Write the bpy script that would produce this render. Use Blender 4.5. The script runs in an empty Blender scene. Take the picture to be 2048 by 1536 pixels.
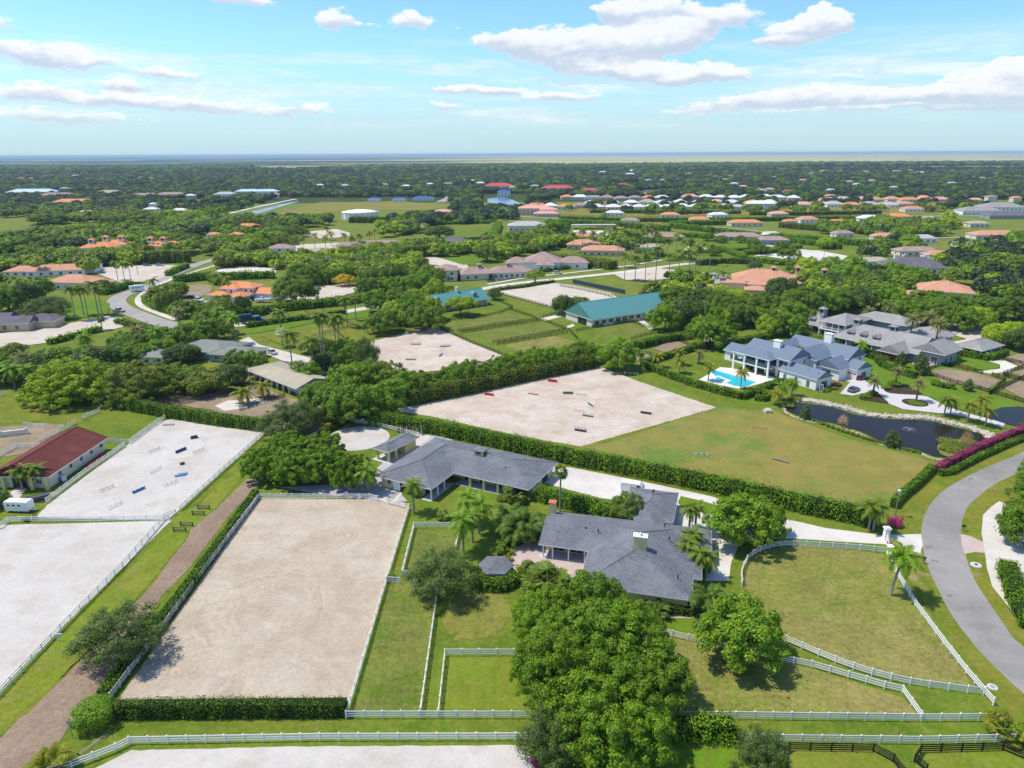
import bpy, bmesh, math, random
import numpy as np
from mathutils import Vector, Matrix
R=math.radians
S=bpy.context.scene; COL=S.collection
random.seed(7)
# ------------------------------------------------------------ camera
F=1390.0; H=72.0; PITCH=math.atan(461/F); ROLL=R(0.28)
cd=bpy.data.cameras.new('camera'); cam=bpy.data.objects.new('camera',cd); COL.objects.link(cam)
cd.sensor_width=36; cd.lens=36*F/2048; cd.clip_start=0.5; cd.clip_end=80000
cam.matrix_world=Matrix.Translation((0,0,H))@Matrix.Rotation(math.pi/2-PITCH,4,'X')@Matrix.Rotation(-ROLL,4,'Z')
S.camera=cam
# ------------------------------------------------------------ light
SUN_DIR=Vector((-0.97,0.16,0)).normalized(); SUN_EL=R(62)
SV=Vector((SUN_DIR.x*math.cos(SUN_EL),SUN_DIR.y*math.cos(SUN_EL),math.sin(SUN_EL)))
sd=bpy.data.lights.new('sun','SUN'); sd.energy=4.8; sd.angle=R(0.5); sd.color=(1,0.94,0.83)
sun=bpy.data.objects.new('sun',sd); COL.objects.link(sun); sun.rotation_euler=SV.to_track_quat('Z','Y').to_euler()
S.view_settings.view_transform='Standard'; S.view_settings.look='None'
S.view_settings.exposure=0.0; S.view_settings.gamma=1; S.view_settings.use_curve_mapping=False
W=bpy.data.worlds.new('World'); S.world=W; W.use_nodes=True
W.cycles.sampling_method='MANUAL'; W.cycles.sample_map_resolution=256
nt=W.node_tree; nt.nodes.clear()
class G:
    """tiny node helper"""
    def __init__(s,t): s.t=t
    def n(s,k,ins=None,**p):
        x=s.t.nodes.new(k)
        for a,b in p.items(): setattr(x,a,b)
        for a,b in (ins or {}).items():
            if hasattr(b,'is_linked'): s.t.links.new(b,x.inputs[a])
            else: x.inputs[a].default_value=b
        return x
    def m(s,op,a,b=0.0,c=None,clamp=False):
        ins={0:a,1:b}
        if c is not None: ins[2]=c
        return s.n('ShaderNodeMath',ins,operation=op,use_clamp=clamp).outputs[0]
    def mix(s,f,a,b,bt='MIX'):
        x=s.n('ShaderNodeMix',data_type='RGBA',blend_type=bt)
        for k,v in ((0,f),(6,a),(7,b)):
            if hasattr(v,'is_linked'): s.t.links.new(v,x.inputs[k])
            else: x.inputs[k].default_value=v if k==0 else (*v[:3],1)
        return x.outputs[2]
    def noise(s,vec,scale,detail=3,rough=.5,out=0):
        return s.n('ShaderNodeTexNoise',{'Vector':vec,'Scale':scale,'Detail':detail,'Roughness':rough}).outputs[out]
    def rng(s,v,a,b,c=0.,d=1.):
        return s.n('ShaderNodeMapRange',{0:v,1:a,2:b,3:c,4:d},clamp=True,interpolation_type='SMOOTHSTEP').outputs[0]
g=G(nt)
sky=g.n('ShaderNodeTexSky',sky_type='NISHITA',sun_disc=False,sun_elevation=SUN_EL,sun_rotation=math.atan2(SUN_DIR.x,SUN_DIR.y),altitude=50,air_density=1.0,dust_density=0.6,ozone_density=1.0)
tc=g.n('ShaderNodeTexCoord').outputs['Generated']
nrm=g.n('ShaderNodeVectorMath',{0:tc},operation='NORMALIZE').outputs[0]
sx=g.n('ShaderNodeSeparateXYZ',{0:nrm})
az=g.m('ARCTAN2',sx.outputs[0],sx.outputs[1]); el=g.m('ARCSINE',sx.outputs[2])
# cloud field: a perspective cloud layer (plane projection) gives real cumulus foreshortening
zc=g.m('MAXIMUM',sx.outputs[2],0.012)
pu=g.m('DIVIDE',sx.outputs[0],g.m('ADD',zc,0.06)); pv=g.m('DIVIDE',sx.outputs[1],g.m('ADD',zc,0.06))
pl=g.n('ShaderNodeCombineXYZ',{0:pu,1:pv}).outputs[0]
ang=g.n('ShaderNodeCombineXYZ',{0:g.m('MULTIPLY',az,1.0),1:g.m('MULTIPLY',el,2.1)}).outputs[0]
warp=g.noise(ang,9,5,.6,1)
wv=g.n('ShaderNodeVectorMath',{0:g.n('ShaderNodeVectorMath',{0:warp,1:(.5,.5,.5)},operation='SUBTRACT').outputs[0],1:(.055,.075,0)},operation='MULTIPLY').outputs[0]
def PA(px,py):
    u=(px-1024)/F; v=-(py-768)/F; c,s_=math.cos(ROLL),math.sin(ROLL); u2=u*c+v*s_; v2=-u*s_+v*c
    y=math.cos(PITCH)+v2*math.sin(PITCH); z=-math.sin(PITCH)+v2*math.cos(PITCH)
    return math.atan2(u2,y), math.atan2(z,math.hypot(u2,y))
# cumulus banks: direction (given where they stand in the sky), half width and height, strength
CL=[(60,92,85,22,1.),(160,120,75,22,.9),(60,180,70,22,.9),(240,172,35,14,.8),(320,145,60,14,.6),(220,198,80,14,.7),(380,206,110,15,.75),(560,222,130,14,.55),(90,228,110,16,.55),(250,240,130,12,.4),
 (480,2,70,14,.8),(665,30,48,22,.85),(745,42,30,10,.4),(825,40,40,20,.8),(905,50,25,10,.35),
 (1010,85,70,30,1.),(1120,90,110,42,1.15),(1270,80,120,38,1.1),(1350,70,70,26,.9),(1200,135,110,26,.9),(1350,145,120,25,1.05),(1420,155,80,16,.8),
 (1290,18,90,28,.9),(1440,35,80,30,.8),(1240,20,50,20,.6),(1600,65,75,32,1.0),(1660,40,40,30,.8),(1560,90,50,12,.7),(1640,30,40,20,.5),
 (930,180,105,12,.8),(1010,180,60,10,.6),(1120,192,80,12,.8),(890,215,50,12,.6),(1990,160,110,40,1.0),(2080,190,150,34,1.1),(2060,140,60,28,.8),
 (1830,185,150,14,.7),(1600,190,130,16,.85),(1750,200,220,16,.8),(1480,210,160,13,.6),(1350,225,120,8,.4),(1700,222,250,8,.4),(1700,155,30,6,.3),(1590,132,22,6,.3),(1820,218,160,6,.4),
 (-150,110,120,30,.9),(-260,200,160,20,.8),(2300,120,140,40,.9),(2260,220,200,14,.6),(-120,20,90,25,.7),(2300,-60,160,50,.8),(1000,-120,180,50,.9),(500,-150,140,40,.8),(1700,-160,170,50,.9),(1300,-260,200,60,1.),(700,-330,220,60,.8),(0,-200,160,50,.8)]
cw=g.n('ShaderNodeVectorMath',{0:ang,1:wv},operation='ADD').outputs[0]
tv=None
for (px,py,rx,ry,st) in CL:
    if not (-150<px<2250 and py>-60): continue
    st=st if st>.85 else min(.95,st*1.32); a,e=PA(px,py); ax=F/(rx*.74); ay=F/(ry*2.1*.72)
    d=g.n('ShaderNodeVectorMath',{0:cw,1:(ax,ay,0),2:(-a*ax,-e*2.1*ay,1)},operation='MULTIPLY_ADD').outputs[0]
    r2=g.n('ShaderNodeVectorMath',{0:d,1:d},operation='DOT_PRODUCT').outputs['Value']
    w_=g.m('MULTIPLY_ADD',r2,-st*.42,st*1.42,True)
    sc_=g.n('ShaderNodeVectorMath',{0:d},operation='SCALE'); g.t.links.new(w_,sc_.inputs[3])
    tv=sc_.outputs[0] if tv is None else g.n('ShaderNodeVectorMath',{0:tv,1:sc_.outputs[0]},operation='ADD').outputs[0]
tvs=g.n('ShaderNodeSeparateXYZ',{0:tv}); tot=tvs.outputs[2]; topw=tvs.outputs[1]
fine=g.noise(ang,34,8,.62)
fine2=g.noise(ang,75,6,.6)
dens=g.m('ADD',g.m('MULTIPLY',tot,1.0),g.m('ADD',g.m('MULTIPLY',g.m('SUBTRACT',fine,.5),1.45),g.m('MULTIPLY',g.m('SUBTRACT',fine2,.5),.9)))
# generic fair-weather cumulus elsewhere in the sky (behind and above the camera)
gen=g.rng(g.noise(pl,1.1,7,.6),.56,.70)
away=g.m('MAXIMUM',g.rng(g.m('ABSOLUTE',az),.85,1.1),g.rng(el,.32,.45))
cov=g.m('MAXIMUM',g.rng(dens,.38,.74),g.m('MULTIPLY',gen,away))
cov=g.m('MULTIPLY',cov,g.rng(el,.0,.07,.15,1))
# thin stratus streaks low over the horizon, all the way round
stv=g.n('ShaderNodeCombineXYZ',{0:g.m('MULTIPLY',az,3.2),1:g.m('MULTIPLY',el,34.0)}).outputs[0]
stk=g.m('MULTIPLY',g.rng(g.noise(stv,1.0,7,.62),.44,.64),g.m('MULTIPLY',g.rng(el,.02,.05),g.rng(el,.16,.09)))
cov=g.m('MAXIMUM',cov,g.m('MULTIPLY',stk,.62))
relh=g.m('DIVIDE',topw,g.m('MAXIMUM',tot,.05))
shade=g.rng(g.m('ADD',relh,g.m('MULTIPLY',g.m('SUBTRACT',fine,.5),1.8)),-.55,.35)
lit=g.m('ADD',g.m('MULTIPLY',shade,.75),g.m('MULTIPLY',g.rng(dens,.9,.45),.25))
ccol=g.mix(lit,(6.1,7.0,8.4),(11,10.9,10.7))
# horizon veil: same all round
tint=g.mix(1.0,sky.outputs[0],g.mix(g.rng(el,.05,.45),(1.20,1.74,2.02),(1.12,1.50,2.05)),'MULTIPLY')
veil=g.mix(g.rng(el,.0,.15,.80,.0),tint,(5.6,7.5,8.8))
fin=g.mix(g.m('MULTIPLY',cov,.93),veil,ccol)
bg=g.n('ShaderNodeBackground',{'Color':fin,'Strength':0.10})
g.n('ShaderNodeOutputWorld',{0:bg.outputs[0]})
# ------------------------------------------------------------ pixel of the photo -> point on the ground (layout only)
def P(px,py,z=0.):
    u=(px-1024)/F; v=-(py-768)/F; c,s=math.cos(ROLL),math.sin(ROLL); u2=u*c+v*s; v2=-u*s+v*c
    y=math.cos(PITCH)+v2*math.sin(PITCH); zz=-math.sin(PITCH)+v2*math.cos(PITCH)
    k=(z-H)/zz; return Vector((u2*k,y*k,z))
def D2(a,b): return math.hypot(a[0]-b[0],a[1]-b[1])
# ------------------------------------------------------------ object helpers
def tag(o,label=None,cat=None,group=None,kind=None):
    if label: o['label']=label
    if cat: o['category']=cat
    if group: o['group']=group
    if kind: o['kind']=kind
    return o
def empty(name,loc,rz=0,label=None,cat=None,group=None):
    o=bpy.data.objects.new(name,None); COL.objects.link(o); o.location=loc; o.rotation_euler=(0,0,rz)
    o.empty_display_size=.1
    return tag(o,label,cat,group)
def ob(name,me,parent=None,loc=(0,0,0),rot=(0,0,0),sc=(1,1,1)):
    o=bpy.data.objects.new(name,me); COL.objects.link(o)
    if parent: o.parent=parent
    o.location=loc; o.rotation_euler=rot; o.scale=sc
    return o
class MB:
    def __init__(s): s.v=[];s.f=[];s.m=[]
    def add(s,vs,fs,mi=0):
        b=len(s.v); s.v+= [tuple(v) for v in vs]; s.f+=[tuple(b+i for i in f) for f in fs]; s.m+=[mi]*len(fs); return s
    def box(s,x0,x1,y0,y1,z0,z1,mi=0,M=None):
        vs=[(x,y,z) for z in (z0,z1) for y in (y0,y1) for x in (x0,x1)]
        if M is not None: vs=[M@Vector(v) for v in vs]
        return s.add(vs,[(0,2,3,1),(4,5,7,6),(0,1,5,4),(2,6,7,3),(0,4,6,2),(1,3,7,5)],mi)
    def beam(s,a,b,w,h,mi=0):
        a=Vector(a);b=Vector(b);d=(b-a);L=d.length
        if L<1e-6: return s
        q=d.to_track_quat('X','Z').to_matrix().to_4x4(); M=Matrix.Translation(a)@q
        return s.box(0,L,-w/2,w/2,-h/2,h/2,mi,M)
    def tube(s,pts,rs,n=8,mi=0,cap=True):
        rings=[]
        for i,p in enumerate(pts):
            p=Vector(p); d=(Vector(pts[min(i+1,len(pts)-1)])-Vector(pts[max(i-1,0)])).normalized()
            q=d.to_track_quat('Z','Y')
            rings.append([p+q@Vector((math.cos(2*math.pi*k/n)*rs[i],math.sin(2*math.pi*k/n)*rs[i],0)) for k in range(n)])
        vs=[v for r in rings for v in r]; fs=[]
        for i in range(len(pts)-1):
            for k in range(n): fs.append((i*n+k,i*n+(k+1)%n,(i+1)*n+(k+1)%n,(i+1)*n+k))
        if cap: fs.append(tuple(range((len(pts)-1)*n,len(pts)*n))); fs.append(tuple(reversed(range(n))))
        return s.add(vs,fs,mi)
    def mesh(s,name,mats,smooth=False):
        me=bpy.data.meshes.new(name); me.from_pydata(s.v,[],s.f)
        for m in (mats if isinstance(mats,(list,tuple)) else [mats]): me.materials.append(m)
        if any(s.m): me.polygons.foreach_set('material_index',s.m)
        if smooth: me.polygons.foreach_set('use_smooth',[True]*len(s.f))
        me.update(); return me
def npmesh(name,co,quads,mat,tint=None):
    """co (N,3), quads (M,4) -> mesh with float face attribute 'tint'"""
    me=bpy.data.meshes.new(name); n=len(co); m=len(quads)
    me.vertices.add(n); me.vertices.foreach_set('co',np.ascontiguousarray(co,dtype=np.float32).ravel())
    me.loops.add(m*4); me.loops.foreach_set('vertex_index',np.ascontiguousarray(quads,dtype=np.int32).ravel())
    me.polygons.add(m); me.polygons.foreach_set('loop_start',np.arange(0,m*4,4,dtype=np.int32))
    me.update(calc_edges=True)
    if tint is not None:
        a=me.attributes.new('tint','FLOAT','FACE'); a.data.foreach_set('value',np.ascontiguousarray(tint,dtype=np.float32))
    me.materials.append(mat); return me
# ------------------------------------------------------------ materials
def newmat(name):
    m=bpy.data.materials.new(name); m.use_nodes=True; t=m.node_tree; t.nodes.clear(); g=G(t)
    out=g.n('ShaderNodeOutputMaterial'); return m,g,out
def bsdf(g,out,col,rough=.8,spec=.3,bump=None,bd=.05,metal=0.,**kw):
    ins={'Base Color':col if hasattr(col,'is_linked') else (*col[:3],1),'Roughness':rough,'Specular IOR Level':spec,'Metallic':metal}
    if bump is not None: ins['Normal']=g.n('ShaderNodeBump',{'Height':bump,'Distance':bd,'Strength':.6}).outputs[0]
    ins.update(kw)
    b=g.n('ShaderNodeBsdfPrincipled',ins); g.t.links.new(b.outputs[0],out.inputs[0]); return b
def plain(name,col,rough=.6,spec=.4,var=.12,scale=3.,metal=0.):
    m,g,out=newmat(name); v=g.n('ShaderNodeTexCoord').outputs['Object']
    n=g.noise(v,scale,4,.6)
    c=g.mix(n,tuple(x*(1-var) for x in col),tuple(min(1,x*(1+var)) for x in col))
    bsdf(g,out,c,rough,spec,metal=metal); return m
def turf(name,cols,s1=.035,s2=.35,fine=.35,bump=.0,lo=.38,hi=.62,amt2=.5,dirt=None,stripe=0.,sang=0.):
    """grass seen from a height: broad patches, metre mottling and fine grain, all in world metres"""
    cols=[(c[0]*.80,c[1]*.76,c[2]*.60) for c in cols]
    m,g,out=newmat(name); p=g.n('ShaderNodeNewGeometry').outputs['Position']
    a=g.rng(g.noise(p,s1,5,.65),lo,hi); b=g.rng(g.noise(p,s2,5,.7),.38,.64)
    c=g.mix(a,cols[0],cols[1]); c=g.mix(g.m('MULTIPLY',b,amt2),c,cols[2])
    f=g.noise(p,1.3,5,.75); f2=g.noise(p,4.5,3,.7); f3=g.noise(p,.16,4,.7)
    k=g.m('ADD',1-fine*1.25,g.m('ADD',g.m('MULTIPLY',g.rng(f,.3,.7),fine*1.0),g.m('ADD',g.m('MULTIPLY',g.rng(f2,.3,.7),fine*.8),g.m('MULTIPLY',g.rng(f3,.3,.7),fine*.6))))
    if stripe:
        q=g.n('ShaderNodeVectorRotate',{'Vector':p,'Angle':sang},rotation_type='Z_AXIS').outputs[0]; q=g.n('ShaderNodeVectorMath',{0:q,1:(.012,.9,0)},operation='MULTIPLY').outputs[0]
        k=g.m('ADD',k,g.m('MULTIPLY',g.m('SUBTRACT',g.noise(q,1.,4,.7),.5),stripe))
    hs=g.n('ShaderNodeVectorMath',{0:(0,0,0)},operation='SCALE'); g.t.links.new(c,hs.inputs[0]); g.t.links.new(k,hs.inputs[3])
    c=hs.outputs[0]
    if dirt:
        dm=g.rng(g.noise(p,.09,6,.7),.58,.70); c=g.mix(g.m('MULTIPLY',dm,.75),c,dirt)
    bsdf(g,out,c,.95,.1,bump=f,bd=.06); return m
# ------------------------------------------------------------ material table
def leafmat(name,dark,light,trans=.40,hv=.14):
    light=(min(.9,light[0]*2.75),min(.9,light[1]*1.95),light[2]*.9); dark=tuple(.6*d*1.6+.4*l*.55 for d,l in zip(dark,light))
    m,g,out=newmat(name)
    t=g.n('ShaderNodeAttribute',attribute_name='tint',attribute_type='GEOMETRY').outputs['Fac']
    c=g.mix(t,dark,light)
    r=g.n('ShaderNodeObjectInfo').outputs['Random']
    k=g.m('ADD',1-hv,g.m('MULTIPLY',r,2*hv))
    sc=g.n('ShaderNodeVectorMath',{0:(0,0,0)},operation='SCALE'); g.t.links.new(c,sc.inputs[0]); g.t.links.new(k,sc.inputs[3]); c=sc.outputs[0]
    d=g.n('ShaderNodeBsdfPrincipled',{'Base Color':c,'Roughness':.55,'Specular IOR Level':.35})
    tr=g.n('ShaderNodeBsdfTranslucent',{'Color':g.mix(.35,c,(.16,.24,.01))})
    mx=g.n('ShaderNodeMixShader',{0:trans,1:d.outputs[0],2:tr.outputs[0]}); g.t.links.new(mx.outputs[0],out.inputs[0]); return m
LM=dict(
 lush=leafmat('leaf_lush',(.030,.095,.006),(.105,.235,.010)),
 oak=leafmat('leaf_oak',(.032,.082,.009),(.092,.190,.018)),
 dark=leafmat('leaf_dark',(.016,.050,.012),(.052,.115,.022)),
 blue=leafmat('leaf_bluegreen',(.022,.060,.022),(.070,.135,.045)),
 bright=leafmat('leaf_bright',(.085,.175,.006),(.175,.310,.010)),
 olive=leafmat('leaf_olive',(.050,.095,.012),(.108,.178,.026)),
 yellow=leafmat('leaf_yellow',(.130,.150,.008),(.34,.31,.015)),
 hedge=leafmat('leaf_hedge',(.040,.115,.005),(.100,.235,.008)),
 hedged=leafmat('leaf_hedge_dark',(.022,.065,.006),(.070,.150,.012)),
 palm=leafmat('leaf_palm',(.030,.085,.010),(.095,.175,.020)),
 palmy=leafmat('leaf_palm_yellow',(.06,.105,.008),(.135,.185,.012)),
 arec=leafmat('leaf_areca',(.028,.075,.008),(.055,.125,.014)),
 date=leafmat('leaf_date_palm',(.055,.090,.045),(.150,.190,.110)),
 silver=leafmat('leaf_silver_palm',(.20,.27,.24),(.42,.50,.47)),
 magenta=leafmat('leaf_bougainvillea',(.16,.012,.12),(.42,.035,.34)),
 red=leafmat('leaf_red_flower',(.30,.02,.02),(.62,.06,.05)),
 fardark=leafmat('leaf_far_dark',(.010,.030,.012),(.022,.050,.020),.2),  # darker leaf copy for far trees, distance tone put into the colour
 twig=leafmat('leaf_twig',(.16,.13,.10),(.30,.25,.20),.1),
)
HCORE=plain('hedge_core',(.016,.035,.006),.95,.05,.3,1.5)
BARK=plain('bark',(.17,.13,.10),.9,.1,.25,2)
PBARK=plain('palm_bark',(.30,.27,.24),.85,.1,.2,3)
DBARK=plain('date_palm_bark',(.13,.095,.07),.9,.1,.3,5)
SHAFT=plain('palm_crownshaft',(.12,.20,.05),.5,.3,.15,3)
WHITE=plain('white_vinyl',(.86,.84,.80),.4,.4,.03)
BLACKW=plain('dark_board',(.022,.018,.015),.7,.2,.2)
BROWNW=plain('weathered_board',(.13,.10,.08),.85,.1,.25)
def shingle(name,a,b,sc=5.5):
    m,g,out=newmat(name); v=g.n('ShaderNodeTexCoord').outputs['Object']
    n=g.noise(v,sc,2,.8); n2=g.rng(g.noise(v,.22,6,.7),.4,.65)
    c=g.mix(g.rng(n,.36,.64),a,b); c=g.mix(g.m('MULTIPLY',n2,.35),c,tuple(x*1.25 for x in b))
    bsdf(g,out,c,.9,.15,bump=n,bd=.03); return m
SH=shingle('asphalt_shingle',(.070,.074,.082),(.205,.212,.225))
SHT=shingle('tan_shingle',(.30,.265,.18),(.42,.375,.27))
SHB=shingle('taupe_shingle',(.24,.16,.14),(.40,.28,.24),3)
SHG=shingle('pale_grey_roof',(.23,.22,.205),(.31,.295,.275),2)
SHS=shingle('sage_grey_roof',(.17,.18,.155),(.24,.25,.215),2)
SHK=shingle('dark_slate_roof',(.09,.08,.10),(.17,.15,.17),3)
def ribbed(name,col,rib=1.5,axis='x',amt=.25,rough=.4):
    m,g,out=newmat(name); v=g.n('ShaderNodeTexCoord').outputs['Object']; x=g.n('ShaderNodeSeparateXYZ',{0:v}).outputs[0 if axis=='x' else 1]
    s=g.m('ABSOLUTE',g.m('SINE',g.m('MULTIPLY',x,math.pi*rib))); l=g.rng(s,.0,.22)
    n=g.noise(v,.5,4,.6); c=g.mix(n,tuple(c*.88 for c in col),tuple(min(1,c*1.12) for c in col))
    c=g.mix(g.m('MULTIPLY',g.m('SUBTRACT',1,l),amt),c,tuple(k*.45 for k in col))
    bsdf(g,out,c,rough,.4,bump=l,bd=.03); return m
TEAL=ribbed('teal_metal_roof',(.10,.27,.245),1.6)
NAVY=ribbed('slate_blue_metal_roof',(.15,.19,.235),1.6)
def tilemat(name,a,b,c2,rib=2.2):
    m,g,out=newmat(name); v=g.n('ShaderNodeTexCoord').outputs['Object']; sp=g.n('ShaderNodeSeparateXYZ',{0:v})
    w=g.m('MULTIPLY',g.m('ABSOLUTE',g.m('SINE',g.m('MULTIPLY',sp.outputs[0],math.pi*rib))),g.m('ABSOLUTE',g.m('SINE',g.m('MULTIPLY',sp.outputs[1],math.pi*rib))))
    n=g.noise(v,3.5,3,.8); c=g.mix(g.rng(n,.3,.7),a,b); c=g.mix(g.rng(g.noise(v,.25,5,.7),.45,.7),c,c2)
    c=g.mix(g.m('MULTIPLY',g.rng(w,.35,.0),.35),c,tuple(k*.45 for k in a))
    bsdf(g,out,c,.85,.15,bump=w,bd=.05); return m
ORANGE=tilemat('orange_clay_tile',(.62,.20,.07),(.78,.34,.15),(.60,.28,.14))
PEACH=tilemat('peach_clay_tile',(.52,.24,.14),(.66,.35,.22),(.45,.25,.17))
PINK=tilemat('pink_tile',(.66,.30,.22),(.76,.42,.34),(.62,.32,.26))
REDT=tilemat('crimson_tile',(.48,.07,.07),(.60,.13,.12),(.42,.07,.08))
WROOF=plain('white_flat_tile',(.66,.64,.62),.7,.2,.06,1)
GROOF=plain('grey_tile',(.40,.40,.38),.8,.2,.1,1)
BLUER=plain('blue_metal',(.03,.10,.30),.5,.4,.1,1)
SKYR=plain('pale_blue_roof',(.42,.56,.66),.6,.3,.08,1)
STUC=dict(yellow=plain('yellow_stucco',(.74,.64,.28),.9,.1,.06),cream=plain('cream_stucco',(.70,.64,.52),.9,.1,.06),white=plain('white_stucco',(.84,.81,.76),.9,.1,.04),
 tan=plain('tan_stucco',(.56,.45,.30),.9,.1,.08),grey=plain('grey_siding',(.30,.33,.36),.8,.1,.06),pink=plain('pink_stucco',(.72,.50,.40),.9,.1,.06),blue=plain('blue_siding',(.40,.55,.66),.8,.1,.06),brick=plain('red_brick_wall',(.26,.07,.05),.9,.1,.3,6),peach=plain('peach_stucco',(.72,.50,.30),.9,.1,.06))
TRIM=plain('white_trim',(.84,.81,.77),.5,.3,.03)
DOORD=plain('dark_door',(.035,.03,.03),.5,.3,.2)
DTEAL=plain('teal_door',(.02,.20,.16),.5,.3,.2)
BLUEP=plain('blue_shutter',(.03,.12,.27),.6,.3,.2)
BRICKT=plain('brick_cap',(.50,.17,.09),.9,.1,.3,5)
IRON=plain('dark_metal',(.03,.03,.035),.45,.5,.1)
STEEL=plain('galvanised_steel',(.45,.46,.47),.4,.5,.1,metal=.4)
WOODP=plain('pole_wood',(.26,.21,.17),.9,.1,.2)
CONC=plain('concrete',(.50,.49,.46),.9,.1,.1,2)
def glassmat(name,col):
    m,g,out=newmat(name); bsdf(g,out,col,.08,.8); return m
GLASS=glassmat('window_glass',(.02,.028,.035)); GLASSG=glassmat('green_glass',(.02,.075,.06)); GLASSC=glassmat('car_glass',(.012,.014,.018))
TYRE=plain('tyre',(.02,.02,.02),.9,.1,.1)
def paint(name,c):
    m,g,out=newmat(name); bsdf(g,out,c,.25,.5,**{'Coat Weight':.6,'Coat Roughness':.08}); return m
CARP=dict(black=paint('black_paint',(.012,.012,.014)),grey=paint('dark_grey_paint',(.045,.045,.05)),white=paint('white_paint',(.78,.78,.78)),red=paint('red_paint',(.42,.012,.03)),navy=paint('navy_paint',(.012,.03,.09)),silver=paint('silver_paint',(.40,.42,.44)),blue=paint('blue_paint',(.05,.12,.28)))
COLP={k:plain('painted_'+k,c,.55,.35,.05) for k,c in dict(red=(.62,.02,.04),green=(.07,.22,.13),blue=(.05,.20,.45),white=(.80,.80,.80),dark=(.06,.06,.07),grey=(.25,.25,.27),orange=(.75,.20,.04),brown=(.20,.11,.06),navy=(.04,.06,.17),yellow=(.75,.55,.05),pink=(.75,.35,.35)).items()}
# ground covers
T_LAWN=turf('lawn_grass',((.115,.205,.018),(.165,.235,.025),(.23,.25,.055)),.05,.4,.36,stripe=.35,sang=-R(62))
T_STRIP=turf('mown_strip_grass',((.16,.26,.016),(.22,.27,.03),(.27,.27,.07)),.06,.3,.34,stripe=.7,sang=-R(59),dirt=(.25,.20,.08))
T_LUSH=turf('lush_grass',((.105,.235,.014),(.145,.265,.018),(.18,.235,.03)),.06,.4,.30)
T_VERGE=turf('verge_grass',((.12,.215,.014),(.20,.23,.03),(.30,.25,.07)),.07,.3,.35,dirt=(.34,.24,.12))
T_OLIVE=turf('dry_paddock_grass',((.27,.26,.09),(.19,.24,.045),(.34,.29,.12)),.045,.5,.5)
T_MIDG=turf('paddock_grass',((.125,.205,.026),(.19,.225,.050),(.25,.24,.09)),.09,.6,.46,stripe=.3,sang=R(-85))
T_YG=turf('yellow_green_paddock_grass',((.20,.26,.030),(.17,.25,.022),(.26,.27,.06)),.08,.5,.32)
T_GOLF=turf('field_grass',((.15,.25,.05),(.26,.26,.07),(.36,.26,.10)),.03,.09,.26,lo=.45,hi=.55,amt2=.6)
T_BASE=turf('mixed_grass',((.13,.22,.02),(.19,.25,.035),(.27,.25,.08)),.03,.2,.35)
T_DIRT=turf('brown_dirt',((.31,.235,.20),(.37,.285,.245),(.25,.185,.155)),.1,1.2,.26)
T_DIRT2=turf('grey_dirt',((.40,.31,.28),(.33,.26,.24),(.27,.24,.10)),.12,.8,.35)
T_YFIELD=turf('yellow_field_grass',((.30,.27,.06),(.24,.25,.05),(.20,.19,.08)),.02,.1,.2)
T_MULCH=turf('mulch',((.07,.04,.03),(.10,.06,.045),(.05,.06,.02)),.3,2,.4)
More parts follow.
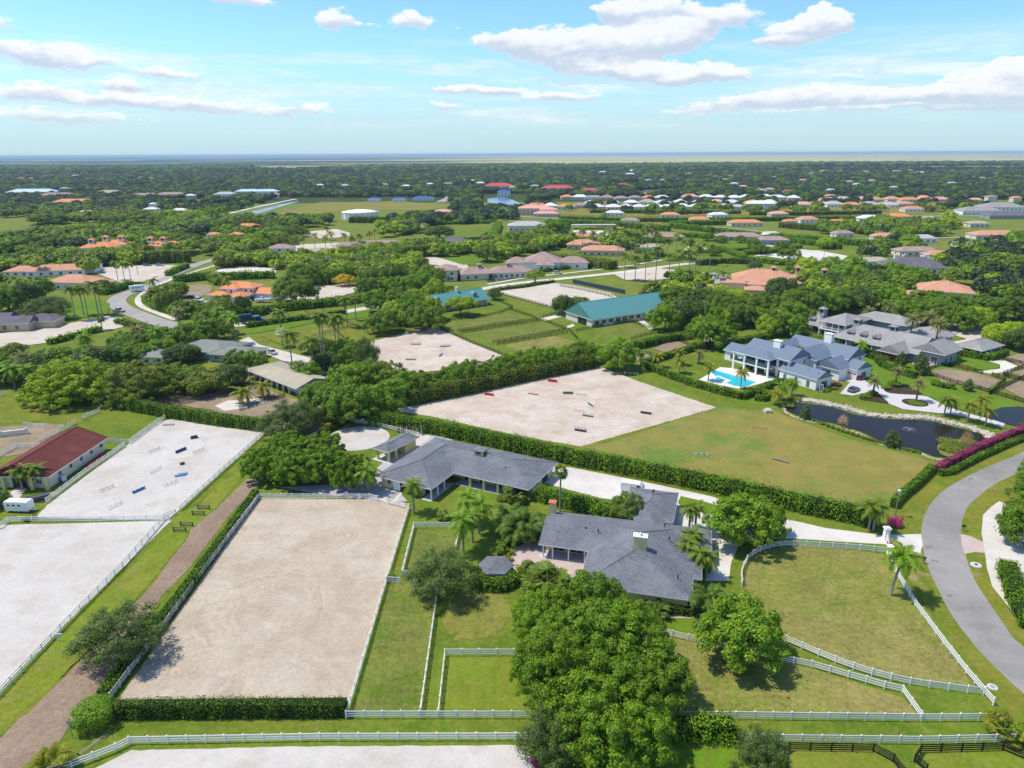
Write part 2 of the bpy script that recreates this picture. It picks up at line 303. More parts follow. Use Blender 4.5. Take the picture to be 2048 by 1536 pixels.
def sandmat(name,a,b,c2,rings=(),lanes=0.,ang=0.,grain=.30,crack=0.,pale=.0):
    """raked sand / gravel / asphalt; rings = (x, y, radius, strength) of harrow and lungeing tracks"""
    a,b,c2=[(c[0]*.72,c[1]*.71,c[2]*.68) for c in (a,b,c2)]; grain*=.95
    m,g,out=newmat(name); p=g.n('ShaderNodeNewGeometry').outputs['Position']
    n=g.rng(g.noise(p,.05,6,.65),.40,.60); c=g.mix(n,a,b); c=g.mix(g.m('MULTIPLY',g.rng(g.noise(p,.13,6,.7),.45,.65),.7),c,c2)
    f=g.noise(p,1.6,6,.8); f2=g.noise(p,5,3,.7); f4=g.noise(p,.45,5,.75)
    k=g.m('ADD',1-grain*.85,g.m('ADD',g.m('MULTIPLY',g.rng(f,.3,.7),grain*.7),g.m('ADD',g.m('MULTIPLY',g.rng(f2,.3,.7),grain*.5),g.m('MULTIPLY',g.rng(f4,.3,.7),grain*.5))))
    wq=g.n('ShaderNodeVectorMath',{0:g.noise(p,.10,4,.6,1),1:(7,7,0)},operation='MULTIPLY').outputs[0]; pw_=g.n('ShaderNodeVectorMath',{0:p,1:wq},operation='ADD').outputs[0]
    for cx,cy,rad,st in rings:
        q=g.n('ShaderNodeVectorMath',{0:pw_,1:(cx+3.5,cy+3.5,0)},operation='SUBTRACT').outputs[0]
        q=g.n('ShaderNodeVectorMath',{0:q,1:(1,1,0)},operation='MULTIPLY').outputs[0]
        r=g.n('ShaderNodeVectorMath',{0:q},operation='LENGTH').outputs['Value']
        s1=g.noise(g.n('ShaderNodeCombineXYZ',{0:r}).outputs[0],1.1,5,.75)
        mask=g.m('MULTIPLY',g.rng(r,rad,rad*.6),g.rng(g.noise(p,.11,3,.5),.42,.6))
        k=g.m('ADD',k,g.m('MULTIPLY',g.m('MULTIPLY',g.m('SUBTRACT',s1,.48),mask),st))
    if lanes:
        q=g.n('ShaderNodeVectorRotate',{'Vector':pw_,'Angle':ang},rotation_type='Z_AXIS').outputs[0]
        xx=g.n('ShaderNodeSeparateXYZ',{0:q}).outputs[1]; s1=g.noise(g.n('ShaderNodeCombineXYZ',{0:xx}).outputs[0],.9,5,.7)
        k=g.m('ADD',k,g.m('MULTIPLY',g.m('SUBTRACT',s1,.5),lanes))
    if crack:
        v=g.n('ShaderNodeTexVoronoi',{'Vector':g.n('ShaderNodeVectorMath',{0:p,1:g.n('ShaderNodeVectorMath',{0:g.noise(p,.5,4,.6,1),1:(3,3,0)},operation='MULTIPLY').outputs[0]},operation='ADD').outputs[0],'Scale':.11},feature='DISTANCE_TO_EDGE').outputs[0]
        cr=g.m('MULTIPLY',g.rng(v,.010,.0),g.rng(g.noise(p,.06,2,.5),.5,.6)); k=g.m('SUBTRACT',k,g.m('MULTIPLY',cr,crack))
        k=g.m('ADD',k,g.m('MULTIPLY',g.m('SUBTRACT',g.rng(g.noise(p,.02,4,.6),.35,.65),.5),.14))
    sc=g.n('ShaderNodeVectorMath',{0:(0,0,0)},operation='SCALE'); g.t.links.new(c,sc.inputs[0]); g.t.links.new(k,sc.inputs[3])
    bsdf(g,out,sc.outputs[0],.95,.08,bump=f,bd=.05); return m
ac=P(520,1220); ad=P(640,1075); ae=P(560,1120); af=P(150,1250); ag=P(980,800)
T_SAND=sandmat('tan_arena_sand',(.585,.485,.37),(.65,.555,.44),(.52,.425,.315),((ac.x,ac.y,15,1.2),(ad.x,ad.y,10,1.5),(ae.x,ae.y,7,1.4),(ac.x-3,ac.y-14,11,1.0)),.22,0,.34)
T_WSAND=sandmat('white_arena_sand',(.69,.645,.59),(.735,.695,.64),(.61,.54,.465),((af.x-10,af.y-6,45,.35),),.10,.6,.18)
T_PSAND=sandmat('pink_arena_sand',(.68,.565,.465),(.76,.66,.565),(.58,.455,.35),((ag.x,ag.y,60,.3),),.14,.2,.26)
T_PALE=sandmat('pale_shell_drive',(.80,.755,.70),(.84,.80,.75),(.72,.655,.585),(),.10,.3,.16)
T_MSAND=sandmat('beige_arena_sand',(.70,.61,.50),(.76,.68,.58),(.63,.54,.43),(),.08,.1,.14)
T_ROAD=sandmat('asphalt',(.35,.335,.315),(.41,.39,.365),(.31,.295,.275),(),0,0,.16,.18)
T_FROAD=sandmat('light_asphalt',(.44,.415,.39),(.50,.475,.45),(.40,.38,.355),(),0,0,.1)
T_WALK=sandmat('pale_concrete',(.76,.70,.62),(.82,.77,.70),(.68,.61,.53),(),0,0,.14,.14)
T_POOLD=sandmat('white_pool_deck',(.92,.90,.87),(.95,.93,.90),(.86,.83,.80),(),0,0,.05)
def paver(name,a,b,mort,sx_,sy_,ang=0):
    m,g,out=newmat(name); p=g.n('ShaderNodeNewGeometry').outputs['Position']; q=g.n('ShaderNodeVectorRotate',{'Vector':p,'Angle':ang},rotation_type='Z_AXIS').outputs[0]
    bt=g.n('ShaderNodeTexBrick',{'Vector':q,'Color1':(*a,1),'Color2':(*b,1),'Mortar':(*mort,1),'Scale':1,'Mortar Size':.02,'Brick Width':sx_,'Row Height':sy_}).outputs[0]
    c=g.mix(g.m('MULTIPLY',g.noise(p,.5,4,.6),.3),bt,mort); bsdf(g,out,c,.9,.15); return m
T_PAVE=paver('pale_paver',(.52,.49,.47),(.58,.55,.53),(.42,.39,.37),.8,.4,.3)
T_PPAVE=paver('pink_paver',(.50,.37,.33),(.58,.45,.40),(.36,.27,.24),.6,.3,.4)
T_DPAVE=paver('grey_paver',(.42,.39,.39),(.50,.47,.46),(.33,.30,.30),.6,.3,-.4)
def watermat(name,c,rough=.06,bs=.8,bd=.02):
    m,g,out=newmat(name); p=g.n('ShaderNodeNewGeometry').outputs['Position']
    n=g.noise(p,bs,4,.6); bsdf(g,out,c,rough,.09,bump=n,bd=bd); return m
WATER=watermat('pond_water',(.020,.016,.012),.12); POOL=watermat('pool_water',(.03,.42,.48),.05,2,.02); LAKE=watermat('lake_water',(.10,.20,.30),.12)
# ------------------------------------------------------------ sheets of ground
ZL=[0.0]
def smooth(pts,n=5,closed=True):
    out=[]; N=len(pts)
    for i in range(N if closed else N-1):
        p0,p1,p2,p3=[Vector(pts[(i+k)%N] if closed else pts[max(0,min(N-1,i+k))]) for k in (-1,0,1,2)]
        for j in range(n):
            t=j/n; out.append(.5*((2*p1)+(-p0+p2)*t+(2*p0-5*p1+4*p2-p3)*t*t+(-p0+3*p1-3*p2+p3)*t**3))
    if not closed: out.append(Vector(pts[-1]))
    return out
EXC=[]
def sheet(name,pix,mat,smo=0,z=None,world=False,jit=0.,exc=True):
    pts=[Vector((*p[:2],0)) for p in pix] if world else [P(*p) for p in pix]
    if smo: pts=smooth(pts,smo)
    if jit:
        rr=random.Random(len(pts)); q=[]
        for i,p in enumerate(pts):
            nx=pts[(i+1)%len(pts)]; L=(nx-p).length; k=max(1,min(60,int(L/1.2)))
            for j in range(k):
                b=p.lerp(nx,j/k); q.append(b+Vector((rr.uniform(-1,1)*jit,rr.uniform(-1,1)*jit,0)))
        pts=q
    if exc and name not in('woodland_floor','marsh_plain'): EXC.append(np.array([(p.x,p.y) for p in pts]))
    if z is None: ZL[0]+=.0015; z=ZL[0]
    bm=bmesh.new(); f=bm.faces.new([bm.verts.new((p.x,p.y,z)) for p in pts])
    bmesh.ops.triangulate(bm,faces=[f]); bm.normal_update()
    for f in bm.faces:
        if f.normal.z<0: f.normal_flip()
    me=bpy.data.meshes.new(name); bm.to_mesh(me); bm.free(); me.materials.append(mat)
    o=ob(name,me); o['kind']='structure'; return o
def ribbon(name,pix,width,mat,smo=5,z=None,kerb=False):
    pts=[P(*p) for p in pix]
    if smo: pts=smooth(pts,smo,False)
    if z is None: ZL[0]+=.0015; z=ZL[0]
    L=[];Rr=[]
    for i,p in enumerate(pts):
        d=(pts[min(i+1,len(pts)-1)]-pts[max(i-1,0)]); d.z=0; d.normalize(); n=Vector((-d.y,d.x,0))
        L.append(p+n*width/2); Rr.append(p-n*width/2)
    EXC.append(np.array([(q.x,q.y) for q in L+Rr[::-1]]))
    mb=MB(); vs=[(q.x,q.y,z) for q in L+Rr]; n=len(L); mb.add(vs,[(i+n,i+1+n,i+1,i) for i in range(n-1)])
    o=ob(name,mb.mesh(name,mat)); o['kind']='structure'; return o
# ------------------------------------------------------------ foliage
def leafquads(rg,pos,nor,size,aspect=1.):
    n=len(pos); r=rg.normal(size=(n,3)); t=np.cross(nor,r); t/=np.linalg.norm(t,axis=1)[:,None]+1e-9; b=np.cross(nor,t)
    s=(size*rg.uniform(.6,1.4,n))[:,None]*.5
    a1=t*s; b1=b*s*aspect
    co=np.stack([pos-a1-b1*.4,pos-b1,pos+a1+b1*.4,pos+b1],1).reshape(-1,3)
    return co,np.arange(n*4).reshape(-1,4)
def crownmesh(name,mat,seed,rx=1.,rz=.7,lobes=26,leaves=5000,size=.07,lob=(.22,.36),flat=0.,under=-.25,inner=.18,jag=.25,cone=0.,squash=.8):
    """unit crown: centre at z=0, radius 1 across, rz high"""
    rg=np.random.default_rng(seed); L=[]
    gi=np.pi*(3-5**.5)
    for i in range(lobes):
        zz=1-(i+.5)/lobes*(1-under); r=math.sqrt(max(0,1-zz*zz)); a=i*gi+rg.uniform(-.3,.3)
        k=(rg.uniform(.52,.82) if lobes<70 else rg.uniform(.5,1.0)) if flat==0 else rg.uniform(.35,.86)
        x,y,z=r*math.cos(a)*k,r*math.sin(a)*k,zz*k
        if flat: z=zz*k*(1-flat)+(.1-.25*(x*x+y*y)); 
        if cone: kk=1-cone*max(0,zz); x*=kk;y*=kk
        L.append((x,y,z*rz,rg.uniform(*lob)*(1-.4*cone*max(0,zz)),rg.uniform(0,1)))
    w=np.array([l[3]**2 for l in L]); w/=w.sum(); cnt=rg.multinomial(leaves,w)
    P_,N_,T_=[],[],[]
    for (x,y,z,lr,lt),c in zip(L,cnt):
        d=rg.normal(size=(c,3)); d/=np.linalg.norm(d,axis=1)[:,None]
        o_=np.array([x,y,z/rz]); o_=o_/(np.linalg.norm(o_)+1e-6)
        d=d+o_*.55+np.array([0,0,.25]); d/=np.linalg.norm(d,axis=1)[:,None]
        rr=lr*(1-np.abs(rg.normal(0,jag,c))*.6+rg.normal(0,.06,c)+np.where(rg.random(c)<.06,rg.exponential(.28,c),0))
        p=np.array([x,y,z])+d*rr[:,None]*np.array([1,1,squash if not flat else .45])
        nn=d*1.0+rg.normal(size=(c,3))*.38+np.array([0,0,.45]); nn/=np.linalg.norm(nn,axis=1)[:,None]
        P_.append(p);N_.append(nn);T_.append(np.clip(lt*.35+rg.uniform(0,.65,c),0,1))
    p=np.concatenate(P_);n_=np.concatenate(N_);t=np.concatenate(T_)
    k=int(len(p)*inner); idx=rg.integers(0,len(p),k); p[idx]*=rg.uniform(.35,.85,k)[:,None]
    co,q=leafquads(rg,p,n_,np.full(len(p),size)); return npmesh(name,co,q,mat,t)
def trunkmesh(name,seed,h,r,spread,mat=BARK,limbs=6,top=.35):
    rr=random.Random(seed); mb=MB()
    mb.tube([(0,0,-.1),(rr.uniform(-.05,.05)*h,rr.uniform(-.05,.05)*h,h*.5),(0,0,h)],[r*1.25,r*.9,r*.7],8)
    for i in range(limbs):
        a=i*2.4+rr.uniform(-.4,.4); L=spread*rr.uniform(.6,1); u=rr.uniform(.35,1.)
        p1=(math.cos(a)*L*.4,math.sin(a)*L*.4,h+top*spread*.35*u+.2); p2=(math.cos(a+.2)*L,math.sin(a+.2)*L,h+top*spread*u+.3)
        mb.tube([(0,0,h*.85),p1,p2],[r*.5,r*.3,r*.1],6)
    return mb.mesh(name,mat,True)
# crowns (unit size) : key -> list of meshes
CR={}
def mk(key,mat,n=2,**kw): CR[key]=[crownmesh('crown_'+key,LM[mat],hash_(key)+i,**kw) for i in range(n)]
def hash_(s): return sum(ord(c)*(i+3) for i,c in enumerate(s))
mk('fig','lush',2,rz=.62,lobes=220,leaves=36000,size=.042,lob=(.05,.15),under=-.2,jag=.95,squash=.6)
mk('giant','lush',3,rz=.70,lobes=230,leaves=54000,size=.034,lob=(.04,.19),under=-.2,jag=1.0,inner=.22,squash=.6)
mk('oak','oak',3,rz=.72,lobes=90,leaves=16000,size=.050,lob=(.09,.24),under=-.3,jag=.6,squash=.7)
mk('round','oak',2,rz=.82,lobes=30,leaves=8000,size=.062,lob=(.22,.34),under=-.45,inner=.1)
mk('airy','blue',2,rz=.80,lobes=70,leaves=20000,size=.036,lob=(.10,.30),under=-.35,jag=.9,inner=.3)
mk('dark','dark',3,rz=.74,lobes=30,leaves=6500,size=.07,lob=(.22,.36),under=-.3)
mk('lush','lush',3,rz=.70,lobes=85,leaves=15000,size=.052,lob=(.09,.24),under=-.3,jag=.6,squash=.7)
mk('umbrella','bright',2,rz=.45,lobes=80,leaves=20000,size=.040,lob=(.14,.26),flat=.35,under=.05,jag=.4)
mk('bare','olive',1,rz=.50,lobes=48,leaves=14000,size=.034,lob=(.16,.28),flat=.3,under=.0,jag=.8)
mk('dome','bright',1,rz=.60,lobes=420,leaves=46000,size=.026,lob=(.04,.11),flat=.10,under=-.12,jag=.8)
mk('domeb','olive',1,rz=.60,lobes=360,leaves=42000,size=.025,lob=(.04,.11),flat=.10,under=-.12,jag=1.1)
mk('bright','bright',2,rz=.66,lobes=28,leaves=6500,size=.07,lob=(.22,.34),under=-.2)
mk('olive','olive',2,rz=.6,lobes=28,leaves=6500,size=.066,lob=(.2,.34),under=-.2)
mk('yellow','yellow',1,rz=.7,lobes=22,leaves=5000,size=.075,lob=(.24,.36))
mk('cone','dark',1,rz=1.5,lobes=30,leaves=5500,size=.09,lob=(.28,.42),cone=.75,under=-.6)
mk('column','blue',1,rz=1.6,lobes=30,leaves=5500,size=.09,lob=(.30,.5),cone=.5,under=-.7,jag=.6)
mk('ball','hedge',2,rz=.9,lobes=60,leaves=4500,size=.075,lob=(.30,.34),under=-.7,inner=.05,jag=.1)
mk('bougain','magenta',1,rz=.85,lobes=26,leaves=3600,size=.085,lob=(.25,.36),under=-.6)
mk('redflower','red',1,rz=.7,lobes=20,leaves=1500,size=.1,lob=(.25,.36),under=-.4)
mk('shrub','lush',3,rz=.75,lobes=20,leaves=2200,size=.11,lob=(.28,.4),under=-.5)
mk('shrubo','olive',2,rz=.7,lobes=20,leaves=2000,size=.11,lob=(.28,.4),under=-.5)
mk('leafless','twig',1,rz=1.,lobes=30,leaves=2600,size=.05,lob=(.3,.5),under=-.2,jag=1.2)
mk('farA','fardark',3,rz=.62,lobes=12,leaves=700,size=.20,lob=(.32,.45),under=-.2)
mk('farB','oak',2,rz=.62,lobes=12,leaves=700,size=.20,lob=(.32,.45),under=-.2)
mk('farC','lush',2,rz=.6,lobes=12,leaves=700,size=.20,lob=(.32,.45),under=-.2)
mk('farE','bright',1,rz=.6,lobes=12,leaves=700,size=.20,lob=(.32,.45),under=-.2)
mk('farD','olive',1,rz=.6,lobes=12,leaves=700,size=.20,lob=(.32,.45),under=-.2)
_tr={}
def trunk(kind,h,r,spread):
    k=(kind,round(h,0),round(r,1),round(spread,0))
    if k not in _tr: _tr[k]=trunkmesh('trunk',len(_tr)+5,max(.6,h),r,spread)
    return _tr[k]
NT=[0]
def tree(px,py,rad,ht,kind,label,group=None,name='tree',cat='tree',world=None,ry=None,noshape=False):
    """rad crown radius (m), ht total height (m); px,py the foot"""
    w=world or P(px,py); NT[0]+=1; rr=random.Random(NT[0]*7+3)
    e=empty(name,(w[0],w[1],0),rr.uniform(0,6.28),label,cat,group)
    me=rr.choice(CR[kind]); rzs=max(v.co.z for v in me.vertices) if 'rzs' not in me else me['rzs']; me['rzs']=rzs
    th=ht*.36; up=ht*.62; 
    if kind in('umbrella','bare'): th=ht*.55; up=ht*.42
    if kind in('dome','domeb'): th=ht*.4; up=ht*.78
    if kind in('cone','column'): th=ht*.1; up=ht*.55
    cz=ht-up; sz=up/rzs
    if kind in ('ball','bougain','redflower','shrub','shrubo'): sz=ht*.55/rzs; cz=ht*.45
    c=ob('crown' if cat=='tree' else 'foliage',me,e,(0,0,cz),(0,0,0),(rad,(ry or rad),sz))
    if kind not in('ball','bougain','redflower','shrub','shrubo'): ob('trunk',trunk(kind,th,max(.15,rad*.07),rad*.65),e)
    else:
        ob('stem',STEMS,e,(0,0,0),(0,0,0),(1,1,ht*.5))
    return e
_m=MB(); _m.tube([(0,0,0),(.03,0,.5),(0,.02,1)],[.09,.06,.04],6); STEMS=_m.mesh('stem',BARK)
def bush(px,py,rad,ht,label,kind='shrub',group=None,name='shrub',cat='shrub',world=None): return tree(px,py,rad,ht,kind,label,group,name,cat,world)
# ------------------------------------------------------------ palms
def frondmesh(name,mat,seed,L=1.,droop=.5,wid=.20,n=12,lift=.5,rough=.3):
    """unit frond arching from origin along +x"""
    rr=random.Random(seed); pts=[]
    for i in range(n+1):
        t=i/n; x=L*(t*.95-.12*t*t*droop); z=lift*t*L-(.55+droop)*t*t*L*.9
        pts.append(Vector((x,0,z)))
    co=[];qs=[];ti=[]
    def quad(a,b,c,d,t): 
        k=len(co); co.extend([tuple(a),tuple(b),tuple(c),tuple(d)]); qs.append((k,k+1,k+2,k+3)); ti.append(t)
    for i in range(n):
        a,b=pts[i],pts[i+1]; quad(a+Vector((0,-.008,0)),a+Vector((0,.008,0)),b+Vector((0,.006,0)),b+Vector((0,-.006,0)),.9)
        if i<1: continue
        t=i/n; w=wid*L*math.sin(math.pi*min(1,(t*.92+.12)))**.6
        for s in (-1,1):
            for h_ in (0,.5):
                st=a.lerp(b,h_); d=(b-a).normalized()
                tip=st+Vector((d.x*.10*L,s*w*rr.uniform(.8,1.15),d.z*.1*L-w*rr.uniform(.25,.65)))
                e=(b-a)*.46; quad(st-e*.2,st+e,tip+e*.45,tip-e*.1,rr.uniform(.1,1))
    return npmesh(name,np.array(co),np.array(qs),mat,np.array(ti))
def fanmesh(name,mat,seed):
    rr=random.Random(seed); co=[];qs=[];ti=[]
    def quad(a,b,c,d,t):
        k=len(co); co.extend([tuple(a),tuple(b),tuple(c),tuple(d)]); qs.append((k,k+1,k+2,k+3)); ti.append(t)
    base=Vector((.5,0,.12)); quad(Vector((0,-.012,0)),Vector((0,.012,0)),base+Vector((0,.01,0)),base-Vector((0,.01,0)),.8)
    for i in range(15):
        a=-1.9+3.8*i/14; r=.5*rr.uniform(.85,1.05); tip=base+Vector((math.cos(a)*r,math.sin(a)*r,-.10-.10*abs(a)+rr.uniform(-.05,.05)))
        m=base.lerp(tip,.6); nx=Vector((-math.sin(a),math.cos(a),0))*.055
        quad(base,m-nx,tip,m+nx,rr.uniform(.1,1))
    return npmesh(name,np.array(co),np.array(qs),mat,np.array(ti))
FR=dict(
 royal=[frondmesh('frond_royal',LM['palm'],i,1,.55,.22,11,.55) for i in range(3)],
 coco=[frondmesh('frond_coco',LM['palmy'],i+5,1,.45,.22,11,.55) for i in range(3)],
 queen=[frondmesh('frond_queen',LM['lush'],i+9,1,.75,.26,11,.7) for i in range(3)],
 date=[frondmesh('frond_date',LM['date'],i+13,1,.25,.13,11,.45) for i in range(3)],
 areca=[frondmesh('frond_areca',LM['arec'],i+17,1,.55,.24,9,.9) for i in range(3)],
 arecay=[frondmesh('frond_areca_yellow',LM['palmy'],i+21,1,.55,.24,9,.9) for i in range(3)],
 fan=[fanmesh('frond_fan',LM['palm'],i) for i in range(3)],
 fany=[fanmesh('frond_fan_yellow',LM['palmy'],i) for i in range(3)],
 silver=[fanmesh('frond_silver',LM['silver'],i) for i in range(3)])
def crownjoin(kind,n,L,low,high,seed):
    """all fronds of a far palm in one mesh"""
    rr=random.Random(seed); cs=[];qs=[];ts=[]; off=0
    for i in range(n):
        me=FR[kind][i%3]; nv=len(me.vertices); c=np.empty(nv*3,dtype=np.float32); me.vertices.foreach_get('co',c); c=c.reshape(-1,3)
        q=np.empty(len(me.loops),dtype=np.int32); me.loops.foreach_get('vertex_index',q); t=np.empty(len(me.polygons),dtype=np.float32); me.attributes['tint'].data.foreach_get('value',t)
        M=np.array(Matrix.Rotation(i*2.4,3,'Z')@Matrix.Rotation(-rr.uniform(low,high),3,'Y')); s=L*rr.uniform(.85,1.1)
        cs.append(c@M.T*s); qs.append(q.reshape(-1,4)+off); ts.append(t); off+=nv
    return npmesh('crown_'+kind,np.concatenate(cs),np.concatenate(qs),FR[kind][0].materials[0],np.concatenate(ts))
_pt={};_pc={}
PSPEC=dict(royal=(19,3.7,-.6,1.05,.22,PBARK),coco=(19,3.5,-.7,1.0,.18,PBARK),queen=(20,3.3,-.7,1.05,.18,PBARK),date=(38,3.3,-.6,1.15,.26,DBARK),fan=(22,2.0,-.9,1.2,.19,PBARK),fany=(20,1.8,-.4,1.2,.2,DBARK),silver=(22,2.6,-.6,1.2,.22,PBARK))
NP=[0]
def palm(px,py,ht,kind='royal',label='',group=None,L=None,lean=0.,world=None,parts=True,name='palm_tree',scale=1.):
    n,L0,lo,hi,r,bk=PSPEC[kind]; L=(L or L0)*scale; NP[0]+=1; rr=random.Random(NP[0]*13+1); w=world or P(px,py)
    e=empty(name,(w[0],w[1],0),rr.uniform(-.3,.3),label,'palm tree',group)
    key=(kind,round(ht),round(lean,1))
    if key not in _pt:
        mb=MB(); H_=round(ht); pts=[(lean*(i/6)**1.5,0,H_*i/6-(.1 if i==0 else 0)) for i in range(7)]
        mb.tube(pts,[r*1.35,r*1.05,r,r,r*.95,r*.85,r*.75],8)
        for i in range(1,10):
            z=H_*i/10; x=lean*(i/10)**1.5; mb.tube([(x,0,z-.03),(x,0,z+.03)],[r*1.12,r*1.12],8)
        _pt[key]=mb.mesh('trunk_'+kind,bk,False)
    ob('trunk',_pt[key],e,sc=(1,1,ht/round(ht)))
    top=(lean,0,ht)
    if kind=='royal':
        if 'shaft' not in _pt:
            mb=MB(); mb.tube([(0,0,-.1),(0,0,.5),(0,0,1.1)],[.2,.19,.08],8); _pt['shaft']=mb.mesh('crownshaft',SHAFT,True)
        ob('crownshaft',_pt['shaft'],e,top,sc=(1,1,scale)); top=(lean,0,ht+.9*scale)
    if parts:
        for i in range(n):
            s=L*rr.uniform(.85,1.1); u=i/(n-1)
            ob('frond',FR[kind][i%3],e,top,(0,-(lo+(hi-lo)*u)+rr.uniform(-.1,.1),i*2.4+rr.uniform(-.2,.2)),(s,s,s))
    else:
        k=(kind,NP[0]%3)
        if k not in _pc: _pc[k]=crownjoin(kind,n,1.,lo,hi,NP[0]%3)
        o=ob('fronds',_pc[k],e,top,(0,0,rr.uniform(0,6)),(L,L,L)); o['kind']='stuff'
    return e
_ac={}
def areca(px,py,ht,rad,label,kind='areca',group=None,n=34,name='areca_palm',world=None,cat='palm clump'):
    """many-stemmed clump palm"""
    w=world or P(px,py); NP[0]+=1; rr=random.Random(NP[0]); e=empty(name,(w[0],w[1],0),0,label,cat,group)
    mb=MB()
    for i in range(12):
        a=i*2.4; q=rad*.45*rr.uniform(.2,1); mb.tube([(math.cos(a)*q*.5,math.sin(a)*q*.5,0),(math.cos(a)*q,math.sin(a)*q,ht*.5)],[.07,.05],5)
    ob('stems',mb.mesh('stems',SHAFT),e)
    for i in range(n):
        a=i*2.4; q=rad*.5*math.sqrt(rr.random()); zz=ht*rr.uniform(.12,.62); s=rad*rr.uniform(.75,1.05)
        ob('frond',FR[kind][i%3],e,(math.cos(a)*q,math.sin(a)*q,zz),(0,-rr.uniform(-.1,.75),a+rr.uniform(-.4,.4)),(s,s,s))
    return e
# ------------------------------------------------------------ hedges
def hedge(pix,width,ht,label,mat='hedge',dens=26,size=.24,group=None,name='hedge',cat='hedge',world=None,closed=False,ragged=.10,smo=0,base=0.,sprigs=.0):
    pts=[Vector(p) for p in world] if world else [P(*p) for p in pix]
    if smo: pts=smooth(pts,smo,closed)
    o0=pts[0].copy(); rg=np.random.default_rng(int(abs(o0.x*13+o0.y*7))+11); core=MB()
    Ps,Ns,Ts=[],[],[]
    segs=list(zip(pts,pts[1:]+([pts[0]] if closed else []))) if closed else list(zip(pts,pts[1:]))
    for a,b in segs:
        d=b-a; d.z=0; L=d.length
        if L<.05: continue
        d.normalize(); nx=Vector((-d.y,d.x,0)); hw=width/2
        A=a-o0-d*.12; Lc=L+.24; M=Matrix.Translation(A)@Matrix(((d.x,nx.x,0,0),(d.y,nx.y,0,0),(0,0,1,0),(0,0,0,1)))
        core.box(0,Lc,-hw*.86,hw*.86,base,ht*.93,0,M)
        for (ar,fn) in ((L*ht,1),(L*ht,-1),(L*width,0)):
            c=int(ar*dens)+1; u=rg.uniform(-.1,L+.1,c)
            lump=1+.12*np.sin(u*1.7+o0.x)+.09*np.sin(u*4.3+fn)+.06*np.sin(u*.6)
            if fn: v=rg.uniform(base+.05,ht,c); off=hw*lump+rg.normal(0,ragged,c); x=np.stack([u,fn*off,v],1); nn=np.array([0,fn,.35])
            else: v=rg.uniform(-hw,hw,c); top=ht*(1+.06*np.sin(u*1.3+v*2)+.04*np.sin(u*3.7)+.07*np.sin(u*.31+o0.y))+rg.normal(0,ragged,c); x=np.stack([u,v,top],1); nn=np.array([0,0,1.])
            if sprigs and fn==0: x[:,2]+=np.where(rg.random(c)<.3,rg.exponential(sprigs,c),0)
            D=np.array([[d.x,nx.x,0],[d.y,nx.y,0],[0,0,1]]); w=x@D.T+np.array(a-o0)
            N_=(np.tile(nn,(c,1))+rg.normal(size=(c,3))*.55)@D.T; N_/=np.linalg.norm(N_,axis=1)[:,None]
            Ps.append(w);Ns.append(N_);Ts.append(np.clip(.5+.35*np.sin(u*.9)+rg.normal(0,.28,c),0,1))
        for (uu,s_) in ((0,-1),(L,1)):
            c=int(width*ht*dens)+1; x=np.stack([np.full(c,uu)+s_*(.05+np.abs(rg.normal(0,ragged,c))),rg.uniform(-hw,hw,c),rg.uniform(base,ht,c)],1)
            D=np.array([[d.x,nx.x,0],[d.y,nx.y,0],[0,0,1]]); Ps.append(x@D.T+np.array(a-o0)); N_=(np.tile(np.array([s_,0,.3]),(c,1))+rg.normal(size=(c,3))*.5)@D.T; N_/=np.linalg.norm(N_,axis=1)[:,None]; Ns.append(N_);Ts.append(rg.uniform(0,1,c))
    p=np.concatenate(Ps);n_=np.concatenate(Ns);t=np.concatenate(Ts); co,q=leafquads(rg,p,n_,np.full(len(p),size),.8)
    e=empty(name,(o0.x,o0.y,0),0,label,cat,group)
    ob('foliage',npmesh('hedge_foliage',co,q,LM[mat],t),e); ob('dark_core',core.mesh('hedge_core',HCORE),e)  # core is a solid dark box added inside the leaves to block see-through
    return e
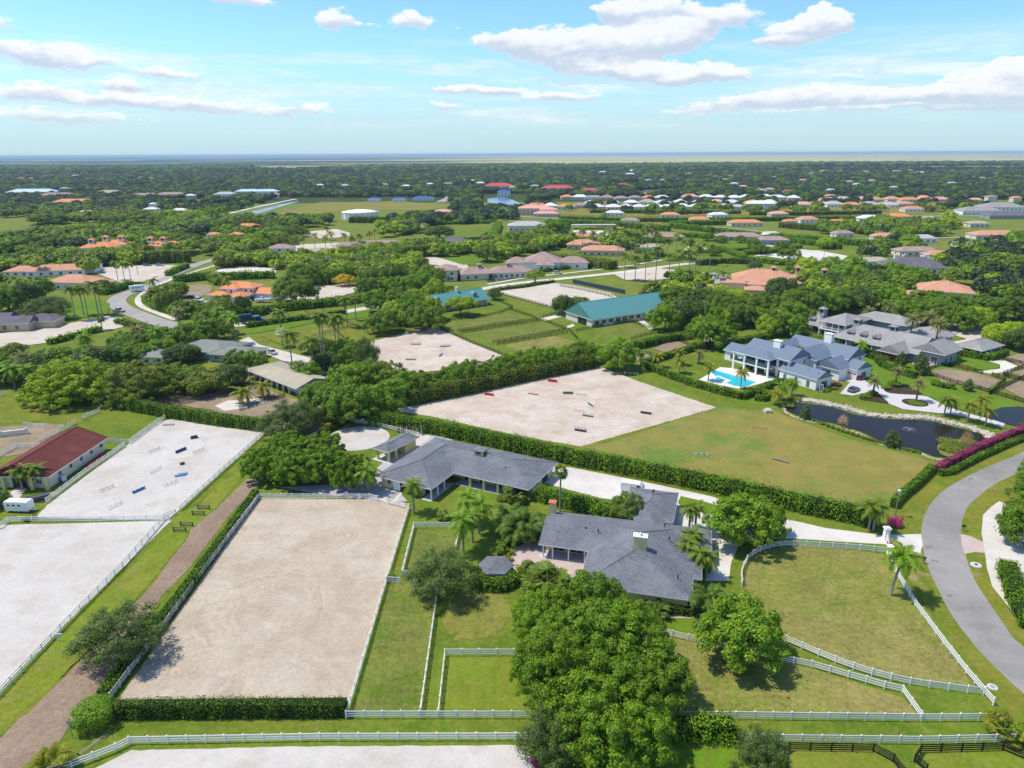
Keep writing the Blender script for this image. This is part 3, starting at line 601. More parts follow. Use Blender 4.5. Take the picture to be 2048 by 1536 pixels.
# ------------------------------------------------------------ fences
def unit(name,mat,f): mb=MB(); f(mb); return mb.mesh(name,mat)
POSTM={};RAILM={}
for k,m in (('white',WHITE),('dark',BLACKW),('brown',BROWNW),('grey',STEEL)):
    POSTM[k]=unit('post_'+k,m,lambda b:(b.box(-.065,.065,-.065,.065,-.1,1.0),b.box(-.085,.085,-.085,.085,1.0,1.03)))
    RAILM[k]=unit('rail_'+k,m,lambda b:b.box(0,1,-.025,.025,-.085,.085))
def fence(pix,label,style='white',ht=1.35,rails=(.42,.80,1.2),sp=2.44,near=True,smo=0,group=None,name='rail_fence',cat='fence',closed=False,world=None):
    pts=[Vector(p) for p in world] if world else [P(*p) for p in pix]
    for p in pts: p.z=0
    if smo: pts=smooth(pts,smo,closed)
    if closed: pts=pts+[pts[0]]
    # resample at post spacing along each straight
    o0=pts[0].copy(); e=empty(name,o0,0,label,cat,group)
    nodes=[pts[0]]
    if smo or near is None:
        acc=0
        for a,b in zip(pts,pts[1:]):
            L=(b-a).length; t=sp-acc
            while t<=L: nodes.append(a.lerp(b,t/L)); t+=sp
            acc=(acc+L)%sp
        if (nodes[-1]-pts[-1]).length>.5: nodes.append(pts[-1])
    else:
        for a,b in zip(pts,pts[1:]):
            k=max(1,round((b-a).length/sp))
            for j in range(1,k+1): nodes.append(a.lerp(b,j/k))
    rr=random.Random(5)
    if near and len(nodes)<300:
        for p in nodes: ob('post',POSTM[style],e,p-o0,(rr.uniform(-.012,.012),rr.uniform(-.012,.012),0),(1,1,ht))
        for a,b in zip(nodes,nodes[1:]):
            d=b-a; an=math.atan2(d.y,d.x)
            for z in rails: ob('rail',RAILM[style],e,(a.x-o0.x,a.y-o0.y,z+rr.uniform(-.01,.01)),(0,rr.uniform(-.006,.006),an),(d.length,1,1))
    else:
        mb=MB()
        for p in nodes: q=p-o0; mb.box(q.x-.07,q.x+.07,q.y-.07,q.y+.07,0,ht)
        o=ob('posts',mb.mesh('posts',POSTM[style].materials[0]),e); o['kind']='stuff'
        for a,b in zip(pts,pts[1:]):
            d=b-a; an=math.atan2(d.y,d.x)
            for z in rails: ob('rail',RAILM[style],e,(a.x-o0.x,a.y-o0.y,z),(0,0,an),(d.length,1,1))
    return e
# ------------------------------------------------------------ buildings
def roofmesh(x0,x1,y0,y1,ze,pitch,ends='hh',ridge=None,th=.2,name='roof',mat=None):
    """rectilinear hip / gable roof; (x0..y1) is the eave line. ends: low end, high end along the ridge: h or g"""
    w,d=x1-x0,y1-y0
    if ridge is None: ridge='x' if w>=d else 'y'
    t=math.tan(pitch); mb=MB()
    if ridge=='x': hw=d/2; L=w
    else: hw=w/2; L=d
    hr=hw*t; i0=min(hw,L/2) if ends[0]=='h' else 0.; i1=min(hw,L/2) if ends[1]=='h' else 0.
    if i0+i1>L: i0=i1=L/2; 
    if ends=='hh' and L<2*hw: hr=min(hr,L/2*t)
    def q(u,v,z): return (x0+u,y0+v,z) if ridge=='x' else (x0+v,y0+u,z)
    T=[q(0,0,ze),q(L,0,ze),q(L,2*hw,ze),q(0,2*hw,ze)]; B=[(a,b,c-th) for a,b,c in T]
    r0=q(i0,hw,ze+hr); r1=q(L-i1,hw,ze+hr)
    vs=T+B+[r0,r1]; fs=[(0,1,9,8),(2,3,8,9),(3,0,8),(1,2,9),(7,6,5,4)]
    for a,b in ((0,1),(1,2),(2,3),(3,0)): fs.append((a,a+4,b+4,b))
    if ridge=='y': fs=[tuple(reversed(f)) for f in fs]
    mb.add(vs,fs); me=mb.mesh(name,mat)
    # ridge and hip caps
    cp=MB(); 
    for a,b in ((r0,r1),(T[0],r0),(T[3],r0),(T[1],r1),(T[2],r1)):
        if (Vector(a)-Vector(b)).length>.3: cp.beam(Vector(a)+Vector((0,0,.03)),Vector(b)+Vector((0,0,.03)),.28,.06)
    return me,cp,hr
FASC=TRIM
class Bld:
    def __init__(s,name,label,A,B,ze,roof,wall,cat='house',group=None,trim=TRIM,ov=.6,pitch=18.4,world=None,ang=None,wallg=None):
        if world is None: a=P(*A,ze); b=P(*B,ze); s.ang=math.atan2(b.y-a.y,b.x-a.x); o=Vector((a.x,a.y,0))
        else: o=Vector((*world[:2],0)); s.ang=ang or 0
        s.o=o; s.e=empty(name,o,s.ang,label,cat,group); s.ze=ze; s.rm=roof; s.wm=wall; s.ov=ov; s.pitch=R(pitch); s.tr=trim; s.W=MB(); s.bl=[]; s.nz=0
    def loc(s,px,py,z): 
        p=P(px,py,z)-s.o; c,n=math.cos(-s.ang),math.sin(-s.ang); return (p.x*c-p.y*n,p.x*n+p.y*c)
    def bb(s,z,*pts):
        q=[s.loc(*p,z) for p in pts]; return (min(a[0] for a in q),max(a[0] for a in q),min(a[1] for a in q),max(a[1] for a in q))
    def blk(s,x0,x1,y0,y1,ze=None,ends='hh',ridge=None,pitch=None,walls=True,z0=0.,roof=None,ov=None,cap=False,inset=(0,0,0,0)):
        ze=ze or s.ze; ov=s.ov if ov is None else ov; pitch=s.pitch if pitch is None else R(pitch); ze+=s.nz; s.nz+=.003
        me,cp,hr=roofmesh(x0,x1,y0,y1,ze,pitch,ends,ridge,mat=roof or s.rm); r=ob('roof',me,s.e)
        if cap: ob('ridge_cap',cp.mesh('ridge_cap',roof or s.rm),r)
        fa=MB(); g=.02
        fa.box(x0-g,x1+g,y0-g-.03,y0-g,ze-.24,ze-.02); fa.box(x0-g,x1+g,y1+g,y1+g+.03,ze-.24,ze-.02); fa.box(x0-g-.03,x0-g,y0-g,y1+g,ze-.24,ze-.02); fa.box(x1+g,x1+g+.03,y0-g,y1+g,ze-.24,ze-.02)
        ob('fascia',fa.mesh('fascia',s.tr),r)
        rect=(x0+ov+inset[0],x1-ov-inset[1],y0+ov+inset[2],y1-ov-inset[3],ze,pitch)
        s.bl.append(rect)
        if walls:
            a,b,c,d=rect[:4]; zt=ze-.2; s.W.box(a,b,c,d,z0,zt)
            w,dd=x1-x0,y1-y0; rg=ridge or ('x' if w>=dd else 'y'); t=math.tan(pitch)
            if rg=='x':
                m=(y0+y1)/2; h=(dd/2)*t
                for k,xx in ((0,a),(1,b)):
                    if ends[k]=='g': s.W.add([(xx-.02 if k else xx,c,zt),(xx,d,zt),(xx,m,ze+h-.25),(xx+(.25 if k==0 else -.25),c,zt),(xx+(.25 if k==0 else -.25),d,zt),(xx+(.25 if k==0 else -.25),m,ze+h-.25)],[(0,2,1),(3,4,5),(0,3,5,2),(1,2,5,4)])
            else:
                m=(x0+x1)/2; h=(w/2)*t
                for k,yy in ((0,c),(1,d)):
                    if ends[k]=='g': s.W.add([(a,yy,zt),(b,yy,zt),(m,yy,ze+h-.25),(a,yy+(.25 if k==0 else -.25),zt),(b,yy+(.25 if k==0 else -.25),zt),(m,yy+(.25 if k==0 else -.25),ze+h-.25)],[(0,1,2),(3,5,4),(0,2,5,3),(1,4,5,2)])
        return rect
    def M(s,rect,side,u,z):
        a,b,c,d=rect[:4]
        if side=='f': return Matrix.Translation((a+u,c,z))
        if side=='b': return Matrix.Translation((b-u,d,z))@Matrix.Rotation(math.pi,4,'Z')
        if side=='l': return Matrix.Translation((a,d-u,z))@Matrix.Rotation(-math.pi/2,4,'Z')
        return Matrix.Translation((b,c+u,z))@Matrix.Rotation(math.pi/2,4,'Z')
    def win(s,rect,side,us,z,w,h,glass=GLASS,frame=None,name='window',mull=1):
        mb=MB(); f=.09
        mb.box(-w/2-f,w/2+f,-.07,-.003,-f,0,0); mb.box(-w/2-f,w/2+f,-.07,-.003,h,h+f,0); mb.box(-w/2-f,-w/2,-.07,-.003,0,h,0); mb.box(w/2,w/2+f,-.07,-.003,0,h,0)
        for i in range(1,mull+1): x=-w/2+w*i/(mull+1); mb.box(x-.03,x+.03,-.06,-.035,0,h,0)
        me=mb.mesh('window_frame',frame or s.tr); gb=MB(); gb.box(-w/2,w/2,-.03,.01,0,h); gm=gb.mesh('pane',glass)
        for u in us:
            o=ob(name,me,s.e); o.matrix_local=s.M(rect,side,u,z); ob('pane',gm,o)
    def panel(s,rect,side,u,z,w,h,mat,name='door',th=.08):
        mb=MB(); mb.box(-w/2,w/2,-th,-.004,0,h); o=ob(name,mb.mesh(name,mat),s.e); o.matrix_local=s.M(rect,side,u,z); return o
    def box(s,x0,x1,y0,y1,z0,z1,mat,name):
        mb=MB(); mb.box(x0,x1,y0,y1,z0,z1); return ob(name,mb.mesh(name,mat),s.e)
    def col(s,pts,z0,z1,w,mat,name='column'):
        mb=MB(); mb.box(-w/2,w/2,-w/2,w/2,0,z1-z0); mb.box(-w/2-.05,w/2+.05,-w/2-.05,w/2+.05,0,.2); mb.box(-w/2-.05,w/2+.05,-w/2-.05,w/2+.05,z1-z0-.2,z1-z0-.002)
        me=mb.mesh(name,mat)
        for x,y in pts: ob(name,me,s.e,(x,y,z0))
    def chim(s,x,y,z0,z1,w,d,mat,cap=TRIM,name='chimney',pot=True):
        mb=MB(); mb.box(x-w/2,x+w/2,y-d/2,y+d/2,z0,z1); o=ob(name,mb.mesh(name,mat),s.e)
        mb=MB(); mb.box(x-w/2-.12,x+w/2+.12,y-d/2-.12,y+d/2+.12,z1+.002,z1+.22); ob('cap',mb.mesh('cap',cap),o)
        if pot: mb=MB(); mb.tube([(x,y,z1+.22),(x,y,z1+.6)],[.2,.18],8); mb.tube([(x,y,z1+.6),(x,y,z1+.75)],[.3,.05],8); ob('flue',mb.mesh('flue',STEEL),o)
        return o
    def cupola(s,x,y,z,w,h,roof=None,wall=None,name='cupola',hip=30,louv=True):
        mb=MB(); mb.box(x-w/2,x+w/2,y-w/2,y+w/2,z-1.2,z+h); o=ob(name,mb.mesh(name,wall or TRIM),s.e)
        me,cp,hr=roofmesh(x-w/2-.35,x+w/2+.35,y-w/2-.35,y+w/2+.35,z+h+.15,R(hip),mat=roof or s.rm); ob('cupola_roof',me,o)
        if louv:
            mb=MB()
            for a in (-1,1):
                mb.box(x-w*.3,x+w*.3,y+a*(w/2+.02)-.02,y+a*(w/2+.02)+.02,z+h*.15,z+h*.85); mb.box(x+a*(w/2+.02)-.02,x+a*(w/2+.02)+.02,y-w*.3,y+w*.3,z+h*.15,z+h*.85)
            ob('louvre',mb.mesh('louvre',GLASS),o)
        return o
    def dormer(s,x,y,z,w,h,dep,glass=GLASS,wall=None):
        mb=MB(); mb.box(x-w/2,x+w/2,y,y+dep,z,z+h); mb.add([(x-w/2,y,z+h),(x+w/2,y,z+h),(x,y,z+h+w*.35),(x-w/2,y+.2,z+h),(x+w/2,y+.2,z+h),(x,y+.2,z+h+w*.35)],[(0,1,2),(3,5,4)]); o=ob('dormer',mb.mesh('dormer',wall or TRIM),s.e)
        me,cp,hr=roofmesh(x-w/2-.25,x+w/2+.25,y-.25,y+dep,z+h+.12,R(35),'gg','y',mat=s.rm); ob('dormer_roof',me,o)
        mb=MB(); mb.box(x-w*.28,x+w*.28,y-.04,y-.003,z+h*.35,z+h*.9); ob('pane',mb.mesh('pane',glass),o)
    def vents(s,pts):
        mb=MB(); mb.tube([(0,0,-.3),(0,0,.35)],[.12,.12],6); mb.tube([(0,0,.35),(0,0,.45)],[.2,.1],6); me=mb.mesh('roof_vent',IRON)
        for p in pts: ob('roof_vent',me,s.e,p)
    def zroof(s,i,x,y):
        """height of the roof of block i above local x,y (hip both ways)"""
        a,b,c,d,ze,p=s.bl[i]; return ze
    def done(s):
        if s.W.v: ob('wall',s.W.mesh('wall',s.wm),s.e)
        return s.e
_hs={}
def house(px,py,w,d,rot,ht,roof,wall,label,group=None,ends='hh',pitch=20,wins=True,cat='house',name='house',wing=None,parts=True):
    """a smaller or farther house: px,py the foot of its near wall's middle"""
    p=P(px,py); a=R(rot); o=Vector((p.x-math.cos(a)*w/2,p.y-math.sin(a)*w/2,0))
    b=Bld(name,label,None,None,ht,roof,wall,cat,group,world=o,ang=a,pitch=pitch,ov=.5)
    r=b.blk(0,w,0,d,ht,ends)
    if wing: b.blk(*wing[:4],wing[4] if len(wing)>4 else ht-.25,ends)
    if wins:
        n=max(2,int(w/5)); st=2 if ht>5 else 1
        for k in range(st):
            b.win(r,'f',[(i+.5)*(w-1)/n for i in range(n)],.9+k*3,1.7,1.3,mull=0)
            b.win(r,'l',[d*.5],.9+k*3,1.5,1.3,mull=0); b.win(r,'r',[d*.5],.9+k*3,1.5,1.3,mull=0)
    return b.done()
# ------------------------------------------------------------ vehicles
def loft(prof,hw,mb,mi=0,inset=.12):
    """side profile (x,z) swept across the width with a rounded shoulder"""
    n=len(prof); rings=[]
    for k,y in enumerate((-hw,-hw+inset,hw-inset,hw)):
        f=.94 if k in(0,3) else 1.
        zc=sum(z for _,z in prof)/n; rings.append([(x*(.985 if k in(0,3) else 1),y,zc+(z-zc)*f) for x,z in prof])
    vs=[v for r in rings for v in r]; fs=[]
    for i in range(3):
        for j in range(n): fs.append((i*n+j,i*n+(j+1)%n,(i+1)*n+(j+1)%n,(i+1)*n+j))
    fs.append(tuple(reversed(range(n)))); fs.append(tuple(range(3*n,4*n))); mb.add(vs,fs,mi)
_v={}
def vehicle(px,py,rot,kind,colour,label,name='parked_car',cat='car',group=None,s=1.):
    p=P(px,py); e=empty(name,p,R(rot),label,cat,group); key=(kind,colour)
    if key not in _v:
        b=MB(); gl=MB(); L=4.8; wr=.36; wx=(-1.45,1.45); hw=.93
        if kind=='suv': loft([(-2.4,.35),(-2.42,.95),(-2.3,1.1),(1.0,1.12),(2.2,1.0),(2.42,.8),(2.4,.35)],hw,b); loft([(-2.25,1.08),(-2.0,1.62),(.1,1.70),(.45,1.66),(1.15,1.1)],.80,gl); b.box(-1.9,.25,-.70,.70,1.66,1.73)
        elif kind=='sedan': loft([(-2.35,.35),(-2.4,.9),(-1.6,1.0),(1.1,1.0),(2.2,.85),(2.4,.65),(2.35,.35)],hw,b); loft([(-1.9,.98),(-1.1,1.40),(.2,1.43),(1.2,.98)],.76,gl); b.box(-1.0,.1,-.66,.66,1.40,1.45)
        elif kind=='pickup':
            loft([(-2.8,.45),(-2.8,1.1),(-.9,1.1),(1.4,1.15),(2.6,1.1),(2.8,.9),(2.75,.45)],.98,b); loft([(-.9,1.1),(-.7,1.78),(.7,1.8),(1.4,1.12)],.84,gl); b.box(-.6,.6,-.74,.74,1.77,1.84); b.box(-2.65,-1.0,-.8,-.7,1.1,1.25); b.box(-2.65,-1.0,.7,.8,1.1,1.25); wx=(-1.8,1.8); wr=.42
        elif kind=='van':
            loft([(-2.9,.4),(-2.95,2.3),(-2.8,2.5),(1.3,2.5),(1.9,1.9),(2.2,1.3),(2.9,1.05),(2.95,.4)],1.0,b); gl.add([(1.36,-.85,2.44),(1.36,.85,2.44),(2.18,.85,1.36),(2.18,-.85,1.36)],[(3,2,1,0)]); gl.box(.6,1.5,-1.01,1.01,1.5,2.1); wx=(-1.9,2.0)
        elif kind=='trailer':
            b.box(-3.2,3.0,-1.15,1.15,.6,2.9); loft([(-3.2,2.85),(-3.1,3.05),(2.9,3.05),(3.0,2.85)],1.1,b); 
            for x in (-2,-.6,.8): gl.box(x-.35,x+.35,-1.165,1.165,1.9,2.35)
            b.box(3.0,4.3,-.08,.08,.5,.62); wx=(-.8,.1)
        elif kind=='rv':
            b.box(-4.5,4.3,-1.25,1.25,.5,3.2); loft([(-4.5,3.15),(-4.4,3.35),(4.2,3.35),(4.35,3.1)],1.2,b)
            for x in (-3.2,-1.4,.4,2.2): gl.box(x-.5,x+.5,-1.265,1.265,1.8,2.5)
            wx=(-2.6,3.0); wr=.5
        elif kind=='box_truck':
            b.box(-4.6,-.2,-1.25,1.25,.8,3.8); wx=(-3.2,4.3); wr=.5
            loft([(-.2,.6),(-.2,3.0),(2.8,3.1),(3.4,2.3),(4.6,1.8),(5.3,1.6),(5.4,.6)],1.2,b); gl.add([(2.86,-1.0,3.0),(2.86,1.0,3.0),(3.38,1.0,2.36),(3.38,-1.0,2.36)],[(3,2,1,0)]); gl.box(1.8,3.0,-1.22,1.22,2.0,2.7)
        elif kind=='cart':
            b.box(-1.2,1.2,-.6,.6,.3,.65); b.box(-1.0,-.3,-.55,.55,.65,.85); b.box(-1.1,.9,-.6,.6,1.75,1.82)
            for x in (-1.05,.85):
                for y in (-.56,.56): b.box(x-.03,x+.03,y-.03,y+.03,.6,1.75)
            wx=(-.8,.8); wr=.25; hw=.6
        elif kind=='boat':
            loft([(-3.2,.8),(-3.2,1.7),(2.4,1.9),(4.2,2.1),(3.0,1.0),(2.0,.75)],1.15,b,0,.4); b.box(-.6,.6,-.5,.5,1.8,2.6); gl.box(.6,.7,-.6,.6,2.2,2.8); wx=(-1.2,.0)
        wb=MB(); 
        wb.tube([(0,-.12,0),(0,.12,0)],[wr,wr],14); rb=MB(); rb.tube([(0,-.13,0),(0,.13,0)],[wr*.55,wr*.55],10)
        lb=MB(); lb.box(-.03,.03,-.2,.2,-.08,.08)
        _v[key]=(b.mesh('body',CARP[colour]),gl.mesh('windows',GLASSC) if gl.v else None,wb.mesh('tyre',TYRE),rb.mesh('rim',STEEL),lb.mesh('headlight',TRIM),wx,wr,hw if kind!='pickup' else .98)
    bm_,gm,wm,rm,lm,wx,wr,hw=_v[key]
    bo=ob('body',bm_,e); 
    if gm: ob('windows',gm,bo)
    for x in wx:
        for y in (-hw+.1,hw-.1):
            w=ob('wheel',wm,e,(x,y,wr)); ob('rim',rm,w)
    if kind in('suv','sedan','pickup'):
        X=2.40 if kind!='pickup' else 2.78
        for y in (-.62,.62): ob('headlight',lm,e,(X,y,.82 if kind!='pickup' else .95))
    e.scale=(s,s,s); return e
# ------------------------------------------------------------ horse jumps
def jump(px,py,rot,label,fill='white',poles=('white','white'),w=3.4,wings=1.5,h=1.0,fillh=.0,winged=True,group='show jumps standing in the sand arenas',wcol='white',name='horse_jump'):
    p=P(px,py); e=empty(name,p,R(rot),label,'horse jump',group)
    for s in (-1,1):
        mb=MB(); x=s*w/2
        mb.box(x-.04,x+.04,-.04,.04,0,wings); mb.box(x-.04,x+.04,-.3,.3,0,.06)
        if winged:
            x2=x+s*.65; mb.box(x2-.03,x2+.03,-.03,.03,0,wings*.72); mb.box(x2-.03,x2+.03,-.3,.3,0,.06)
            for k in range(4): z=.3+k*.26*wings/1.5; mb.box(min(x,x2)+.05,max(x,x2)-.05,-.012,.012,z-.022,z+.022)
        ob('standard',mb.mesh('standard',COLP[wcol]),e)
    for i,c in enumerate(poles):
        z=h-i*.32; mb=MB(); n=6
        for k in range(n):
            a=-w/2+.05+(w-.1)*k/n; mb.tube([(a,-.06,z),(a+(w-.1)/n,-.06,z)],[.055,.055],6,mi=k%2)
        ob('pole',mb.mesh('pole',[COLP[c],COLP['white'] if c!='white' else COLP['grey']] if c not in('brown','dark','whole','grey') else [COLP[c],COLP[c]]),e)
    if fillh: 
        mb=MB(); mb.box(-w/2+.15,w/2-.15,-.12,.12,.02,fillh)
        for k in range(6): a=-w/2+.35+k*(w-.7)/5; mb.box(a-.03,a+.03,-.16,.16,.0,fillh+.05)
        ob('filler',mb.mesh('filler',COLP[fill]),e)
    return e
def lightpole(px,py,h,label,arm=True,name='utility_pole',cat='pole',mat=WOODP,group=None):
    p=P(px,py); e=empty(name,p,0,label,cat,group); mb=MB(); mb.tube([(0,0,-.1),(0,0,h)],[.16,.11],8); ob('shaft',mb.mesh('shaft',mat),e)
    if arm: mb=MB(); mb.box(-1.1,1.1,-.06,.06,h-.7,h-.55); [mb.tube([(x,0,h-.55),(x,0,h-.35)],[.05,.04],6) for x in (-1,0,1)]; ob('crossarm',mb.mesh('crossarm',mat),e)
    return e
# ------------------------------------------------------------ the ground, one sheet to the horizon, and what is laid on it
def bigsheet(name,x0,x1,y0,y1,z,mat):
    mb=MB(); nx,ny=12,12; vs=[(x0+(x1-x0)*i/nx,y0+(y1-y0)*j/ny,z) for j in range(ny+1) for i in range(nx+1)]
    mb.add(vs,[(j*(nx+1)+i,j*(nx+1)+i+1,(j+1)*(nx+1)+i+1,(j+1)*(nx+1)+i) for j in range(ny) for i in range(nx)])
    o=ob(name,mb.mesh(name,mat)); o['kind']='structure'; return o
bigsheet('ground',-45000,45000,-500,60000,-.12,T_BASE)
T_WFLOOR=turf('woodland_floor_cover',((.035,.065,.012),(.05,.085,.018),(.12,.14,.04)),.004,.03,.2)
# the far plain: bands of marsh grass, dark tree islands and burnt ground, in kilometres
m_,g,out=newmat('marsh_plain'); p=g.n('ShaderNodeNewGeometry').outputs['Position']; sp=g.n('ShaderNodeSeparateXYZ',{0:p})
q=g.n('ShaderNodeVectorMath',{0:p,1:(.00022,.00075,0)},operation='MULTIPLY').outputs[0]
n1=g.noise(q,1.0,6,.6); n2=g.noise(q,2.6,5,.65)
side=g.rng(g.m('DIVIDE',sp.outputs[0],sp.outputs[1]),-.30,.20)
w=g.m('ADD',n1,g.m('MULTIPLY',side,.22))
c=g.mix(g.rng(w,.52,.60),(.045,.075,.05),(.42,.38,.16))
c=g.mix(g.m('MULTIPLY',g.rng(n2,.56,.66),.85),c,(.075,.070,.075))
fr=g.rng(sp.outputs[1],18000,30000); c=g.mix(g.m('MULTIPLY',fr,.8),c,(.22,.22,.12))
bsdf(g,out,c,1.,.0)
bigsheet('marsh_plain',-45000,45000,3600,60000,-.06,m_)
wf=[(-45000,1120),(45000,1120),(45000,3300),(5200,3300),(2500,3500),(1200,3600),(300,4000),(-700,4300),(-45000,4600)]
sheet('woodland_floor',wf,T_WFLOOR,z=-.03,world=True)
# bands and clearings on the far plain and in the far wood
T_KHAKI=turf('khaki_marsh_grass',((.36,.34,.14),(.40,.37,.17),(.27,.28,.12)),.002,.01,.15)
for i,pg in enumerate([[(560,345),(720,337),(1100,331),(1100,328),(700,329),(520,333),(480,340)],[(1390,338),(1640,333),(2300,330),(2300,344),(1900,343),(1640,343)],[(1100,331),(1400,327),(2300,321),(2300,324),(1400,331),(1100,334)]]):
    sheet('marsh_grass_field',pg,T_KHAKI,z=-.02+i*.003)
T_DRYL=turf('thin_lawn_grass',((.20,.235,.045),(.25,.245,.07),(.30,.26,.09)),.12,.6,.4)
# ---- sheets near the camera (each 4 mm above the one before)
sheet('home_lawn',[(-900,1900),(-900,1100),(-200,780),(300,820),(620,830),(760,830),(1180,725),(1290,730),(1570,780),(1800,700),(2500,760),(2900,1900)],T_LAWN)
sheet('jumping_field',[(1195,893),(1440,812),(1500,822),(1545,818),(1580,836),(1700,878),(1800,905),(1900,935),(1880,960),(1800,1010),(1600,985),(1400,945),(1250,910)],T_GOLF)
sheet('jumping_field',[(1010,860),(1160,893),(1250,912),(1400,947),(1590,990),(1775,1040),(1790,1012),(1640,960),(1440,920)],T_GOLF)
sheet('field_strip',[(1190,735),(1280,722),(1420,790),(1560,815),(1500,822),(1440,812),(1433,816)],T_LAWN,jit=.2)
# arenas
sheet('dressage_arena',[(236,1400),(560,1398),(700,1402),(815,1017),(806,1004),(760,999),(520,996),(512,1002)],T_SAND,jit=.08)
sheet('sand_arena',[(-420,1800),(-300,1046),(0,1050),(170,1046),(346,1040),(330,1052),(0,1378),(-90,1470)],T_WSAND,jit=.1)
sheet('sand_arena',[(72,1035),(98,1006),(256,889),(322,842),(345,838),(440,848),(533,864),(524,872),(336,1040)],T_WSAND,jit=.12)
sheet('sand_arena',[(40,1640),(184,1540),(262,1501),(600,1493),(1058,1490),(1070,1536),(1100,1700),(40,1900)],T_WSAND,jit=.08)
rp=P(716,876); sheet('round_pen',[(rp.x+8.4*math.cos(a*.2),rp.y+8.4*math.sin(a*.2)) for a in range(31)],T_WSAND,world=True)
sheet('jumping_arena',[(790,822),(812,808),(1000,770),(1190,733),(1215,738),(1280,764),(1433,815),(1300,853),(1160,893),(1020,868),(860,832)],T_PSAND,jit=.15)
# roads, drives, paths
sheet('gravel_drive',[(1085,932),(1143,935),(1300,966),(1423,993),(1550,1033),(1650,1056),(1762,1070),(1848,1068),(1852,1120),(1820,1108),(1775,1089),(1600,1078),(1530,1077),(1480,1085),(1462,1125),(1457,1162),(1411,1162),(1414,1101),(1396,1064),(1348,1056),(1335,1010),(1200,996),(1088,966)],T_PALE,jit=.06)
sheet('lawn',[(1362,992),(1405,1002),(1440,1012),(1425,1030),(1365,1016),(1355,1005)],T_LUSH)
ROADL=[(2300,800),(2140,855),(2048,903),(1970,936),(1905,969),(1872,995),(1852,1024),(1843,1056),(1845,1088),(1853,1125),(1867,1160),(1905,1232),(1957,1300),(2002,1345),(2048,1388),(2200,1520),(2500,1760),(3000,2100)]
ROADR=[(3400,1950),(2700,1600),(2380,1470),(2200,1395),(2048,1294),(2010,1252),(1981,1209),(1955,1170),(1937,1130),(1925,1085),(1922,1055),(1934,1016),(1958,992),(1990,968),(2048,940),(2150,890),(2300,840)]
def dens(l): return smooth([Vector((*p,0)) for p in l],4,False)
road=[(p.x,p.y) for p in dens(ROADL)]+[(p.x,p.y) for p in dens(ROADR)]
sheet('road_verge',[(1780,1010),(1815,978),(1870,940),(1960,885),(2060,850),(2500,700),(2700,1600),(2048,1450),(2000,1400),(1900,1270),(1830,1180),(1800,1120),(1840,1110),(1850,1068),(1795,1062),(1770,1040)],T_VERGE,jit=.1)
sheet('road',road,T_ROAD)
T_PATCH=sandmat('asphalt_patch',(.27,.26,.245),(.31,.30,.285),(.24,.23,.215),(),0,0,.14)
for pg in ([(1848,1092),(1862,1090),(1866,1097),(1850,1099)],[(1860,1117),(1878,1121),(1876,1126),(1862,1123)],[(1893,1190),(1904,1188),(1906,1193),(1896,1195)],[(1935,958),(1944,953),(1948,957),(1938,962)]): sheet('asphalt_patch',pg,T_PATCH,jit=.04)
sheet('paver_apron',[(1921,1068),(1940,1072),(1969,1086),(1971,1106),(1950,1104),(1929,1108),(1924,1090)],T_PPAVE)
sheet('concrete_drive',[(1963,1066),(1966,1030),(1982,1014),(1998,1003),(2030,1010),(2090,1080),(2130,1250),(2080,1300),(2048,1254),(2010,1205),(1984,1172),(1974,1137),(1970,1104)],T_WALK,jit=.04)
sheet('bridle_path',[(494,956),(521,962),(502,985),(450,1040),(378,1138),(325,1190),(266,1270),(227,1328),(190,1386),(165,1412),(142,1445),(119,1482),(53,1540),(-60,1640),(-260,1700),(-150,1560),(0,1476),(53,1423),(106,1378),(185,1299),(245,1233),(309,1164),(350,1108),(378,1072),(381,1059),(418,1027),(433,1019)],T_DIRT,jit=.18)
sheet('bare_earth',[(0,1476),(53,1425),(106,1380),(180,1304),(165,1318),(92,1380),(30,1425),(-60,1470)],T_VERGE,jit=.3)
# paddocks
sheet('paddock',[(706,1422),(780,1168),(808,1140),(878,1180),(842,1424)],T_MIDG,jit=.08)
sheet('paddock',[(881,1420),(889,1312),(1020,1312),(1060,1350),(1060,1420)],T_YG,jit=.06)
sheet('paddock',[(812,1142),(832,1060),(918,1058),(935,1072),(900,1170)],T_MIDG,jit=.06)
sheet('paddock',[(1310,1275),(1360,1262),(1480,1300),(1600,1330),(1700,1362),(1806,1396),(1836,1430),(1360,1425)],T_OLIVE,jit=.08)
sheet('paddock',[(1484,1165),(1488,1130),(1505,1105),(1545,1090),(1600,1086),(1765,1108),(1800,1150),(1860,1230),(1945,1372),(1860,1366),(1740,1342),(1640,1312),(1575,1285)],T_OLIVE,jit=.08)
sheet('paddock',[(1562,1540),(1572,1490),(1745,1490),(1800,1530),(1830,1600),(1560,1600)],T_YG,jit=.05)
sheet('paddock',[(1830,1530),(1842,1495),(2010,1492),(2060,1520),(2060,1620),(1840,1620)],T_YG,jit=.05)
sheet('dry_grass_patch',[(905,1200),(945,1185),(1010,1195),(1020,1240),(985,1270),(920,1280),(895,1255)],T_DRYL,smo=4,jit=1.1)
sheet('lush_lawn',[(1080,1500),(1200,1487),(1440,1492),(1545,1500),(1555,1600),(1060,1620)],T_LUSH)
sheet('lawn',[(1270,1246),(1300,1232),(1385,1240),(1400,1262),(1372,1268),(1340,1256)],T_LUSH)
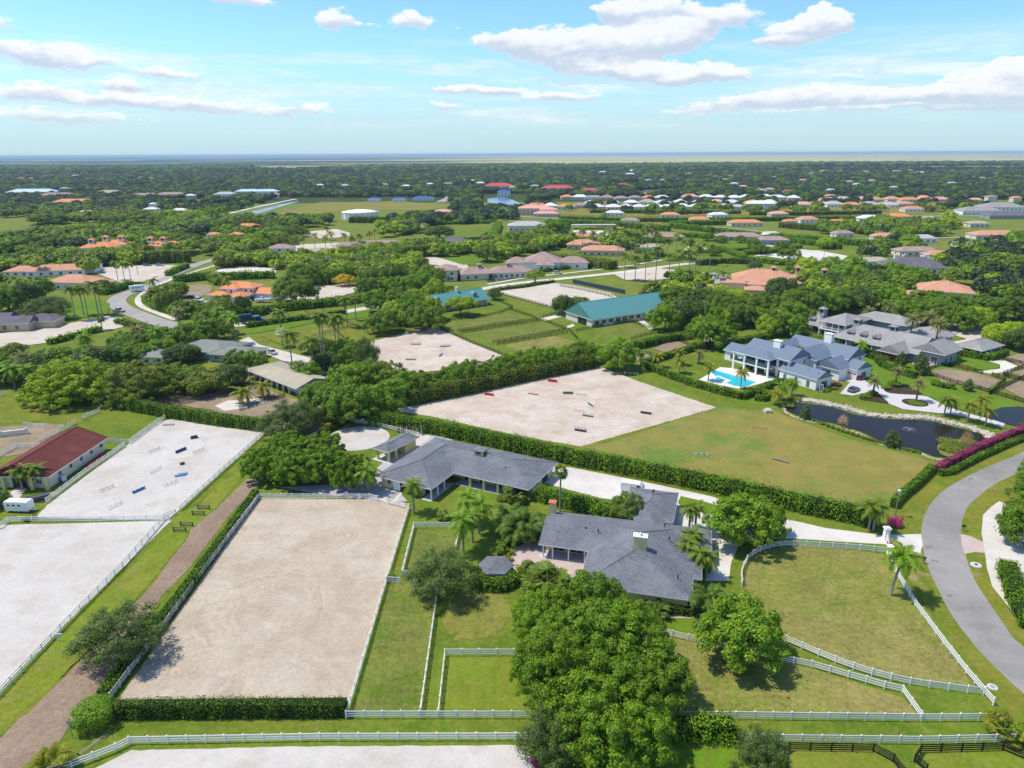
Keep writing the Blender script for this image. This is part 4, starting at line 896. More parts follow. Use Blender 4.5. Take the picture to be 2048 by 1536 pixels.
# mown stripe strips beside the bridle path
sheet('grass_strip',[(345,1030),(400,1010),(470,930),(490,948),(430,1018),(378,1062),(370,1080),(305,1160),(180,1298),(100,1375),(0,1465),(-80,1500),(-60,1440),(0,1392),(345,1052)],T_STRIP,jit=.15)
sheet('bare_patch',[(438,954),(456,946),(472,951),(452,958)],T_VERGE,jit=.1); sheet('bare_patch',[(412,981),(432,976),(438,984),(418,988)],T_VERGE,jit=.1)
# terraces round the barn and the house
sheet('paved_yard',[(690,968),(745,955),(750,940),(790,905),(850,862),(905,880),(850,905),(780,950),(800,985),(815,1003),(760,1003),(620,985),(560,975)],T_DPAVE)
sheet('wash_pad',[(828,872),(838,866),(862,874),(836,892),(822,888)],T_WALK)
sheet('barn_walk',[(755,998),(775,990),(800,975),(806,985),(792,1003),(780,1008)],T_WALK)
sheet('aisle_mat',[(772,1000),(796,978),(802,983),(781,1006)],T_FROAD)
sheet('pool_terrace',[(1026,1098),(1058,1083),(1180,1106),(1165,1150),(1120,1165),(1040,1150),(1020,1130)],T_PPAVE)
sheet('house_walk',[(1290,1238),(1336,1222),(1400,1228),(1392,1238),(1340,1236)],T_PPAVE)
sheet('garage_apron',[(1348,1010),(1362,1012),(1352,1060),(1340,1055)],T_DPAVE)
sheet('path_edge',[(1135,926),(1150,928),(1420,984),(1580,1018),(1735,1050),(1733,1053),(1578,1022),(1418,988),(1148,932)],T_VERGE)
# left neighbour: yard and paddocks
sheet('neighbour_yard',[(-80,860),(60,850),(140,835),(120,860),(100,900),(0,915),(-80,950)],T_DIRT2)
sheet('neighbour_lawn',[(172,848),(205,828),(320,838),(270,875),(235,882),(195,872)],T_LAWN)
sheet('dry_lawn',[(-40,805),(60,800),(190,838),(150,850),(60,845),(-40,850)],T_VERGE,jit=.3)
sheet('neighbour_drive',[(0,1010),(20,985),(45,968),(55,975),(40,995),(20,1015)],T_WALK)
# middle distance left
sheet('paddock_ground',[(300,802),(380,775),(480,755),(560,790),(640,812),(740,835),(640,862),(560,865),(535,850),(420,820)],T_DIRT2,jit=.3)
sheet('paddock_grass',[(365,790),(400,770),(475,760),(500,772),(440,790),(390,800)],T_LAWN,jit=.2)
sheet('paddock_grass',[(600,835),(640,828),(700,812),(760,820),(740,840),(660,862)],T_VERGE,jit=.3)
sheet('round_pen_sand',[(430,812),(455,802),(520,797),(545,803),(500,815),(450,822)],T_PALE,jit=.1)
sheet('barn_drive',[(478,682),(497,674),(520,690),(560,700),(620,716),(660,730),(690,745),(640,752),(600,735),(540,712),(500,700)],T_WALK,jit=.08)
sheet('jumping_arena',[(720,700),(748,682),(855,655),(875,658),(940,683),(1006,711),(955,735),(800,748),(740,735)],T_PSAND,jit=.15)
sheet('green_paddock',[(488,650),(560,642),(640,628),(652,640),(585,655),(500,668)],T_LUSH)
sheet('green_paddock',[(655,626),(700,618),(740,620),(735,634),(690,640)],T_LUSH)
sheet('dry_paddock',[(520,672),(600,655),(690,650),(780,640),(840,645),(800,660),(700,690),(580,695)],T_VERGE,jit=.3)
ribbon('lane',[(120,606),(260,642)],2,T_WALK) if False else None
sheet('sand_arena',[(-60,702),(-40,672),(100,655),(215,632),(240,634),(252,645),(244,655),(107,684),(0,698)],T_MSAND,jit=.1)
ribbon('road',[(420,470),(470,448),(440,500),(425,517),(385,530),(345,549),(312,565),(285,577),(250,588),(234,597),(232,607),(252,622),(305,641),(345,655),(400,672)],6.5,T_FROAD) if False else None
ribbon('road',[(470,512),(425,520),(385,532),(345,549),(312,565),(285,577),(252,588),(236,597),(234,607),(252,620),(305,640),(345,652),(420,675)],9,T_FROAD)
ribbon('footpath',[(470,520),(400,540),(345,558),(300,578),(280,592),(276,603),(287,615),(330,632),(352,640)],3,T_WALK)
sheet('sand_arena',[(188,545),(205,533),(330,530),(374,531),(360,545),(300,562),(245,566),(215,555)],T_MSAND)
sheet('sand_arena',[(418,549),(442,537),(555,534),(550,549),(480,552)],T_PALE)
sheet('paddock_sand',[(310,590),(325,578),(400,568),(425,572),(420,590),(340,600)],T_DIRT2)
sheet('paddock_sand',[(330,612),(350,600),(440,590),(540,600),(600,598),(560,618),(420,628),(340,622)],T_VERGE)
sheet('sand_arena',[(628,572),(640,565),(687,564),(710,574),(716,583),(687,591),(605,602),(570,600),(560,594)],T_MSAND)
ribbon('lane',[(440,655),(523,645),(560,642),(620,633),(687,624),(760,612),(820,604),(880,595),(940,584),(985,574),(1040,566),(1138,556),(1240,545),(1340,532),(1420,522),(1475,514),(1560,508)],6.5,T_WALK)
ribbon('footpath',[(975,569),(1050,556),(1138,546),(1240,534),(1325,520)],2.5,T_PALE)
# green-roofed barns' paddocks
sheet('barn_grounds',[(840,640),(870,620),(960,590),(1010,590),(1120,620),(1180,650),(1310,640),(1400,650),(1280,700),(1100,735),(1010,712),(880,660)],T_LAWN)
sheet('paddock_grass',[(880,645),(900,637),(960,632),(1010,625),(1055,638),(990,652),(920,660)],T_MIDG,jit=.2)
sheet('paddock_grass',[(935,667),(1000,655),(1070,645),(1125,660),(1060,675),(985,687)],T_MIDG,jit=.2)
sheet('paddock_grass',[(1010,690),(1060,680),(1110,672),(1150,684),(1090,705),(1040,705)],T_OLIVE,jit=.2)
sheet('paddock_grass',[(1210,652),(1258,646),(1305,664),(1265,678),(1200,668)],T_MIDG,jit=.2)
sheet('barn_walk',[(1080,637),(1130,627),(1134,631),(1090,642)],T_WALK); sheet('barn_walk',[(1272,640),(1285,639),(1308,658),(1300,660)],T_WALK); sheet('barn_walk',[(1131,654),(1146,648),(1150,652),(1136,657)],T_WALK)
sheet('sand_arena',[(980,582),(1005,575),(1109,566),(1140,570),(1220,586),(1240,598),(1125,618),(1108,616),(1050,600)],T_MSAND,jit=.1)
sheet('sand_arena',[(1228,549),(1320,537),(1392,545),(1370,556),(1300,562),(1250,560)],T_MSAND)
sheet('dirt_paddock',[(1305,698),(1345,680),(1388,692),(1335,706)],T_DIRT2); sheet('dirt_paddock',[(1262,712),(1280,703),(1310,712),(1290,722),(1262,722)],T_DIRT2)
sheet('dirt_paddock',[(1400,680),(1450,668),(1470,676),(1420,690)],T_DIRT2); sheet('paddock_grass',[(1465,668),(1510,657),(1550,664),(1520,676),(1480,678)],T_LAWN)
sheet('villa_drive',[(1405,543),(1455,548),(1450,562),(1480,572),(1550,580),(1560,600),(1480,590),(1420,580),(1400,560)],T_FROAD); sheet('villa_lawn',[(1365,545),(1440,525),(1460,530),(1420,545)],T_LUSH)
sheet('sand_arena',[(1535,513),(1600,502),(1635,501),(1695,512),(1680,524),(1640,528),(1590,522)],T_PALE)
sheet('sand_arena',[(1366,500),(1390,484),(1420,480),(1470,482),(1440,492),(1400,502)],T_MSAND)
# modern white house: terraces, pool, drive, pond
sheet('villa_lawn',[(1290,735),(1400,695),(1560,672),(1600,690),(1560,760),(1480,790)],T_LAWN)
sheet('pool_deck',[(1398,760),(1440,735),(1475,738),(1560,758),(1530,765),(1480,778),(1445,772)],T_POOLD)
sheet('drive',[(1640,740),(1668,728),(1715,745),(1733,765),(1760,771),(1790,782),(1812,787),(1855,794),(1890,812),(1920,823),(2010,847),(2006,857),(1960,840),(1905,830),(1850,824),(1806,819),(1778,808),(1755,795),(1735,785),(1705,792),(1680,788),(1700,765),(1665,760)],T_PAVE)
sheet('villa_lawn',[(1715,745),(1735,730),(1800,720),(1870,770),(1990,790),(2040,812),(1990,830),(1920,820),(1880,800),(1800,780),(1740,762)],T_LUSH)
for c,r in (((1800,771),(42,10)),((1744,793),(40,11))): pass
sheet('planting_bed',[(1768,779),(1790,772),(1806,770),(1826,779),(1846,790),(1800,789),(1776,786)],T_MULCH,smo=3)
sheet('planting_bed',[(1718,795),(1735,786),(1752,785),(1765,795),(1777,808),(1745,803),(1722,800)],T_MULCH,smo=3)
pc=P(1830,806); sheet('planting_bed',[(pc.x+3.6*math.cos(a*.25),pc.y+3.6*math.sin(a*.25)) for a in range(25)],T_MULCH,world=True)
sheet('planting_bed',[(1632,775),(1660,765),(1685,770),(1660,782),(1640,785)],T_MULCH,smo=3)
# grey estate
sheet('estate_lawn',[(1590,680),(1700,690),(1860,720),(1900,735),(1960,760),(1850,760),(1740,728),(1640,700)],T_LUSH)
sheet('estate_drive',[(1800,715),(1850,708),(1870,690),(1930,680),(1960,660),(1985,665),(1960,690),(1900,700),(1860,720),(1900,728),(1840,735)],T_WALK)
sheet('estate_lawn',[(1865,722),(1900,713),(1980,722),(2003,734),(1980,741),(1930,740)],T_LUSH)
sheet('estate_drive',[(1975,722),(2010,722),(2035,733),(2020,744),(1980,748),(1955,744),(2000,738),(2000,730)],T_WALK)
sheet('dirt_paddock',[(1862,745),(1875,739),(1900,738),(1965,750),(2000,762),(1975,778),(1940,772),(1885,765)],T_DIRT2)
sheet('dirt_paddock',[(2005,775),(2030,760),(2100,770),(2150,800),(2090,812),(2040,795)],T_DIRT2); sheet('dirt_paddock',[(2010,715),(2040,708),(2110,715),(2100,732),(2045,735)],T_DIRT2); sheet('dirt_paddock',[(2020,745),(2060,738),(2120,745),(2100,762),(2050,756)],T_DIRT2)
sheet('drive',[(1900,640),(1960,645),(1990,665),(1940,680),(1885,665)],T_MSAND)
# farther lots
sheet('sand_arena',[(598,473),(620,463),(672,458),(700,466),(698,474),(640,477)],T_MSAND); sheet('sand_arena',[(515,506),(562,491),(690,485),(735,492),(700,503),(600,508)],T_MSAND)
sheet('sand_arena',[(795,525),(815,516),(862,512),(935,530),(938,540),(870,530)],T_MSAND); sheet('green_lawn',[(880,516),(940,512),(1010,512),(1000,522),(950,530),(925,530)],T_LUSH)
sheet('green_lawn',[(860,470),(880,455),(985,452),(980,476),(900,480)],T_LAWN); sheet('sand_arena',[(1150,472),(1146,461),(1220,462),(1222,474)],T_PALE)
sheet('green_lawn',[(1370,480),(1375,460),(1430,463),(1425,478)],T_LUSH); sheet('green_lawn',[(1370,505),(1430,498),(1500,490),(1490,505),(1400,512)],T_LUSH)
sheet('yellow_field',[(545,430),(600,415),(640,404),(700,404),(800,402),(900,412),(860,420),(700,422),(590,432)],T_YFIELD); ribbon('canal_bank',[(415,438),(500,417),(592,398)],7,T_PALE,2)
sheet('canal',[(500,424),(575,406),(594,401),(598,403),(560,414),(515,428)],LAKE); sheet('lake',[(975,397),(1005,393),(1030,402),(1050,412),(1015,414),(975,404)],LAKE)
sheet('green_lawn',[(0,462),(40,455),(110,452),(118,456),(30,462)],T_LAWN); sheet('green_lawn',[(320,410),(340,401),(420,398),(410,408)],T_LAWN)
sheet('subdivision_lawn',[(1110,428),(1180,410),(1340,404),(1600,398),(1900,402),(1900,422),(1760,432),(1500,430),(1250,434)],T_YFIELD)
sheet('meadow',[(1180,446),(1320,450),(1330,442),(1180,439)],T_YFIELD)
ribbon('road',[(900,430),(1020,432),(1117,438),(1150,443),(1240,438),(1330,438),(1500,437),(1660,436),(1790,433),(1950,432),(2150,428)],8,T_FROAD,z=ZL[0]+.01)
ribbon('road',[(1340,450),(1440,455),(1500,461),(1560,468),(1640,476),(1700,482),(1760,486)],7,T_FROAD); ribbon('road',[(1600,470),(1700,478),(1950,475),(2150,480)],6,T_FROAD)
ribbon('road',[(880,404),(900,395),(905,386)],16,T_FROAD); ribbon('lane',[(0,512),(35,506),(60,500)],6,T_FROAD)
ribbon('road',[(360,478),(430,465),(420,500),(425,517)],5,T_FROAD) if False else None
sheet('green_lawn',[(112,642),(215,629),(220,608),(200,598),(130,603)],T_LUSH)
sheet('green_lawn',[(1395,452),(1500,462),(1580,472),(1700,492),(1640,498),(1530,500),(1440,500),(1370,480)],T_LUSH)
sheet('green_lawn',[(1420,508),(1490,498),(1530,505),(1500,515),(1430,520)],T_LAWN)
ribbon('lane',[(1500,488),(1560,494),(1640,505)],7,T_WALK)
# pond: water a little below a stone bank
POND=[(1565,808),(1590,806),(1612,808),(1667,816),(1709,830),(1772,839),(1852,842),(1891,851),(1942,863),(1975,874),(1985,882),(1968,893),(1935,905),(1905,918),(1880,914),(1865,912),(1825,897),(1772,887),(1720,863),(1667,847),(1614,837),(1576,823)]
pw=sheet('pond_water',POND,WATER,smo=3)
P2=[(1968,828),(2010,815),(2100,820),(2140,850),(2060,856),(2000,845)]; sheet('pond_water',P2,WATER,smo=3)
sheet('planting_island',[(1876,890),(1900,880),(1940,882),(1950,893),(1920,908),(1895,914),(1878,905)],T_BASE,smo=3)
sheet('swimming_pool',[(1421,745),(1429,741),(1512,765),(1490,775),(1468,772),(1448,765)],POOL); sheet('spa_deck',[(1422,756),(1436,752),(1462,762),(1449,768)],T_POOLD); sheet('spa_water',[(1428,757),(1436,755),(1452,761),(1446,764)],POOL)
# ============================================================ THE HOME PROPERTY
# ---- L-shaped stable
b=Bld('stable_barn','L shaped yellow stable with charcoal shingle roof and small cupola above the tan arena',(750,951),(861,978),3.0,SH,STUC['yellow'],'barn',pitch=17,ov=1.0)
r1=b.blk(0,15.2,0,25,cap=True,inset=(0,2.2,0,0)); r2=b.blk(2,34.2,9.2,25,cap=True,inset=(0,0,2.6,0)); b.chim
b.col([(14.6,.7),(14.6,3.3),(14.6,6.0)],0,2.85,.28,TRIM,'post'); b.col([(19,10.0),(22.6,10.0),(26.2,10.0),(29.8,10.0)],0,2.85,.5,STUC['yellow'],'pillar')
b.panel(r1,'f',6.6,0,3.2,2.6,DOORD,'aisle_door'); o=b.panel(r1,'f',4.2,0,1.9,2.7,TRIM,'sliding_door',.16)
b.win(r1,'f',[2.2],1.2,1.0,1.0); b.win(r1,'f',[9.6],1.2,1.0,1.0)
for u in (16,20,24,28): b.panel(r2,'f',u-2.2,0,1.5,2.2,DOORD,'stall_door')
for u in (2,5): b.panel(r1,'r',u,0,1.4,2.2,DOORD,'stall_door')
b.panel(r2,'r',7,0,3,2.5,DOORD,'aisle_door'); b.win(r2,'r',[2.5,11],1.2,1.1,1)
b.cupola(17.8,17.2,5.2,2.3,.9,roof=SH,wall=STUC['yellow'],hip=12); b.vents([(28,20,4.4),(26,14,4.3)])
b.box(12.6,15.0,-.2,9.4,-.0,.08,CONC,'walkway'); b.box(15.2,33.6,9.4,12.4,0,.08,CONC,'walkway'); b.done()
# ---- open pavilion with storage
b=Bld('wash_pavilion','open sided yellow pavilion with charcoal roof between round pen and stable',(745,896),(777,905),3.0,SH,STUC['yellow'],'pavilion',pitch=17,ov=.5)
x0,x1,y0,y1=b.bb(3,(745,896),(777,905),(835,875),(808,866)); r=b.blk(0,x1,0,y1,walls=False,cap=True)
b.W.box(.6,x1-.6,y1*.58,y1-.6,0,2.8); b.W.box(.6,.9,y1*.35,y1*.6,0,2.8); b.col([(.8,.8),(x1-.8,.8),(x1-.8,y1*.3),(.8,y1*.3)],0,2.8,.55,STUC['yellow'],'pillar'); b.box(-.2,x1+.2,-.3,y1,0,.06,CONC,'slab'); b.done()
# ---- main house
b=Bld('main_house','large single storey yellow house with charcoal hipped roof and two chimneys',(1077,1088),(1176,1101),3.0,SH,STUC['yellow'],'house',pitch=18,ov=.7)
ra=b.blk(0,22,0,13,ends='gh',cap=False,inset=(0,0,2.4,0)); rb=b.blk(9.3,27.6,-10.7,13.0,ends='hh',ridge='y',cap=True)
rc=b.blk(18,31.2,5.2,13.1,cap=False); rd=b.blk(15,29.4,-4.4,4.4,cap=False); re_=b.blk(12,27.9,-10.8,-3.4,cap=False)
b.col([(.8,.5),(2.6,.5),(5.6,.5),(8.6,.5)],0,2.85,.22,TRIM,'post')
b.win(rb,'f',[2.2,6.0],1.0,1.6,1.2); b.win(ra,'f',[2.5,6.0],.3,2.4,2.1); b.panel(rb,'f',13.8,.2,3.2,2.2,BLUEP,'storm_shutter'); b.win(rd,'r',[3.5],.9,1.6,1.3); b.panel(rc,'r',3,0,1.3,2.3,DOORD,'front_door'); b.win(rb,'l',[12,16],.9,1.8,1.3); b.win(re_,'r',[2.5],.9,1.4,1.3)
b.chim(18.6,-1.2,4.0,8.0,2.3,1.2,STUC['yellow']); c=b.chim(.4,11.4,0,5.8,1.3,1.3,STUC['yellow'],cap=BRICKT,pot=False)
b.vents([(23.5,4.5,4.9),(22.4,10.6,4.1),(25.4,-6.6,4.3),(8,5,4.5),(10.5,4.2,4.9)])
b.box(0,9.3,.2,3.2,0,.1,CONC,'patio_slab'); b.done()
# ---- garage
b=Bld('garage_building','charcoal roofed garage block behind the main house, next to a round tree',(1262,1034),(1346,1046),3.0,SH,STUC['yellow'],'garage',pitch=17,ov=.5)
x0,x1,y0,y1=b.bb(3,(1346,1046),(1357,986)); r=b.blk(-2.0,x1,0,y1,cap=True); r_=b.blk(x1-7.5,x1-1.6,-4,4,'' and 3 or None,cap=False)
b.win(r,'l',[4],1,1.3,1.2); 
for u in (3.2,7.2,11): b.panel(r,'r',u,0,2.9,2.3,TRIM,'garage_door')
b.vents([(x1*.4,y1*.8,4.0),(x1*.38,y1*.7,4.4)]); b.done()
# ---- gazebo
c=P(992,1150); e=empty('gazebo',c,0,'six sided gazebo with charcoal shingle roof inside curved hedge by the terrace','gazebo')
mb=MB(); n=6; R_=3.3; mb.add([(R_*math.cos(i*math.pi/3),R_*math.sin(i*math.pi/3),2.1) for i in range(6)]+[(R_*math.cos(i*math.pi/3),R_*math.sin(i*math.pi/3),1.95) for i in range(6)]+[(0,0,3.2)],[(i,(i+1)%6,12) for i in range(6)]+[(i,i+6,(i+1)%6+6,(i+1)%6) for i in range(6)]+[tuple(range(11,5,-1))]); ob('roof',mb.mesh('gazebo_roof',SH),e)
mb=MB(); mb.box(-.1,.1,-.1,.1,0,1.95); pm=mb.mesh('post',TRIM)
for i in range(6): ob('post',pm,e,(2.8*math.cos(i*math.pi/3),2.8*math.sin(i*math.pi/3),0))
mb=MB(); mb.tube([(0,0,0),(0,0,.12)],[3,3],6); ob('floor_slab',mb.mesh('slab',CONC),e)
# ---- fences of the home property
WF='white three rail vinyl fences of the home property'
fence([(518,998),(394,1165),(310,1282),(221,1401)],'white rail fence along the left side of the tan arena, beside the hedge',group=WF)
fence([(518,998),(740,998),(756,1002)],'white rail fence across the top of the tan arena by the umbrella trees',group=WF)
fence([(777,1008),(818,1019),(796,1090),(773,1166),(733,1302),(693,1437)],'white rail fence down the right side of the tan arena',group=WF)
fence([(774,1165),(799,1168)],'short white fence panel at the head of the long green paddock',group=WF)
fence([(824,1171),(876,1180),(841,1430)],'white rail fence down the right side of the long green paddock',group=WF)
fence([(877,1433),(890,1312),(1062,1312)],'white rail fence around the small yellow green paddock beside the giant trees',group=WF)
fence([(825,1156),(804,1152),(828,1056),(920,1056),(911,1100)],'white rail fence round the small paddock under the feathery oak',group=WF)
fence([(692,1437),(1060,1437),(1508,1439),(1842,1443),(1995,1442)],'long white rail fence passing under the giant trees, upper one at the bottom',group=WF)
fence([(60,1566),(144,1537),(188,1521),(233,1503),(260,1489),(640,1482),(1070,1481)],'long white rail fence at lower left above the white sand arena',group=WF)
fence([(1490,1483),(1563,1485),(1838,1488),(2028,1484)],'white rail fence at lower right in front of the black board fences',group=WF)
fence([(1775,1107),(1690,1099),(1583,1093),(1556,1094),(1534,1099),(1515,1107),(1498,1118),(1487,1135),(1482,1155),(1484,1172)],'curving white rail fence between the gravel drive and the dry paddock',smo=3,group=WF)
fence([(1778,1110),(1788,1143),(1829,1212),(1886,1289),(1931,1347),(1986,1411)],'white rail fence beside the grey road on the right',group=WF)
fence([(1571,1285),(1604,1299),(1673,1328),(1747,1353),(1828,1372),(1931,1386),(1967,1390)],'white rail fence along the lower edge of the upper dry paddock',smo=2,group=WF)
fence([(1284,1257),(1344,1275),(1410,1290),(1511,1312),(1550,1322),(1623,1336),(1696,1357),(1768,1378),(1804,1386),(1841,1438)],'white rail fence along the upper edge of the lower dry paddock, under a round tree',group=WF)
fence([(590,892),(639,870),(698,844),(760,855),(804,865),(838,874)],'white rail fence around the round pen behind the umbrella trees',group=WF)
fence([(-60,1452),(0,1392),(122,1262),(246,1135),(330,1038),(352,1029)],'white rail fence along the mown strip beside the white arena at left',group=WF)
fence([(361,1022),(450,940),(538,861)],'white rail fence along the far right side of the upper white arena',group=WF)
fence([(-30,1068),(0,1057),(17,1046),(42,1044),(180,1044),(338,1041)],'white rail fence dividing the two white sand arenas at left',group=WF)
fence([(93,1007),(172,947),(250,893)],'white rail fence between the red tiled barn and the upper white arena',group=WF)
fence([(210,886),(259,888),(300,858),(330,838)],'white rail fence at the top left of the upper white arena',group=WF)
fence([(78,884),(128,861),(152,848)],'white rail fence behind the red tiled barn, near part',group=WF)
fence([(165,840),(200,824)],'short white rail fence behind the red tiled barn, below the green bank of trees',group=WF)
fence([(-20,925),(0,914),(33,896),(73,896)],'white rail fence left of the red tiled barn in the yard',group=WF)
fence([(48,853),(90,857)],'short white fence panel beside the cream garden wall at far left',group=WF)
fence([(-20,800),(10,790)],'short white fence end at the left edge by the hedge',group=WF)
BF='black board fences of the lower right paddocks'
R4=(.3,.62,.94,1.25)
fence([(1573,1545),(1562,1514),(1578,1501),(1746,1504),(1786,1525),(1806,1552)],'black board fence with cut corners around the left of two bottom paddocks','dark',rails=R4,group=BF)
fence([(1852,1545),(1828,1524),(1840,1505),(2005,1501),(2060,1524)],'black board fence with cut corners around the right of two bottom paddocks','dark',rails=R4,group=BF)
# ---- hedges
HG='clipped hedges of the home property'
hedge([(236,1432),(400,1430),(692,1428)],1.6,2.3,'dark green clipped hedge along the bottom end of the tan arena','hedged',34,.2,HG,ragged=.12,sprigs=.12)
hedge([(208,1400),(300,1280),(385,1168),(512,992)],1.5,1.7,'narrow bright hedge between bridle path and tan arena','hedge',30,.2,HG)
hedge([(55,790),(100,797)],2.2,3.4,'short hedge at far left under the spreading bright tree','hedge',22,.28,HG)
hedge([(225,812),(330,832),(430,848),(537,862)],2.6,3.2,'tall bright hedge above the upper white arena at left','hedge',26,.26,HG)
hedge([(742,848),(880,868),(1000,893),(1140,925),(1280,951),(1423,980),(1580,1016),(1745,1050)],3.0,3.4,'very long ragged green hedge between the stable and the jumping field','hedge',24,.30,HG,ragged=.25,sprigs=.45)
hedge([(1078,998),(1130,1012),(1185,1025),(1232,1040)],2.8,2.9,'thick hedge between the main house and the gravel drive','hedge',30,.25,HG,ragged=.2,sprigs=.2)
hedge([(640,872),(700,842)],1.4,1.6,'low dark hedge outside the round pen fence','hedged',26,.22,HG)
hedge([(600,905),(640,874)],1.2,1.6,'low hedge between umbrella trees and the round pen','hedged',26,.22,HG)
hedge([(950,1148),(957,1168),(978,1179),(1008,1178),(1032,1162)],2.2,1.7,'curved clipped hedge wrapped around the gazebo','hedge',34,.18,HG,smo=3)
hedge([(1000,1118),(1008,1095),(1022,1078)],1.2,1.5,'short bright hedge left of the terrace gate','hedge',30,.2,HG)
hedge([(1336,1226),(1390,1232)],1.2,1.4,'low clipped hedge below the blue shutter of the main house','hedged',34,.18,HG)
hedge([(1409,1075),(1416,1110),(1412,1145)],1.6,1.0,'low hedge edging the drive right of the main house','hedge',30,.18,HG)
hedge([(1350,1470),(1400,1470),(1462,1472)],2.6,2.4,'loose leafy hedge at the bottom, right of the giant trees','hedge',30,.3,HG,ragged=.35,sprigs=.3)
FH='roadside hedges on the right'
hedge([(1786,1016),(1795,1003),(1815,986),(1840,965),(1862,942)],1.5,1.9,'curving clipped hedge along the corner of the jumping field','hedge',34,.2,FH,smo=2)
hedge([(1872,942),(1930,912),(2000,880),(2060,858),(2150,830)],1.6,1.5,'magenta bougainvillea hedge along the pond side of the road','magenta',34,.2,FH)
hedge([(1880,951),(1900,948),(1960,917),(2020,890),(2150,840)],1.3,1.3,'green clipped hedge in front of the bougainvillea hedge','hedge',34,.2,FH)
hedge([(2012,1140),(2030,1200),(2062,1260)],3,2.0,'dark clipped hedge on the right edge beside the concrete drive','hedge',28,.24,FH)
hedge([(2040,860),(2080,848),(2140,835)],1.5,1.6,'short hedge beside the white gate pier at right','hedge',28,.22,FH)
tree(192,1446,2.75,3.9,'ball','big round clipped bush at the corner of the hedge by the bridle path',None,'round_bush','bush')
bush(783,1158,.8,1.2,'small round bush at the right fence of the tan arena','ball')
bush(2048,1478,1.6,2.2,'leafy bush at the lower right corner beside the fence','shrub')
# ---- trees of the home property
GT='giant fig trees at the bottom centre'
for a in ((1095,1300,5.6,11.5,'giant fig tree nearest the terrace, upper left of the group'),(1175,1285,6.4,12.5,'giant fig tree right behind the main house corner'),(1215,1372,7.6,13.8,'tallest giant fig tree in the middle of the group'),(1288,1405,6.2,11.4,'giant fig tree on the right side of the group, over the dry paddock'),
          (1190,1500,7.0,10.6,'giant fig tree hanging over the bottom lawn'),(1105,1410,6.0,11.2,'giant fig tree on the left side of the group over the paddock'),(1262,1505,5.6,9.4,'smaller fig tree at the lower right of the giant group'),(1262,1322,5.4,10.4,'giant fig tree above the upper fence end'),(1140,1360,5.6,12.4,'giant fig tree between the left and the tallest one'),(1262,1440,5.8,12.,'giant fig tree between the tallest and the lower right one')):
    tree(*a[:4],'giant',a[4],GT,'giant_tree')
tree(1105,1530,4.3,8.4,'airy','blue green weeping tree at the bottom left of the giant fig trees')
tree(1516,1565,3.6,8.2,'airy','grey green feathery tree standing at the bottom right centre')
tree(1480,1318,6.6,10.4,'lush','round oak with a dark shadow on the white fence of the dry paddocks')
tree(885,1188,6.0,9.0,'airy','feathery oak over the small fenced paddock')
tree(248,1312,6.3,8.8,'airy','feathery tree between bridle path and hedge at lower left')
UT='spreading umbrella trees left of the stable'
for a in ((528,958,5.2,8.0,'spreading umbrella tree at the left end, touching the bridle path'),(590,968,6.0,8.6,'spreading umbrella tree second from left beside the arena'),(648,962,6.0,8.8,'spreading umbrella tree in the middle of the row'),(705,975,5.2,8.0,'spreading umbrella tree with pale trunk nearest the stable'),(580,925,5.4,8.0,'umbrella tree in the back row by the arena fence'),(650,922,5.4,7.6,'umbrella tree in the back row in front of the round pen')):
    tree(*a[:4],'fig',a[4],UT,'umbrella_tree')
tree(1482,1086,7.2,10.4,'lush','large dark tree shading the gravel drive beside the main house'); tree(1520,1075,5.4,9.0,'lush','tree behind the drive tree, touching the long hedge')
tree(1253,1046,3.6,7.2,'round','round dense tree in front of the garage roof')
tree(2052,1088,5.6,9.5,'lush','large tree at the right edge shading the concrete drive'); tree(2072,1015,5.5,9,'lush','large tree at the right edge just above the drive tree'); tree(2085,960,5,8.5,'oak','tree at the right edge by the bend of the road')
# shrubs and palms
areca(98,1548,3.4,2.4,'yellow green clump palm at the bottom left corner','arecay',n=46)
areca(1045,1078,5.8,4.2,'large olive clump palm left of the main house chimney','areca',n=70); areca(1022,1050,4.6,3.2,'clump palm behind the big clump, near the stable','areca',n=40)
areca(1420,1228,5.0,3.2,'olive clump palm between main house and round oak','areca',n=60)
areca(1093,1182,4.0,3.6,'cluster of fan palms on the terrace of the main house','fan',n=80,name='fan_palm_clump'); areca(1068,1160,3.2,2.6,'smaller fan palm cluster beside the terrace','fan',n=40,name='fan_palm_clump')
areca(1315,1232,2.6,1.8,'leafy bird of paradise clump below the house wall','areca',n=34); areca(1283,1226,2.6,1.7,'leafy clump at the corner of the house wall beside giant trees','areca',n=30)
areca(1020,1108,1.4,.9,'potted small palm by the terrace railing','arecay',n=22,name='potted_palm'); areca(1016,1122,1.4,.9,'potted palm beside the gazebo','arecay',n=22,name='potted_palm')
areca(2010,1470,2.6,2.1,'yellow green fan palm at the right end of the lower fences','fany',n=46,name='fan_palm')
palm(1781,1191,7.4,'queen','tall palm with drooping dark fronds in the upper dry paddock',L=3.6,lean=.9)
palm(1120,1023,9.2,'fan','tall slender fan palm in front of the gravel drive')
palm(828,1025,5.6,'royal','slender palm on the lawn before the stable doors',scale=.8); palm(737,985,5.0,'queen','palm beside the umbrella trees and the stable')
LP='palms on the lawn between stable and small paddock'
palm(927,1105,6.6,'queen','palm on the lawn nearest the small paddock corner',LP); palm(958,1068,6.0,'queen','rightmost leaning palm on the lawn, long fronds',LP,L=3.4,lean=.5); palm(938,1046,5.6,'queen','palm with yellow tips behind the other two lawn palms',LP); palm(945,1085,5.2,'royal','small palm in the middle of the lawn palm group',LP,scale=.7)
